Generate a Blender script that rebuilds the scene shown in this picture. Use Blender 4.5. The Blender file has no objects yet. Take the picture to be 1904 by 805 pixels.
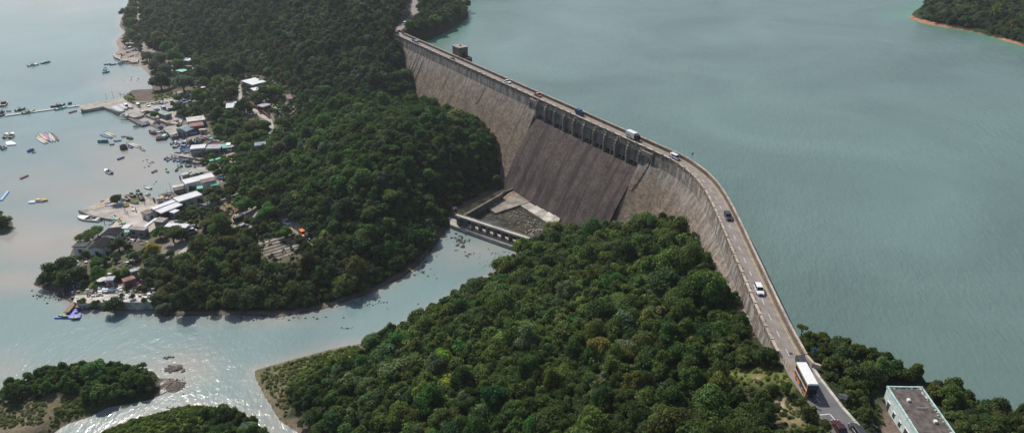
import bpy, bmesh, math, random
import numpy as np
from mathutils import Vector, Matrix
R = math.radians
S = bpy.context.scene
COL = S.collection

# ------------------------------------------------------------------ camera, sky, sun, exposure
CAM_H = 124.0
PITCH = math.atan(653 / 1270.0)
cd = bpy.data.cameras.new('camera'); cam = bpy.data.objects.new('camera', cd); COL.objects.link(cam)
cam.location = (0, 0, CAM_H); cam.rotation_euler = (math.pi / 2 - PITCH, 0, 0)
cd.sensor_width = 36; cd.lens = 36 * 1270 / 1904; cd.clip_start = 1; cd.clip_end = 12000
S.camera = cam
SUN_AZ, SUN_EL = 36.0, 46.0                      # degrees left of the view direction, above the horizon
w = bpy.data.worlds.new('World'); S.world = w; w.use_nodes = True
nt = w.node_tree; nt.nodes.clear()
sk = nt.nodes.new('ShaderNodeTexSky'); sk.sky_type = 'NISHITA'; sk.sun_disc = False
sk.sun_elevation = R(SUN_EL); sk.sun_rotation = R(-SUN_AZ); sk.air_density = 1.0; sk.dust_density = 1.5; sk.ozone_density = 1.0
bg = nt.nodes.new('ShaderNodeBackground'); bg.inputs[1].default_value = 0.10
wo = nt.nodes.new('ShaderNodeOutputWorld'); nt.links.new(sk.outputs[0], bg.inputs[0]); nt.links.new(bg.outputs[0], wo.inputs[0])
sd = bpy.data.lights.new('sun', 'SUN'); sd.energy = 4.5; sd.angle = R(0.5); sd.color = (1, 0.94, 0.86)
sun = bpy.data.objects.new('sun', sd); COL.objects.link(sun)
tosun = Vector((-math.sin(R(SUN_AZ)) * math.cos(R(SUN_EL)), math.cos(R(SUN_AZ)) * math.cos(R(SUN_EL)), math.sin(R(SUN_EL))))
sun.rotation_euler = tosun.to_track_quat('Z', 'Y').to_euler(); sun.location = (0, 0, 300)
S.view_settings.view_transform = 'Standard'; S.view_settings.look = 'None'
S.view_settings.exposure = 0.0; S.view_settings.gamma = 1.0; S.view_settings.use_curve_mapping = False
S.render.engine = 'CYCLES'
S.cycles.max_bounces = 5; S.cycles.diffuse_bounces = 2; S.cycles.glossy_bounces = 2; S.cycles.transmission_bounces = 2
S.cycles.transparent_max_bounces = 4; S.cycles.caustics_reflective = False; S.cycles.caustics_refractive = False

rng = np.random.default_rng(7); random.seed(7)

# ------------------------------------------------------------------ survey helpers: the photo's sight lines met with a known height
def P(px, py, z=0.0):
    u = px - 952; v = py - 402.5; f = 1270.0
    dz = -(math.sin(PITCH) * f + v * math.cos(PITCH)); dy = f * math.cos(PITCH) - v * math.sin(PITCH)
    t = (z - CAM_H) / dz
    return Vector((u * t, dy * t, z))
def proj(X, Y, Z):
    h = Z - CAM_H
    zc = Y * math.cos(PITCH) - h * math.sin(PITCH); vv = -(h * math.cos(PITCH) + Y * math.sin(PITCH))
    return 952 + 1270 * X / zc, 402.5 + 1270 * vv / zc, zc
def inpoly(x, y, poly):
    x = np.asarray(x); y = np.asarray(y); c = np.zeros(x.shape, bool); n = len(poly)
    for i in range(n):
        x0, y0 = poly[i]; x1, y1 = poly[(i + 1) % n]
        if y0 == y1: continue
        m = ((y0 > y) != (y1 > y)) & (x < (x1 - x0) * (y - y0) / (y1 - y0) + x0)
        c ^= m
    return c
def segdist(x, y, pts, closed=True):
    d = np.full(x.shape, 1e9, np.float32); n = len(pts)
    for i in range(n if closed else n - 1):
        ax, ay = pts[i]; bx, by = pts[(i + 1) % n]; dx, dy = bx - ax, by - ay
        t = np.clip(((x - ax) * dx + (y - ay) * dy) / (dx * dx + dy * dy + 1e-9), 0, 1)
        d = np.minimum(d, (x - ax - t * dx) ** 2 + (y - ay - t * dy) ** 2)
    return np.sqrt(d)
def wob(x, y, s, seed=0):
    a = 0
    for k in range(5):
        q = seed * 7.3 + k * 2.1
        a = a + np.sin(x / s * (1 + .7 * k) * math.cos(q) + y / s * (1 + .7 * k) * math.sin(q) + q * 3.1) / (1 + .5 * k)
    return a / 2.6
def sm(x, a, b):
    t = np.clip((x - a) / (b - a), 0, 1); return t * t * (3 - 2 * t)

# ------------------------------------------------------------------ materials
MATS = {}
def nodes(name):
    m = bpy.data.materials.new(name); m.use_nodes = True; n = m.node_tree; b = n.nodes['Principled BSDF']
    return m, n, b
def sock(n, a, b): n.links.new(a, b)
def mat(name, col, rough=.8, var=.25, scale=.6, metal=0, bump=0, spec=.3, wave=None):
    if name in MATS: return MATS[name]
    m, n, b = nodes(name)
    tc = n.nodes.new('ShaderNodeTexCoord'); nz = n.nodes.new('ShaderNodeTexNoise')
    nz.inputs['Scale'].default_value = scale; nz.inputs['Detail'].default_value = 5
    sock(n, tc.outputs['Object'], nz.inputs['Vector'])
    mr = n.nodes.new('ShaderNodeMapRange'); mr.inputs[1].default_value = .3; mr.inputs[2].default_value = .7
    mr.inputs[3].default_value = 1 - var; mr.inputs[4].default_value = 1 + var
    sock(n, nz.outputs[0], mr.inputs[0])
    mx = n.nodes.new('ShaderNodeMix'); mx.data_type = 'RGBA'; mx.blend_type = 'MULTIPLY'; mx.inputs[0].default_value = 1
    mx.inputs[6].default_value = (*col, 1); sock(n, mr.outputs[0], mx.inputs[7])
    sock(n, mx.outputs[2], b.inputs['Base Color'])
    b.inputs['Roughness'].default_value = rough; b.inputs['Metallic'].default_value = metal
    b.inputs['Specular IOR Level'].default_value = spec
    h = None
    if wave:
        wv = n.nodes.new('ShaderNodeTexWave'); wv.bands_direction = wave[0]; wv.inputs['Scale'].default_value = wave[1]
        sock(n, tc.outputs['Object'], wv.inputs['Vector']); h = wv.outputs[1]; bump = max(bump, .6)
    if bump:
        bp = n.nodes.new('ShaderNodeBump'); bp.inputs['Strength'].default_value = bump; bp.inputs['Distance'].default_value = .15
        sock(n, h if h else nz.outputs[0], bp.inputs['Height']); sock(n, bp.outputs[0], b.inputs['Normal'])
    MATS[name] = m; return m
C = {}
for nm, c, r in [('white', (.78, .78, .76), .5), ('offwhite', (.62, .60, .55), .6), ('cream', (.62, .55, .42), .6), ('black', (.02, .02, .022), .5),
                 ('charcoal', (.05, .052, .058), .5), ('grey', (.22, .23, .24), .6), ('lightgrey', (.42, .43, .44), .6), ('navy', (.02, .05, .14), .5),
                 ('blue', (.03, .13, .42), .5), ('royal', (.03, .07, .45), .45), ('skyblue', (.12, .36, .6), .5), ('lightblue', (.30, .48, .66), .5), ('teal', (.03, .30, .32), .5),
                 ('turquoise', (.05, .45, .45), .5), ('green', (.04, .25, .14), .6), ('mint', (.22, .55, .42), .6), ('lime', (.35, .5, .05), .5), ('olive', (.28, .3, .05), .5),
                 ('red', (.45, .03, .04), .5), ('pink', (.7, .18, .35), .6), ('orange', (.75, .2, .03), .5), ('yellow', (.8, .5, .05), .5), ('brown', (.13, .075, .045), .7),
                 ('wood', (.26, .18, .12), .8), ('paleroof', (.35, .36, .37), .7), ('rust', (.26, .10, .07), .8), ('purple', (.14, .12, .42), .6),
                 ('skin', (.45, .26, .18), .6), ('rubber', (.015, .015, .015), .8), ('denim', (.04, .07, .13), .8), ('maroon', (.07, .018, .024), .5)]:
    C[nm] = mat(nm + '_surface', c, r, .14, 1.5)
glass = mat('dark_glass', (.02, .028, .033), .08, .1, 1, spec=.6)
def carpaint(nm): 
    k = nm + '_car_paint'
    base = C[nm].node_tree.nodes['Mix'].inputs[6].default_value[:3]
    return mat(k, base, .25, .05, 1, spec=.5)
concrete = mat('weathered_concrete', (.34, .315, .28), .9, .38, .35, bump=.3)
conc_light = mat('pale_concrete', (.50, .47, .42), .9, .3, .4, bump=.2)
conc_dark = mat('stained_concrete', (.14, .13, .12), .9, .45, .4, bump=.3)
whitewall = mat('whitewashed_wall', (.62, .64, .64), .8, .22, .8)
greywall = mat('grey_wall', (.22, .23, .25), .9, .35, .7)
brickwall = mat('brick_red_wall', (.22, .10, .075), .9, .35, .8)
beigewall = mat('beige_wall', (.42, .36, .29), .9, .25, .8)
tin_white = mat('white_sheet_roof', (.72, .73, .75), .55, .12, .3, wave=('X', 1.2))
tin_old = mat('old_white_sheet_roof', (.58, .56, .52), .7, .3, .5, wave=('X', 1.2))
tin_rust = mat('rusty_red_roof', (.30, .16, .145), .8, .35, .5, wave=('X', 1.2))
tin_blue = mat('blue_grey_sheet_roof', (.22, .31, .34), .6, .3, .4, wave=('X', 1.2))
tin_pale = mat('pale_grey_sheet_roof', (.42, .42, .46), .6, .25, .4, wave=('X', 1.2))
black_roof = mat('black_felt_roof', (.022, .022, .027), .95, .3, .5, spec=.1, wave=('Y', 1.0))
brown_roof = mat('brown_tile_roof', (.20, .155, .13), .9, .4, .6, bump=.5)
conc_roof = mat('grey_concrete_roof', (.30, .27, .25), .9, .4, .5, bump=.3)
mint_tarp = mat('mint_green_canvas', (.16, .50, .38), .7, .25, .5)
asphalt = mat('worn_asphalt', (.25, .22, .20), .9, .2, .5, bump=.1)
asphalt2 = mat('grey_asphalt', (.15, .148, .148), .9, .15, .5, bump=.1)
paint = mat('road_paint', (.62, .62, .60), .7, .25, 2)
ypaint = mat('yellow_road_paint', (.50, .36, .13), .7, .3, 1)

# ------------------------------------------------------------------ mesh helpers
def fmesh(name, V, F, m=None, uv=None):
    me = bpy.data.meshes.new(name)
    V = np.asarray(V, np.float32); 
    if isinstance(F, np.ndarray):
        nf, k = F.shape
        me.vertices.add(len(V)); me.vertices.foreach_set('co', V.ravel())
        me.loops.add(nf * k); me.loops.foreach_set('vertex_index', F.astype(np.int32).ravel())
        me.polygons.add(nf); me.polygons.foreach_set('loop_start', np.arange(nf, dtype=np.int32) * k)
        try: me.polygons.foreach_set('loop_total', np.full(nf, k, np.int32))
        except Exception: pass
        me.update(calc_edges=True); me.validate()
    else:
        me.from_pydata(V.tolist(), [], F)
    if m: 
        for q in (m if isinstance(m, list) else [m]): me.materials.append(q)
    return me
class MB:
    def __init__(s): s.v = []; s.f = []; s.mi = []
    def add(s, V, F, mi=0):
        o = len(s.v); s.v += [tuple(p) for p in V]; s.f += [tuple(i + o for i in f) for f in F]; s.mi += [mi] * len(F); return s
    def box(s, x0, x1, y0, y1, z0, z1, mi=0, tx=0, ty=0):
        V = [(x0, y0, z0), (x1, y0, z0), (x1, y1, z0), (x0, y1, z0), (x0 + tx, y0 + ty, z1), (x1 - tx, y0 + ty, z1), (x1 - tx, y1 - ty, z1), (x0 + tx, y1 - ty, z1)]
        return s.add(V, [(3, 2, 1, 0), (4, 5, 6, 7), (0, 1, 5, 4), (1, 2, 6, 5), (2, 3, 7, 6), (3, 0, 4, 7)], mi)
    def prism(s, pts, z0, z1, mi=0):
        n = len(pts); a = sum(pts[i][0] * pts[(i + 1) % n][1] - pts[(i + 1) % n][0] * pts[i][1] for i in range(n))
        z0 = list(z0) if hasattr(z0, '__len__') else [z0] * n; z1 = list(z1) if hasattr(z1, '__len__') else [z1] * n
        if a < 0: pts = pts[::-1]; z0 = z0[::-1]; z1 = z1[::-1]
        V = [(p[0], p[1], z0[i]) for i, p in enumerate(pts)] + [(p[0], p[1], z1[i]) for i, p in enumerate(pts)]
        return s.add(V, [tuple(range(n - 1, -1, -1)), tuple(range(n, 2 * n))] + [(i, (i + 1) % n, n + (i + 1) % n, n + i) for i in range(n)], mi)
    def tube(s, a, b, r, r2=None, n=8, mi=0):
        a = Vector(a); b = Vector(b); r2 = r if r2 is None else r2; d = (b - a).normalized()
        x = d.orthogonal().normalized(); y = d.cross(x)
        V = [a + (x * math.cos(2 * math.pi * i / n) + y * math.sin(2 * math.pi * i / n)) * r for i in range(n)] + \
            [b + (x * math.cos(2 * math.pi * i / n) + y * math.sin(2 * math.pi * i / n)) * r2 for i in range(n)]
        return s.add(V, [tuple(range(n - 1, -1, -1)), tuple(range(n, 2 * n))] + [(i, (i + 1) % n, n + (i + 1) % n, n + i) for i in range(n)], mi)
    def ball(s, c, rx, ry, rz, seg=10, rings=6, mi=0):
        V = [(c[0], c[1], c[2] - rz)]
        for j in range(1, rings):
            t = math.pi * j / rings
            for i in range(seg):
                q = 2 * math.pi * i / seg; V.append((c[0] + rx * math.sin(t) * math.cos(q), c[1] + ry * math.sin(t) * math.sin(q), c[2] - rz * math.cos(t)))
        V.append((c[0], c[1], c[2] + rz)); F = []
        for i in range(seg): F.append((0, 1 + (i + 1) % seg, 1 + i)); F.append((len(V) - 1, 1 + (rings - 2) * seg + i, 1 + (rings - 2) * seg + (i + 1) % seg))
        for j in range(rings - 2):
            for i in range(seg): a = 1 + j * seg; F.append((a + i, a + (i + 1) % seg, a + seg + (i + 1) % seg, a + seg + i))
        return s.add(V, F, mi)
    def mesh(s, name, m):
        me = bpy.data.meshes.new(name); me.from_pydata(s.v, [], s.f)
        for q in (m if isinstance(m, list) else [m]): me.materials.append(q)
        if any(s.mi): me.polygons.foreach_set('material_index', s.mi)
        return me
    def build(s, name, m, parent=None, bevel=0, smooth=False):
        me = s.mesh(name, m); o = bpy.data.objects.new(name, me); COL.objects.link(o)
        if parent: o.parent = parent
        if bevel: b = o.modifiers.new('bevel', 'BEVEL'); b.width = bevel; b.segments = 2; b.limit_method = 'ANGLE'
        if smooth: me.polygons.foreach_set('use_smooth', [True] * len(me.polygons))
        return o
def link(name, me, parent=None):
    o = bpy.data.objects.new(name, me); COL.objects.link(o)
    if parent: o.parent = parent
    return o
def tag(o, label=None, cat=None, group=None, kind=None):
    if label: o['label'] = label
    if cat: o['category'] = cat
    if group: o['group'] = group
    if kind: o['kind'] = kind
    return o
def empty(name, loc, rz=0, label=None, cat=None, group=None):
    o = bpy.data.objects.new(name, None); o.empty_display_size = .5; COL.objects.link(o)
    o.location = loc; o.rotation_euler = (0, 0, rz); return tag(o, label, cat, group)
KIDS = {}
def copy_tree(o, parent=None, top=True):
    c = o.copy(); COL.objects.link(c)
    if parent: c.parent = parent
    for ch in [q for q in o.children]: copy_tree(ch, c)
    return c
# ------------------------------------------------------------------ the land: shorelines and heights
def W(poly, z=0): return [tuple(P(a, b, z)[:2]) for a, b in poly]
LA_px = [(262,-45),(240,0),(228,30),(222,48),(231,60),(215,78),(222,92),(212,104),(238,118),(262,125),(275,135),(285,150),(283,166),(262,167),
         (245,168),(236,176),(228,181),(205,190),(205,200),(228,207),(240,222),(258,226),(272,232),(292,240),(322,248),(338,252),(352,268),(352,295),
         (372,300),(362,318),(340,333),(330,350),(322,362),(300,374),(275,366),(262,362),(245,360),(215,362),(180,380),(146,391),(155,396),(228,412),
         (212,425),(192,432),(170,450),(136,462),(128,478),(98,490),(66,520),(62,530),(108,545),(124,558),(150,575),(190,577),(296,577),(300,588),(440,585),
         (520,590),(600,575),(690,545),(750,515),(780,490),(800,470),(820,440),(836,420),(834,402),(932,352),(1010,330),(1010,250)]
LA = W(LA_px) + [(-20, 420), (60, 500), (120, 900), (60, 1600), (-200, 2600), (-420, 2600), (-520, 1400)]
LB_px = [(964,463),(950,485),(900,520),(830,560),(760,600),(700,628),(676,638),(620,648),(545,668),(474,688),(474,700),(492,735),(520,780),(565,812),(600,860)]
LB = W(LB_px) + [(-48, 90), (-40, 20), (0, -100), (1500, -200), (1500, 80), (320, 60), (250, 70), (150, 90), (96, 96), (70, 116), (63, 122), (60, 130), (61, 215), (34, 262), (20, 262)] + W([(1040,412),(985,440)])
I1 = W([(-40,775),(0,742),(20,722),(70,700),(150,685),(200,682),(285,690),(296,705),(297,735),(272,745),(200,757),(165,775),(120,790),(90,812),(20,840),(-60,860)])
I2 = W([(190,800),(260,775),(300,765),(360,752),(420,758),(455,770),(480,790),(515,815),(500,860),(350,900),(150,860)])
I3 = W([(-60,392),(-20,395),(10,402),(23,412),(25,424),(14,434),(-10,442),(-60,450)])
I4 = W([(303,703),(318,702),(330,706),(346,710),(344,718),(328,731),(311,730),(305,717)])
I5 = W([(309,683),(322,676),(338,677),(340,685),(325,691),(310,690)])
RES = [(-72.5, 409), (-55, 380.5), (42.5, 229.5), (52.5, 213), (57, 204), (59.8, 190), (59.5, 168), (57.2, 140), (56, 124), (55.8, 112), (60.5, 114), (62, 120)] + \
      W([(1510,655),(1600,692),(1700,722),(1800,765),(1904,795),(2000,830)], 30) + [(150, 90), (300, 60), (900, 60), (1400, 300), (1400, 2500), (200, 2600), (120, 1500), (40, 700)] + \
      W([(810,0),(845,8),(868,22),(868,34),(845,50),(822,62),(800,74)], 30)
RP = W([(1690,34),(1715,44),(1760,52),(1810,60),(1860,74),(1904,86),(1960,104)], 30) + [(420, 400), (900, 420), (900, 1100), (520, 760), (440, 640)] + W([(1850,-25),(1760,-10),(1722,6),(1700,22)], 30)
RC = np.array([(-85,432.5),(-66,402),(-50.5,377.8),(-10.3,315.3),(24.6,261.2),(45,229.1),(55,213),(57.9,205.7),(59.9,198),(60.8,189),(60.7,179),(60.1,168),(58.9,152),(58,140),(57.3,131),(56.8,124),(56.4,116),(56.2,109)]) * .993
DAM = [tuple(q) for q in RC[1:]]
NEAR_ROAD = [(55.8,108.3),(56.1,104),(56.6,99),(57.2,94.3),(57.8,91),(58.8,84),(60.4,76),(63,66)]
FAR_ROAD = [(-65.6,399.5),(-68.2,410),(-67.6,422),(-66.4,434),(-64.6,447),(-64.4,459),(-65.9,478),(-70.5,508),(-72,545),(-60,590)]
RZ = 36.5
hp = [(1453,665,35.8),(1440,640,33.5),(1412,600,33),(1370,560,32),(1335,490,30.5),(1300,430,28.5),(1250,392,22),(1180,395,9),(1120,405,4),(1060,418,2.5),(1010,440,2.5),
      (1150,440,11),(1250,480,20),(1300,560,27),(1250,600,26),(1100,500,14),(1000,485,4),(1100,440,6),(1050,600,17),(1200,720,27),(1000,720,19),(850,650,8),(850,780,13),
      (700,760,4),(620,700,1.8),(1100,800,23),(1300,800,31),(1390,730,33.5),(1330,690,30.5),(1450,790,35),(1500,760,36),(1500,805,36),(1000,950,22),(1300,950,35),(700,950,5),(1500,950,38),
      (1545,690,35.5),(1580,740,35.5),(1640,757,33.5),(1600,700,34.5),(1700,745,32.5),(1640,805,34),(1690,800,33),(1850,805,32.5),(1760,800,33),(1904,850,33),(1800,900,37),(1610,790,35.8),
      (735,66,36),(728,40,41),(740,15,44),(750,-10,49),(700,0,46),(700,60,37),(700,130,26),(700,200,15),(650,180,13),(650,100,28),(650,50,38),(650,0,47),
      (600,205,12),(600,150,18),(600,100,25),(600,50,34),(600,0,43),(600,-40,50),(500,200,6.5),(500,150,8.5),(500,100,16),(500,50,26),(500,0,36),(500,-40,44),(400,100,8),(400,50,17),(400,0,26),(400,-40,35),
      (300,100,3),(300,60,5),(300,0,10),(300,-40,15),(262,50,2.5),(255,10,2.5),(250,100,2),(330,125,2.6),(370,150,3),(430,150,4.5),(455,180,4.8),(430,215,3.6),(480,235,5),(540,185,9),(530,215,8.5),
      (700,130,26),(740,150,18),(768,135,24),(757,90,32),(775,185,12),(800,205,14),(850,200,13),(830,240,19),(860,215,17),(900,240,17),(930,290,13),(700,260,22),(700,230,21),(620,260,17),(650,330,19),(750,330,19),(850,330,12),(900,345,7),
      (800,400,7),(820,300,16),(700,430,8),(600,400,11),(560,300,12),(500,350,8),(450,300,4.5),(420,260,3),(520,430,6),(560,470,6),(480,470,5.5),(600,480,5),(680,500,4),(450,450,5),(400,500,4),(340,520,3.4),(200,500,3),(250,450,2.6),
      (300,420,2.2),(350,420,2.8),(400,400,3.2),(440,395,4),(440,350,3.6),(350,330,2),(300,225,1.8),(330,200,2),(230,195,1.6),(260,205,1.7),(290,550,3.1),(200,545,3),(140,500,2),(600,550,2),(400,560,2.4),(500,560,2.2),(780,430,5),
      (780,45,37),(800,40,36),(790,25,38),(815,20,37),(850,28,33),(800,-5,40),(840,10,34),(770,40,36.4),(765,50,36.3)]
cp = [tuple(P(a, b, c)) for a, b, c in hp]
cp += [(q[0] + dx, q[1], 36.2) for q in NEAR_ROAD[1:] for dx in (-2.8, 2.8)] + [(q[0] + dx, q[1], 36.2) for q in FAR_ROAD[1:] for dx in (-2.6, 2.6)]
cp += [(-200,900,60),(0,900,60),(-100,1500,120),(-350,1500,60),(300,0,60),(700,0,120),(0,-100,30),(1200,-100,160),(500,560,55),(700,700,90),(380,520,42),(345,480,37),(390,430,36),(300,470,34)]
cp = np.array(cp); 
def kern(a, b):
    d = np.sqrt(((a[:, None, :] - b[None, :, :]) ** 2).sum(2)); return d
A_ = kern(cp[:, :2], cp[:, :2]) - np.eye(len(cp)) * 2.0
n_ = len(cp); M_ = np.zeros((n_ + 1, n_ + 1)); M_[:n_, :n_] = A_; M_[n_, :n_] = 1; M_[:n_, n_] = 1
sol = np.linalg.solve(M_, np.append(cp[:, 2], 0))
def rbf(x, y):
    o = np.zeros(x.shape)
    for i in range(n_): o += sol[i] * np.sqrt((x - cp[i, 0]) ** 2 + (y - cp[i, 1]) ** 2)
    return o + sol[n_]
GS = 1.6
def axis(a, b, lo, hi):
    c = list(np.arange(a, b + .01, GS)); s = GS; q = a; pre = []
    while q > lo: s *= 1.3; q -= s; pre.append(q)
    s = GS; q = c[-1]; post = []
    while q < hi: s *= 1.3; q += s; post.append(q)
    return np.array(pre[::-1] + c + post)
gx = axis(-560, 430, -5200, 5200); gy = axis(60, 800, -1500, 6000)
GX, GY = np.meshgrid(gx, gy)
raw = rbf(GX, GY)
land = inpoly(GX, GY, LA) | inpoly(GX, GY, LB)
LAs = W(LA_px[:-2]); LBs = [(20.0, 262.0)] + W([(1040,412),(985,440)]) + W(LB_px) + [(-48, 90)]
dsh = np.minimum(segdist(GX, GY, LAs, False), segdist(GX, GY, LBs, False))
isl = np.zeros(GX.shape)
Z = np.where(land, np.maximum(raw, .9), 0)
Z = Z * sm(dsh, 0, 9) * (0.35 + .65 * sm(dsh, 3, 22)) + sm(dsh, 0, 1.2) * .35
Z = np.where(land, Z + wob(GX, GY, 9, 1) * .35 * sm(dsh, 2, 10) * (raw > 6), -np.minimum(dsh * .25, 4))
for poly, h in [(I1, 1.5), (I2, 1.6), (I3, 1.2), (I4, .16), (I5, .45)]:
    ins = inpoly(GX, GY, poly); d = segdist(GX, GY, poly); zz = sm(d, 0, 4 if h > 1 else 1.5) * h + .05
    Z = np.where(ins, zz, np.maximum(Z, -np.minimum(d * .25, 4)))
POOL = W([(846,402),(934,358),(1000,340),(1075,405),(1020,432),(985,447)], 2)
Z = np.where(inpoly(GX, GY, POOL), 1.7, Z)
inr = inpoly(GX, GY, RES); dr = segdist(GX, GY, RES); inp = inpoly(GX, GY, RP); dp = segdist(GX, GY, RP)
Zr = 30 - np.minimum(dr * .6, 14)
Zr = np.where(inp, 30 + .5 * sm(dp, 0, 1) + np.maximum(raw - 30, 1) * sm(dp, 0, 25), np.maximum(Zr, 30 - np.minimum(dp * .5, 14)))
Z = np.where(inr, Zr, Z)
# land round the reservoir rim stays above its water
ring = (~inr) & (dr < 14) & ((GY < 118) & (GX > 58) | (GY > 405) & (GX > -75)); Z = np.where(ring, np.maximum(Z, 30.3 + dr * .35), Z)
far_land = (~inr) & (GX > 100) & (~land); Z = np.where(far_land, 31 + 40 * sm(dr, 0, 300), Z)
droad = np.minimum(segdist(GX, GY, NEAR_ROAD, False), segdist(GX, GY, FAR_ROAD, False))
ddam = segdist(GX, GY, DAM, False)
Z = np.where(droad < 3.4, 36.3, np.where(droad < 7, Z * sm(droad, 3.4, 7) + 36.3 * (1 - sm(droad, 3.4, 7)), Z))
Z = np.where((ddam < 3.2) & (GY > 112) & (GY < 398), np.minimum(Z, 33), Z)
QZ = []
def hz(x, y):
    r = hz0(x, y)
    for poly, zq in QZ:
        r = np.where(inpoly(x, y, poly), np.maximum(r, zq), r)
    return r
def hz0(x, y):
    x = np.asarray(x, float); y = np.asarray(y, float)
    i = np.clip(np.searchsorted(gx, x) - 1, 0, len(gx) - 2); j = np.clip(np.searchsorted(gy, y) - 1, 0, len(gy) - 2)
    a = np.clip((x - gx[i]) / (gx[i + 1] - gx[i]), 0, 1); b = np.clip((y - gy[j]) / (gy[j + 1] - gy[j]), 0, 1)
    return (Z[j, i] * (1 - a) + Z[j, i + 1] * a) * (1 - b) + (Z[j + 1, i] * (1 - a) + Z[j + 1, i + 1] * a) * b
def G(px, py, zmin=0.0, dz=0.0):
    z = 3.0
    for k in range(25):
        q = P(px, py, z + dz); z = .5 * z + .5 * max(float(hz(q.x, q.y)), zmin)
    q = P(px, py, z + dz); q.z = z; return q

# ground colours, by what grows or lies there
TX, TY, TZ = GX, GY, np.maximum(Z, 0)
ppx, ppy, pzc = proj(TX, TY, TZ)
ppx = np.where(pzc > 5, ppx, -9999)
qx = ppx + wob(TX, TY, 3.0, 3) * 3.5; qy = ppy + wob(TX, TY, 2.6, 4) * 2.5
colr = np.zeros(GX.shape + (3,)); colr[:] = (.035, .045, .02)
FLOOR = (.035, .045, .02); SAND = (.40, .32, .24); CONC = (.40, .365, .32); MUD = (.13, .105, .085); GRASS = (.085, .115, .03); DRY = (.17, .13, .075); GRAVEL = (.17, .145, .125)
paints = [
 ([(205,60),(255,50),(265,90),(300,108),(290,135),(265,135),(200,110)], (.30,.25,.205)), ([(253,-10),(262,-10),(266,75),(290,105),(360,125),(375,140),(350,135),(285,112),(256,80)], (.30,.26,.22)),
 ([(225,172),(262,160),(300,160),(350,168),(345,180),(300,195),(260,195),(228,188)], MUD), ([(228,181),(242,176),(252,186),(240,192)], GRASS), ([(286,168),(330,172),(325,182),(285,188)], GRASS), ([(240,188),(285,190),(262,200),(240,196)], (.10,.12,.045)),
 ([(215,200),(290,190),(345,165),(400,150),(405,190),(350,225),(300,235),(250,225)], CONC),
 ([(355,120),(450,120),(560,175),(560,225),(500,300),(440,340),(330,370),(300,250),(330,200)], (.13,.115,.08)), ([(290,215),(345,215),(360,300),(470,290),(440,330),(330,370),(300,250)], (.22,.19,.165)), ([(400,285),(450,285),(450,310),(420,330),(405,310)], (.42,.36,.30)),
 ([(140,380),(215,355),(270,362),(300,385),(400,375),(420,390),(300,440),(200,440)], (.42,.38,.33)), ([(226,362),(262,358),(268,376),(235,378)], (.13,.13,.06)), ([(165,382),(205,368),(210,372),(185,384)], (.42,.30,.19)),
 ([(330,395),(400,372),(450,372),(480,385),(470,400),(420,430),(370,430)], DRY), ([(475,225),(530,180),(570,190),(560,225)], (.20,.17,.14)), ([(395,385),(450,378),(440,400),(400,408)], (.24,.175,.12)),
 ([(50,440),(300,430),(330,440),(300,590),(50,590)], (.13,.115,.08)), ([(230,465),(250,462),(245,490),(228,490)], GRASS), ([(160,520),(182,505),(185,540),(150,545)], (.11,.125,.045)), ([(190,495),(212,492),(205,505),(190,506)], GRASS),
 ([(286,465),(330,440),(362,450),(330,480),(295,500)], (.22,.195,.175)), ([(240,520),(300,520),(298,550),(160,556),(165,535)], (.33,.28,.235)), ([(140,548),(300,545),(300,565),(150,570)], (.42,.39,.34)), ([(120,560),(170,560),(190,585),(120,590)], (.16,.14,.11)), ([(55,520),(120,520),(125,565),(55,560)], MUD),
 ([(425,400),(470,385),(500,395),(470,425),(430,425)], (.40,.33,.27)), ([(520,400),(600,430),(590,450),(510,415)], (.32,.26,.21)), ([(465,435),(560,430),(575,485),(490,495)], (.15,.13,.08)),
 ([(473,685),(560,660),(680,636),(690,640),(684,668),(560,690),(530,760),(560,830),(510,780),(470,700)], (.19,.155,.10)), ([(545,672),(668,648),(680,660),(590,690),(535,720),(525,705)], (.10,.14,.025)), ([(474,688),(560,664),(600,655),(540,700),(520,730),(505,740)], (.14,.14,.065)),
 ([(1340,685),(1420,680),(1470,690),(1480,720),(1400,715),(1345,705)], (.13,.15,.045)), ([(1375,700),(1435,698),(1432,704),(1380,706)], (.32,.23,.15)), ([(1430,735),(1480,740),(1500,790),(1440,800),(1425,760)], (.20,.17,.09)), ([(1445,742),(1468,745),(1470,760),(1448,757)], (.42,.32,.24)),
 ([(1610,750),(1660,745),(1700,810),(1620,810)], (.17,.13,.105)), ([(1300,415),(1255,380),(1245,390),(1295,440),(1360,560),(1400,620),(1450,670),(1465,668),(1420,610),(1375,550),(1310,440)], (.26,.21,.17)),
 ([(735,60),(740,25),(752,0),(768,-5),(768,12),(757,38),(742,58)], (.10,.088,.075)),
 ([(-40,700),(60,720),(150,748),(165,760),(60,810),(-40,830)], (.17,.145,.095)), ([(85,735),(160,730),(185,757),(150,790),(90,805),(60,760)], (.15,.13,.075)), ([(120,748),(190,725),(215,745),(160,770),(100,790)], GRASS),
 ([(180,800),(300,765),(380,750),(420,770),(300,830)], (.085,.135,.015)), ([(300,700),(350,700),(350,735),(300,735)], GRAVEL), ([(303,672),(345,672),(345,695),(303,695)], (.2,.18,.15)), ([(-60,385),(30,385),(30,445),(-60,450)], (.14,.12,.07)),
 ([(1680,24),(1705,34),(1760,48),(1770,52),(1900,80),(1950,110),(1860,86),(1720,60),(1680,44)], (.36,.18,.11)),
]
for poly, c in paints:
    m = inpoly(qx, qy, poly) & (Z > -1); colr[m] = c
shore = land & (dsh < 2.2) & (Z < 2.5) & (colr[..., 2] < .03); colr[shore] = (.19, .15, .12)
colr *= (1 + .22 * wob(TX, TY, 2.2, 6))[..., None]
ny, nx = GX.shape
V = np.stack([GX, GY, Z], -1).reshape(-1, 3); idx = np.arange(ny * nx).reshape(ny, nx)
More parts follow.
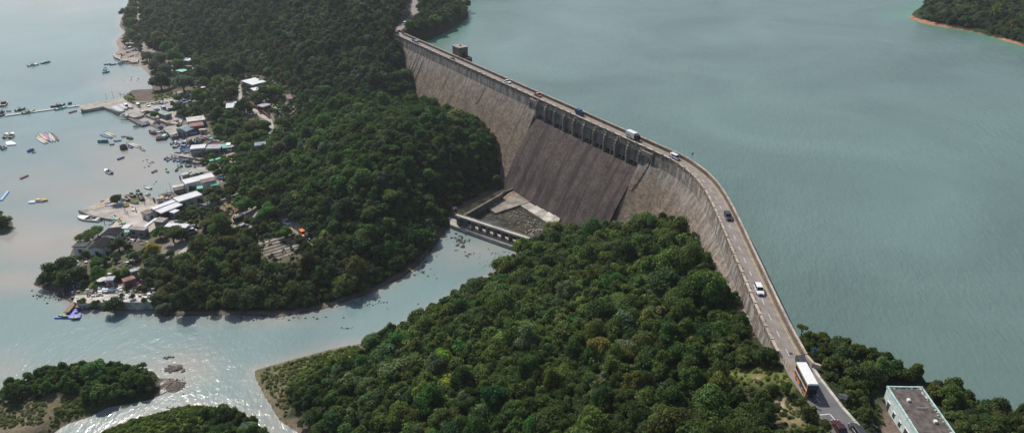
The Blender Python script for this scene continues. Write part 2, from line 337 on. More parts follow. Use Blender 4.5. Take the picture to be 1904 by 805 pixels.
F = np.stack([idx[:-1, :-1], idx[:-1, 1:], idx[1:, 1:], idx[1:, :-1]], -1).reshape(-1, 4)
tm, tn, tb = nodes('ground_cover')
at = tn.nodes.new('ShaderNodeAttribute'); at.attribute_name = 'Col'
nz = tn.nodes.new('ShaderNodeTexNoise'); nz.inputs['Scale'].default_value = 1.4; nz.inputs['Detail'].default_value = 7; nz.inputs['Roughness'].default_value = .7
geo = tn.nodes.new('ShaderNodeNewGeometry'); sock(tn, geo.outputs['Position'], nz.inputs['Vector'])
mr = tn.nodes.new('ShaderNodeMapRange'); mr.inputs[1].default_value = .3; mr.inputs[2].default_value = .7; mr.inputs[3].default_value = .6; mr.inputs[4].default_value = 1.4; sock(tn, nz.outputs[0], mr.inputs[0])
mx = tn.nodes.new('ShaderNodeMix'); mx.data_type = 'RGBA'; mx.blend_type = 'MULTIPLY'; mx.inputs[0].default_value = 1; sock(tn, at.outputs[0], mx.inputs[6]); sock(tn, mr.outputs[0], mx.inputs[7]); sock(tn, mx.outputs[2], tb.inputs['Base Color'])
tb.inputs['Roughness'].default_value = .95; tb.inputs['Specular IOR Level'].default_value = .15
bp = tn.nodes.new('ShaderNodeBump'); bp.inputs['Strength'].default_value = .6; bp.inputs['Distance'].default_value = .4; sock(tn, nz.outputs[0], bp.inputs['Height']); sock(tn, bp.outputs[0], tb.inputs['Normal'])
me = fmesh('terrain', V, F, tm)
ca = me.color_attributes.new('Col', 'FLOAT_COLOR', 'POINT'); ca.data.foreach_set('color', np.concatenate([np.clip(colr, 0, 1), np.ones(GX.shape + (1,))], -1).reshape(-1).astype(np.float32))
me.polygons.foreach_set('use_smooth', np.ones(len(me.polygons), bool))
ter = link('terrain', me); tag(ter, 'wooded hills and shores on both sides of the river and reservoir', 'terrain', kind='structure')

# ------------------------------------------------------------------ waters
def water(name, deep, shal, rough, bumps, blotch=.25):
    m, n, b = nodes(name)
    g = n.nodes.new('ShaderNodeNewGeometry'); a = n.nodes.new('ShaderNodeAttribute'); a.attribute_name = 'shoal'
    n1 = n.nodes.new('ShaderNodeTexNoise'); n1.inputs['Scale'].default_value = .012; n1.inputs['Detail'].default_value = 6; n1.inputs['Distortion'].default_value = .8
    sock(n, g.outputs['Position'], n1.inputs['Vector'])
    mx = n.nodes.new('ShaderNodeMix'); mx.data_type = 'RGBA'; mx.inputs[6].default_value = (*deep, 1); mx.inputs[7].default_value = (*shal, 1); sock(n, a.outputs['Fac'], mx.inputs[0])
    mr = n.nodes.new('ShaderNodeMapRange'); mr.inputs[1].default_value = .3; mr.inputs[2].default_value = .7; mr.inputs[3].default_value = 1 - blotch; mr.inputs[4].default_value = 1 + blotch; sock(n, n1.outputs[0], mr.inputs[0])
    m2 = n.nodes.new('ShaderNodeMix'); m2.data_type = 'RGBA'; m2.blend_type = 'MULTIPLY'; m2.inputs[0].default_value = 1; sock(n, mx.outputs[2], m2.inputs[6]); sock(n, mr.outputs[0], m2.inputs[7])
    sock(n, m2.outputs[2], b.inputs['Base Color']); b.inputs['Roughness'].default_value = rough; b.inputs['IOR'].default_value = 1.33
    n3 = n.nodes.new('ShaderNodeTexNoise'); n3.inputs['Scale'].default_value = .02; n3.inputs['Detail'].default_value = 3; sock(n, g.outputs['Position'], n3.inputs['Vector'])
    last = None
    for (sc, dist, strg, stretch, ang) in bumps:
        mp = n.nodes.new('ShaderNodeMapping'); mp.inputs['Rotation'].default_value = (0, 0, R(ang)); mp.inputs['Scale'].default_value = (1, stretch, 1); sock(n, g.outputs['Position'], mp.inputs['Vector'])
        t = n.nodes.new('ShaderNodeTexNoise'); t.inputs['Scale'].default_value = sc; t.inputs['Detail'].default_value = 3; t.inputs['Roughness'].default_value = .55; t.inputs['Distortion'].default_value = .3; sock(n, mp.outputs[0], t.inputs['Vector'])
        bp = n.nodes.new('ShaderNodeBump'); bp.inputs['Distance'].default_value = dist; bp.inputs['Strength'].default_value = strg
        mm = n.nodes.new('ShaderNodeMath'); mm.operation = 'MULTIPLY'; sock(n, t.outputs[0], mm.inputs[0])
        mq = n.nodes.new('ShaderNodeMapRange'); mq.inputs[1].default_value = .35; mq.inputs[2].default_value = .65; mq.inputs[3].default_value = .55; mq.inputs[4].default_value = 1.25; sock(n, n3.outputs[0], mq.inputs[0]); sock(n, mq.outputs[0], mm.inputs[1])
        sock(n, mm.outputs[0], bp.inputs['Height'])
        if last: sock(n, last.outputs[0], bp.inputs['Normal'])
        last = bp
    sock(n, last.outputs[0], b.inputs['Normal']); return m
def sheet(name, xs, ys, z, m, shoal, label, mask=None):
    X, Y = np.meshgrid(xs, ys); ny, nx = X.shape; V = np.stack([X, Y, np.full(X.shape, z)], -1).reshape(-1, 3); idx = np.arange(ny * nx).reshape(ny, nx)
    F = np.stack([idx[:-1, :-1], idx[:-1, 1:], idx[1:, 1:], idx[1:, :-1]], -1)
    if mask is not None:
        k = mask(X, Y); k = k[:-1, :-1] | k[1:, :-1] | k[:-1, 1:] | k[1:, 1:]; F = F[k]
    me = fmesh(name, V, F.reshape(-1, 4), m); at = me.attributes.new('shoal', 'FLOAT', 'POINT'); at.data.foreach_set('value', np.clip(shoal(X, Y), 0, 1).reshape(-1).astype(np.float32))
    o = link(name, me); tag(o, label, 'water', kind='structure'); return o
sea_m = water('sea_water', (.175,.262,.26), (.335,.31,.275), .14, [(.35,.28,.45,.8,20),(1.1,.09,.7,.5,35)], .12)
res_m = water('reservoir_water', (.132,.203,.183), (.10,.27,.17), .24, [(.10,.35,.5,.6,-50),(.5,.26,.9,.3,-38),(1.3,.2,1,.35,-30)], .2)
SHO = [(250,455,300,40,.0),]
def shoal_sea(X, Y):
    x, y, zc = proj(X, Y, 0 * X); x = x + wob(X, Y, 14, 8) * 22; y = y + wob(X, Y, 11, 9) * 10
    f = np.zeros(X.shape)
    def blob(cx_, cy_, rx, ry, a):
        nonlocal f; d = ((x - cx_) / rx) ** 2 + ((y - cy_) / ry) ** 2; f = np.maximum(f, a * np.exp(-d))
    for q in [(250,310,110,60,.85),(180,360,180,50,.7),(60,450,130,60,.95),(40,520,110,30,.9),(72,350,9,10,.9),(250,160,60,30,.8),(60,350,160,60,.5),(120,5,120,22,.45),(330,690,60,35,.75),(240,740,90,30,.6),(900,470,90,30,.55),(440,600,160,10,.5),(640,640,60,8,.5),(130,440,60,35,1),(10,690,60,40,.55),(60,785,90,20,1),(700,10000,1,1,0),(255,240,60,25,.35),(230,350,90,40,.6),(500,730,40,60,.4)]:
        blob(*q)
    dd = np.minimum(segdist(X, Y, LAs, False), segdist(X, Y, LBs, False)); f = np.maximum(f, .9 * np.exp(-dd / 2.2))
    for I in (I1, I2, I4): f = np.maximum(f, .75 * np.exp(-segdist(X, Y, I) / 3.0))
    return f
def ax2(a, b, s, lo, hi):
    c = list(np.arange(a, b + .01, s)); q = a; t = s; pre = []
    while q > lo: t *= 1.5; q -= t; pre.append(q)
    q = c[-1]; t = s; post = []
    while q < hi: t *= 1.5; q += t; post.append(q)
    return np.array(pre[::-1] + c + post)
sheet('sea', ax2(-560, 20, 3, -9000, 9000), ax2(110, 800, 3, -4000, 9000), 0, sea_m, shoal_sea, 'pale shallow sea of the bay and the river running into it')
def near_on(pts, x, y):
    best = np.full(x.shape, 1e9); bx = x.copy(); by = y.copy()
    for (a0, a1), (b0, b1) in zip(pts[:-1], pts[1:]):
        dx, dy = b0 - a0, b1 - a1; t = np.clip(((x - a0) * dx + (y - a1) * dy) / (dx * dx + dy * dy), 0, 1); qx_, qy_ = a0 + t * dx, a1 + t * dy
        d = (x - qx_) ** 2 + (y - qy_) ** 2; m = d < best; best = np.where(m, d, best); bx = np.where(m, qx_, bx); by = np.where(m, qy_, by)
    return bx, by, np.sqrt(best)
rx = ax2(-80, 430, 4, -100, 1400); ry = ax2(70, 800, 4, 50, 2600); X_, Y_ = np.meshgrid(rx, ry)
ins = inpoly(X_, Y_, RES); dR = segdist(X_, Y_, RES); bx_, by_, dD = near_on(DAM, X_, Y_)
k_ = ins; k_ = k_[:-1, :-1] | k_[1:, :-1] | k_[:-1, 1:] | k_[1:, 1:]
mv = (~ins) & (dD < 9) & (Y_ > 108) & (Y_ < 404); X2 = np.where(mv, bx_, X_); Y2 = np.where(mv, by_, Y_)
ny_, nx_ = X_.shape; idx = np.arange(ny_ * nx_).reshape(ny_, nx_); F_ = np.stack([idx[:-1, :-1], idx[:-1, 1:], idx[1:, 1:], idx[1:, :-1]], -1)[k_]
me = fmesh('reservoir', np.stack([X2, Y2, np.full(X2.shape, 30.0)], -1).reshape(-1, 3), F_.reshape(-1, 4), res_m)
sh_ = .95 * np.exp(-np.minimum(segdist(X2, Y2, RP), segdist(X2, Y2, W([(800,74),(822,62),(845,50),(868,34),(868,22),(845,8)], 30), False)) / 9)
at = me.attributes.new('shoal', 'FLOAT', 'POINT'); at.data.foreach_set('value', sh_.reshape(-1).astype(np.float32))
tag(link('reservoir', me), 'calm blue green reservoir held back by the dam', 'water', kind='structure')
# ------------------------------------------------------------------ trees
def leafmat(name, base):
    m, n, b = nodes(name)
    at = n.nodes.new('ShaderNodeAttribute'); at.attribute_type = 'INSTANCER'; at.attribute_name = 'tint'
    g = n.nodes.new('ShaderNodeNewGeometry'); oi = n.nodes.new('ShaderNodeObjectInfo')
    r1 = n.nodes.new('ShaderNodeMapRange'); r1.inputs[3].default_value = .45; r1.inputs[4].default_value = 1.7; sock(n, g.outputs['Random Per Island'], r1.inputs[0])
    mx = n.nodes.new('ShaderNodeMix'); mx.data_type = 'RGBA'; mx.blend_type = 'MULTIPLY'; mx.inputs[0].default_value = 1; sock(n, at.outputs['Color'], mx.inputs[6]); sock(n, r1.outputs[0], mx.inputs[7])
    hs = n.nodes.new('ShaderNodeHueSaturation'); r2 = n.nodes.new('ShaderNodeMapRange'); r2.inputs[3].default_value = .48; r2.inputs[4].default_value = .525; sock(n, g.outputs['Random Per Island'], r2.inputs[0]); sock(n, r2.outputs[0], hs.inputs['Hue'])
    sock(n, mx.outputs[2], hs.inputs['Color']); sock(n, hs.outputs[0], b.inputs['Base Color']); b.inputs['Roughness'].default_value = .6; b.inputs['Specular IOR Level'].default_value = .2
    tr = n.nodes.new('ShaderNodeBsdfTranslucent'); t2 = n.nodes.new('ShaderNodeMix'); t2.data_type = 'RGBA'; t2.blend_type = 'MULTIPLY'; t2.inputs[0].default_value = 1; t2.inputs[7].default_value = (1.3, 1.5, .6, 1)
    sock(n, hs.outputs[0], t2.inputs[6]); sock(n, t2.outputs[2], tr.inputs[0])
    ms = n.nodes.new('ShaderNodeMixShader'); ms.inputs[0].default_value = .34; sock(n, b.outputs[0], ms.inputs[1]); sock(n, tr.outputs[0], ms.inputs[2]); sock(n, ms.outputs[0], n.nodes['Material Output'].inputs[0])
    return m
leaf = leafmat('foliage', None)
bark = mat('bark', (.12, .09, .065), .9, .4, 3, bump=.5)
ICO = None
def ico():
    global ICO
    if ICO is None:
        bm = bmesh.new(); bmesh.ops.create_icosphere(bm, subdivisions=2, radius=1); ICO = (np.array([v.co[:] for v in bm.verts]), np.array([[v.index for v in f.verts] for f in bm.faces])); bm.free()
    return ICO
def crown_data(seed, nl, nleaf, ls, kind='d', core=True):
    """unit crown: radius 1 in plan, base about z=.35, top about z=1.6 (for a round tree)"""
    g = np.random.default_rng(seed); lobes = []
    for i in range(nl):
        a = g.uniform(0, 2 * math.pi); r = .78 * math.sqrt(g.uniform(0, 1)) if i else 0
        if kind == 'flat': z = 1.05 + .16 * (1 - r * r) + g.uniform(-.06, .06); s = g.uniform(.2, .34); sq = .42
        elif kind == 'cone': z = .3 + 2.6 * (i / nl); r = .45 * (1 - i / nl) * (i % 2 + .3); s = .62 * (1 - i / nl) + .16; sq = 1.1
        else: z = .5 + .85 * (1 - r * r) * g.uniform(.35, 1.15); s = g.uniform(.18, .42) * (1.1 - .25 * r); sq = g.uniform(.7, .95)
        lobes.append((r * math.cos(a), r * math.sin(a), z, s, sq))
    L = np.array(lobes); V = []; F = []; o = 0
    iv, jf = ico()
    for (x, y, z, s, sq) in lobes:
        q = iv * (1 + .22 * np.sin(iv[:, [1]] * 7 + seed) * np.cos(iv[:, [0]] * 6 + x * 9)) * s * ((.70 if kind != 'flat' else .6) if core else .22); q = q * [1, 1, sq] + [x, y, z]
        V.append(q); F.append(np.concatenate([jf, jf[:, :1] * 0 + jf[:, 2:]], 1) + o); o += len(q)
    cnt = 0; pts = []; nrm = []
    wts = L[:, 3] ** 2; wts /= wts.sum(); tot = nleaf * 3
    li = g.choice(len(L), tot, p=wts); d = g.normal(size=(tot, 3)); d /= np.linalg.norm(d, axis=1)[:, None]; d[:, 2] = np.where(d[:, 2] < -.35, -d[:, 2], d[:, 2])
    rr = L[li, 3] * g.uniform(.66, 1.4, tot); p = L[li, :3] + d * rr[:, None] * np.stack([np.ones(tot), np.ones(tot), L[li, 4]], -1)
    keep = np.ones(tot, bool)
    for k, (x, y, z, s, sq) in enumerate(lobes):
        e = ((p - [x, y, z]) / [s, s, s * sq]); keep &= ~(((e ** 2).sum(1) < .6) & (li != k))
    p = p[keep][:nleaf]; d = d[keep][:nleaf]; m = len(p)
    nn = d * .8 + g.normal(size=(m, 3)) * .5 + [0, 0, .35]; nn /= np.linalg.norm(nn, axis=1)[:, None]
    t = np.cross(nn, g.normal(size=(m, 3))); t /= np.linalg.norm(t, axis=1)[:, None]; b = np.cross(nn, t); sz = (ls * g.uniform(.6, 1.4, m))[:, None]
    q = np.stack([p + t * sz, p + b * sz * .62 + nn * sz * .15, p - t * sz, p - b * sz * .62 + nn * sz * .15], 1).reshape(-1, 3)
    V.append(q); F.append(np.arange(m * 4).reshape(m, 4) + o)
    Fl = []
    for a in F[:-1]: Fl += [tuple(x[:3]) for x in a.tolist()]
    Fl += [tuple(x) for x in F[-1].tolist()]
    return np.concatenate(V), Fl, L
def trunk_mb(L, seed, top=.9, r=.075):
    g = random.Random(seed); mb = MB(); base = (0, 0, -.25); knee = (g.uniform(-.06, .06), g.uniform(-.06, .06), top * .45); mb.tube(base, knee, r * 1.3, r, 7)
    big = sorted(L.tolist(), key=lambda l: -l[3])[:5]
    for l in big: mb.tube(knee, (l[0] * .8, l[1] * .8, l[2] - l[3] * .2), r * .75, r * .25, 6)
    return mb
PROTO = {}
def proto(key, seeds, nl, nleaf, ls, kind='d', core=True):
    out = PROTO.get(key, [])
    for s in seeds:
        v, f, L = crown_data(s, nl, nleaf, ls, kind, core); cm = fmesh('crown', v, f, leaf); tmesh = trunk_mb(L, s, .9 if kind != 'cone' else .6).mesh('trunk', bark); out.append((cm, tmesh))
    PROTO[key] = out
proto('near', [1, 2, 3, 4, 5, 6], 22, 2400, .072)
proto('mid', [11, 12, 13, 14, 15, 16], 16, 1000, .11)
proto('mid', [17, 18], 14, 620, .10, 'd', False); proto('near', [7], 18, 1300, .07, 'd', False); proto('mid', [19], 12, 700, .11, 'flat')
proto('flat', [21, 22], 22, 1500, .075, 'flat')
proto('cone', [31], 9, 700, .10, 'cone')
TINT = {'d': (.036, .058, .017), 'g': (.055, .105, .020), 'o': (.075, .085, .030), 's': (.060, .085, .055), 'y': (.20, .165, .03), 'f': (.065, .085, .028), 'c': (.018, .034, .017), 'b': (.05, .12, .018), 'p': (.055, .09, .025), 'm': (.055, .09, .03), 'r': (.10, .08, .04)}
def jit(t, g, a=.28):
    k = 1 + g.uniform(-a, a); return (t[0] * k * (1 + g.uniform(-.12, .12)), t[1] * k, t[2] * k * (1 + g.uniform(-.15, .15)))

FOREST_EX = [ # places in the picture where no wood grows
 [(200,-60),(260,-60),(264,70),(278,92),(332,98),(352,122),(385,140),(440,135),(500,138),(545,165),(560,190),(556,222),(522,236),(520,262),(492,300),(452,318),(452,345),(470,372),(485,385),(470,398),(440,398),(418,420),(395,440),(376,462),(350,485),(300,515),(292,600),(40,600),(40,380),(180,380),(190,90)],
 [(425,395),(470,385),(505,398),(472,426),(425,428)], [(515,398),(530,402),(585,436),(590,462),(572,460),(545,425),(515,418)], [(470,438),(520,428),(565,448),(568,478),(540,500),(500,500),(475,470)],
 [(828,398),(900,355),(960,340),(1075,400),(1035,428),(985,450),(960,470),(832,425)],
 [(1343,690),(1420,682),(1466,690),(1474,712),(1425,722),(1345,712)], [(1425,735),(1475,738),(1505,805),(1440,805)], [(1612,712),(1720,712),(1775,810),(1700,860),(1640,860),(1608,745)],
 [(470,680),(560,655),(660,636),(685,650),(640,668),(580,690),(540,722),(555,800),(520,790),(470,700)],
 [(742,50),(750,8),(766,6),(764,34),(750,52)],
 [(-50,705),(0,745),(75,742),(100,800),(60,840),(-60,830)], [(78,735),(150,735),(185,770),(100,815),(60,770)], [(170,800),(300,762),(380,748),(400,760),(300,810),(200,830)],
 [(1290,425),(1255,385),(1245,388),(1288,432),(1345,530),(1350,520)],
]
def dam_off(x, y):
    best = np.full(np.shape(x), 1e9); off = np.zeros(np.shape(x))
    for (a0, a1), (b0, b1) in zip(DAM[:-1], DAM[1:]):
        dx, dy = b0 - a0, b1 - a1; L = dx * dx + dy * dy; t = np.clip(((x - a0) * dx + (y - a1) * dy) / L, 0, 1); ex, ey = x - a0 - t * dx, y - a1 - t * dy; d = ex * ex + ey * ey
        sgn = (dx * (y - a1) - dy * (x - a0)) < 0   # right of travel = downstream
        off = np.where(d < best, np.where(sgn, np.sqrt(d), -np.sqrt(d)), off); best = np.minimum(best, d)
    return off
g = rng
def scatter(sp, jitter=.45):
    xs = np.arange(-470, 430, sp); ys = np.arange(70, 760, sp); X, Y = np.meshgrid(xs, ys)
    X = (X + (np.arange(len(ys)) % 2)[:, None] * sp / 2 + g.uniform(-jitter, jitter, X.shape) * sp).ravel(); Y = (Y + g.uniform(-jitter, jitter, Y.shape) * sp).ravel()
    return X, Y
X, Y = scatter(2.75); Zt = hz(X, Y); x, y, zc = proj(X, Y, Zt)
onland = (inpoly(X, Y, LA) | inpoly(X, Y, LB)) & ~inpoly(X, Y, RES) & (Zt > .35)
onland |= (inpoly(X, Y, I1) | inpoly(X, Y, I2) | inpoly(X, Y, I3)) & (Zt > .5); onland |= inpoly(X, Y, RP) & (Zt > 31.0)
fr = (x > -160) & (x < 2060) & (y > -60) & (y < 1000) & (zc > 60)
off = dam_off(X, Y); dR_ = segdist(X, Y, NEAR_ROAD, False); dF_ = segdist(X, Y, FAR_ROAD, False); dD_ = segdist(X, Y, DAM, False)
face = np.where((Y > 109) & (Y < 402), 2.6 + .52 * np.maximum(32 - Zt, 0) + 2.6, 0)
ok = onland & fr & (dR_ > 5.0) & (dF_ > 4.6) & ~((np.abs(off) < 60) & (off < face) & (off > -6) & (dD_ < 60)) & (dD_ > 4.2) & (~((off > 0) & (off < face) & (dD_ < 30)))
land_tree = (x > -1e9)
for e in FOREST_EX: ok &= ~inpoly(x, y, e)
hgt = 5.0
# the crown (not only the foot) must also leave the clearings free
x2, y2, _ = proj(X, Y, Zt + 2.6)
for e in FOREST_EX[1:]: ok &= ~inpoly(x2, y2, e)
shore_d = X * 0
big = (x > 1335) & (x < 1520) & (y > 690) & (y < 830) & (g.uniform(size=len(x)) < .45); ok &= ~big
X, Y, Zt, x, y, zc, shore_d = [q[ok] for q in (X, Y, Zt, x, y, zc, shore_d)]; n = len(X)
rad = np.clip(g.lognormal(math.log(1.88), .29, n), 1.4, 4.2)
low = inpoly(x, y, [(480,640),(700,600),(720,700),(640,800),(560,820),(500,740)])
low = low | inpoly(x, y, [(1480,560),(2060,650),(2060,1000),(1480,1000)]) | inpoly(x, y, [(-200,640),(500,640),(560,1000),(-200,1000)])
rad = np.where(low | ((x > 1335) & (x < 1520) & (y > 680)), rad * .74, rad); hs = rad * g.uniform(.7, 1.6, n)
# slow variation in height and colour over the hills
cl = wob(X, Y, 11, 20); c2 = wob(X, Y, 26, 21); rad *= 1 + .16 * cl; 
tint = np.zeros((n, 3)); base = np.array(TINT['d']); tint[:] = base
def zone(poly, t, prob=1.0, nz=0):
    m = inpoly(x, y, poly) & (g.uniform(size=n) < prob + nz * wob(X, Y, 9, 33)); tint[m] = t
zone([(430,190),(960,180),(960,480),(700,480),(420,320)], (.040, .072, .016))
zone([(960,370),(1260,370),(1500,700),(1500,900),(540,900),(680,620)], (.050, .070, .020))
zone([(300,420),(470,390),(560,500),(700,480),(700,600),(290,600)], (.068, .072, .026), .72)
zone([(1480,600),(1904,700),(2100,1000),(1480,1000)], (.062, .080, .024), .75)
zone([(540,640),(700,600),(740,700),(640,830),(520,830)], (.058, .082, .032), .7)
zone([(-50,660),(310,660),(310,800),(-50,820)], (.062, .095, .026)); zone([(500,650),(580,640),(590,740),(520,740)], (.075, .10, .03), .8)
zone([(1670,-60),(2000,-60),(2000,120),(1670,120)], (.055,.066,.03), .8)
u = g.uniform(size=n); tint[u < .09] = (.075, .095, .026); tint[(u > .09) & (u < .135)] = (.085, .105, .03); tint[(u > .14) & (u < .19)] = (.065, .080, .052); tint[(u > .2) & (u < .212) & (rad < 2.2)] = (.095, .085, .045); tint[(u > .22) & (u < .30)] = (.024, .044, .017); tint[(u > .3) & (u < .31)] = (.095, .125, .025); ylw = inpoly(x, y, [(790,690),(860,680),(870,730),(800,740)]) & (g.uniform(size=n) < .6); tint[ylw] = (.10, .13, .022)
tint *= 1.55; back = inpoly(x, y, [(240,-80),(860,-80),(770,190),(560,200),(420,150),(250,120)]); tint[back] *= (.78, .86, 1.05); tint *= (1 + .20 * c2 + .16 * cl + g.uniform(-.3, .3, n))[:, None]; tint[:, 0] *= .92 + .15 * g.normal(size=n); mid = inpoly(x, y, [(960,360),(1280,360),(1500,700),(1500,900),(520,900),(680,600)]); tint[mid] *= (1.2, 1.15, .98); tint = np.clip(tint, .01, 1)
# the three hundred that show largest
infr = (x > 10) & (x < 1894) & (y > 40) & (y < 850)
size = np.where(infr, rad / zc, 0); order = np.argsort(-size); near_idx = set(order[:190].tolist())
def area_of(px, py):
    if px < 520 and py > 640: return 'island'
    if px > 1480: return 'spur'
    return 'hill'
LAB = {'island': ('leafy mangrove tree on the low island in the river mouth', 'mangrove trees on the river islands'), 'spur': ('bushy tree of the wood between the road and the reservoir shore', 'trees on the spur beside the reservoir'),
       'hill': ('broadleaf tree of the dense wood on the hill below the dam wall', 'trees of the near hillside wood')}
CR0 = {}
LM = [(1900, 760, 'far down the shore spur at the right edge'), (1800, 760, 'right of the flat roofed building'), (1650, 690, 'above the flat roofed building'), (1560, 690, 'beside the road past the bus'), (1620, 770, 'left of the flat roofed building'), (1460, 740, 'left of the bus'), (1400, 650, 'under the near end of the dam'), (1350, 560, 'below the straight near part of the dam'), (1280, 450, 'below the curve of the dam'), (1150, 420, 'below the right end of the spillway'),
      (1030, 460, 'beside the stilling pool'), (960, 520, 'above the river bend near the weir'), (860, 590, 'on the river bank half way to the grassy point'), (740, 640, 'at the top of the grassy point'), (640, 740, 'behind the grassy point'), (760, 780, 'at the bottom edge left of the middle'), (950, 780, 'at the bottom edge in the middle'), (1150, 780, 'at the bottom edge right of the middle'), (1320, 780, 'at the bottom edge below the dirt patch'), (1000, 640, 'on the middle slope of the near hill'), (1180, 620, 'on the upper slope of the near hill'), (850, 690, 'on the lower left slope of the near hill'), (1100, 700, 'on the lower middle slope of the near hill'), (1250, 700, 'on the lower right slope of the near hill'),
      (60, 720, 'at the left end of the larger island'), (150, 710, 'in the middle of the larger island'), (260, 710, 'at the right end of the larger island'), (400, 785, 'on the small island at the bottom edge'), (550, 720, 'at the shore of the grassy point')]
def lab_tree(px, py, t, r):
    d = min(LM, key=lambda q: (q[0] - px) ** 2 + (q[1] - py) ** 2); rr = t[0] / t[1]; lum = t[1]
    c_ = 'yellow green' if lum > .19 else ('russet tinged' if rr > 1.05 else ('grey green' if t[2] / t[1] > .55 else ('olive green' if rr > .82 else ('deep green' if lum < .085 else ('mid green' if lum < .12 else 'light green')))))
    return ('broad ' if r > 2.6 else ('small ' if r < 1.75 else '')) + c_ + ' tree ' + d[2]
def put_tree(X0, Y0, Z0, r, h, t, key, vi, rz, name, label, cat='tree', group=None, base=None):
    cm, tmm = PROTO[key][vi % len(PROTO[key])]
    root = empty(name, (X0, Y0, Z0), rz, label, cat, group); c = link('crown', cm, root); tr = link('trunk', tmm, root)
    c.scale = tr.scale = (r, r, h); c['tint'] = [float(q) for q in t]
    return root
for k in order[:190]:
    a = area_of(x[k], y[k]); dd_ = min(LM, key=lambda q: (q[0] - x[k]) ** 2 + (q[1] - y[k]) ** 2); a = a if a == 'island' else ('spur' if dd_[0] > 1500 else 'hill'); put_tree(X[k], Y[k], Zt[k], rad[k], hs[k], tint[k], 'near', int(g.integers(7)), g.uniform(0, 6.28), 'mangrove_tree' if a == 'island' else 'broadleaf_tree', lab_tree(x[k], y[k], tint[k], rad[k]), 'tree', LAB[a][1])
rest = order[190:]
# everything further off: one wood, instanced from six crowns
wood_col = bpy.data.collections.new('wood_sources')
for i, (cm, tmm) in enumerate(PROTO['mid']):
    me = cm.copy(); bm = bmesh.new(); bm.from_mesh(cm); bm.from_mesh(tmm); bm.to_mesh(me); bm.free(); me.materials.clear(); me.materials.append(leaf)
    o = bpy.data.objects.new('wood_source', me); wood_col.objects.link(o)
def gn_stuff(name, pts, sx, sz, tints, col, label, cat, rots=None):
    me = bpy.data.meshes.new(name); m = len(pts); me.vertices.add(m); me.vertices.foreach_set('co', np.asarray(pts, np.float32).ravel())
    a = me.attributes.new('scl', 'FLOAT_VECTOR', 'POINT'); a.data.foreach_set('vector', np.stack([sx, sx, sz], -1).astype(np.float32).ravel())
    a = me.attributes.new('tint', 'FLOAT_COLOR', 'POINT'); a.data.foreach_set('color', np.concatenate([tints, np.ones((m, 1))], 1).astype(np.float32).ravel())
    a = me.attributes.new('rot', 'FLOAT_VECTOR', 'POINT'); a.data.foreach_set('vector', np.stack([g.uniform(-.12, .12, m), g.uniform(-.12, .12, m), g.uniform(0, 6.28, m)], -1).astype(np.float32).ravel())
    a = me.attributes.new('pick', 'INT', 'POINT'); a.data.foreach_set('value', g.integers(0, len(col.objects), m).astype(np.int32))
    o = link(name, me); tag(o, label, cat, kind='stuff')
    ng = bpy.data.node_groups.new(name + '_nodes', 'GeometryNodeTree'); ng.interface.new_socket('Geometry', in_out='INPUT', socket_type='NodeSocketGeometry'); ng.interface.new_socket('Geometry', in_out='OUTPUT', socket_type='NodeSocketGeometry')
    N = ng.nodes; gi = N.new('NodeGroupInput'); go = N.new('NodeGroupOutput'); ip = N.new('GeometryNodeInstanceOnPoints'); ci = N.new('GeometryNodeCollectionInfo')
    ci.inputs['Collection'].default_value = col; ci.inputs['Separate Children'].default_value = True; ci.inputs['Reset Children'].default_value = True; ip.inputs['Pick Instance'].default_value = True
    def na(nm, ty): q = N.new('GeometryNodeInputNamedAttribute'); q.data_type = ty; q.inputs['Name'].default_value = nm; return q.outputs[0]
    Lk = ng.links; Lk.new(gi.outputs[0], ip.inputs['Points']); Lk.new(ci.outputs[0], ip.inputs['Instance']); Lk.new(na('pick', 'INT'), ip.inputs['Instance Index'])
    e2 = N.new('FunctionNodeEulerToRotation'); Lk.new(na('rot', 'FLOAT_VECTOR'), e2.inputs[0]); Lk.new(e2.outputs[0], ip.inputs['Rotation']); Lk.new(na('scl', 'FLOAT_VECTOR'), ip.inputs['Scale'])
    Lk.new(ip.outputs[0], go.inputs[0]); md = o.modifiers.new('scatter', 'NODES'); md.node_group = ng; return o
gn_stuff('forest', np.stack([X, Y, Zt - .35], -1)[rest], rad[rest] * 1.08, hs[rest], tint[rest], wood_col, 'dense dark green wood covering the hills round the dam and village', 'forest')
print('trees', n)
FX, FY, FZ, Fr, Fh, Ft = [], [], [], [], [], []
FXm = X; Fxy = (x, y)
# a lower storey closes the gaps between the crowns
X5, Y5 = scatter(2.3, .5); Z5 = hz(X5, Y5); x5, y5, z5c = proj(X5, Y5, Z5)
ok5 = ((inpoly(X5, Y5, LA) | inpoly(X5, Y5, LB)) & ~inpoly(X5, Y5, RES) & (Z5 > .5)) | ((inpoly(X5, Y5, I1) | inpoly(X5, Y5, I2)) & (Z5 > .5)) | (inpoly(X5, Y5, RP) & (Z5 > 30.6))
ok5 &= (x5 > -120) & (x5 < 2040) & (y5 > -20) & (y5 < 960) & (z5c > 60) & (z5c < 430)
o5 = dam_off(X5, Y5); f5 = np.where((Y5 > 109) & (Y5 < 402), 2.6 + .52 * np.maximum(32 - Z5, 0) + 1.5, 0)
ok5 &= (segdist(X5, Y5, NEAR_ROAD, False) > 4.2) & (segdist(X5, Y5, FAR_ROAD, False) > 4) & (segdist(X5, Y5, DAM, False) > 3.6) & ~((o5 > 0) & (o5 < f5))
for e in FOREST_EX: ok5 &= ~inpoly(x5, y5, e)
x6, y6, _ = proj(X5, Y5, Z5 + 1.2)
for e in FOREST_EX[1:]: ok5 &= ~inpoly(x6, y6, e)
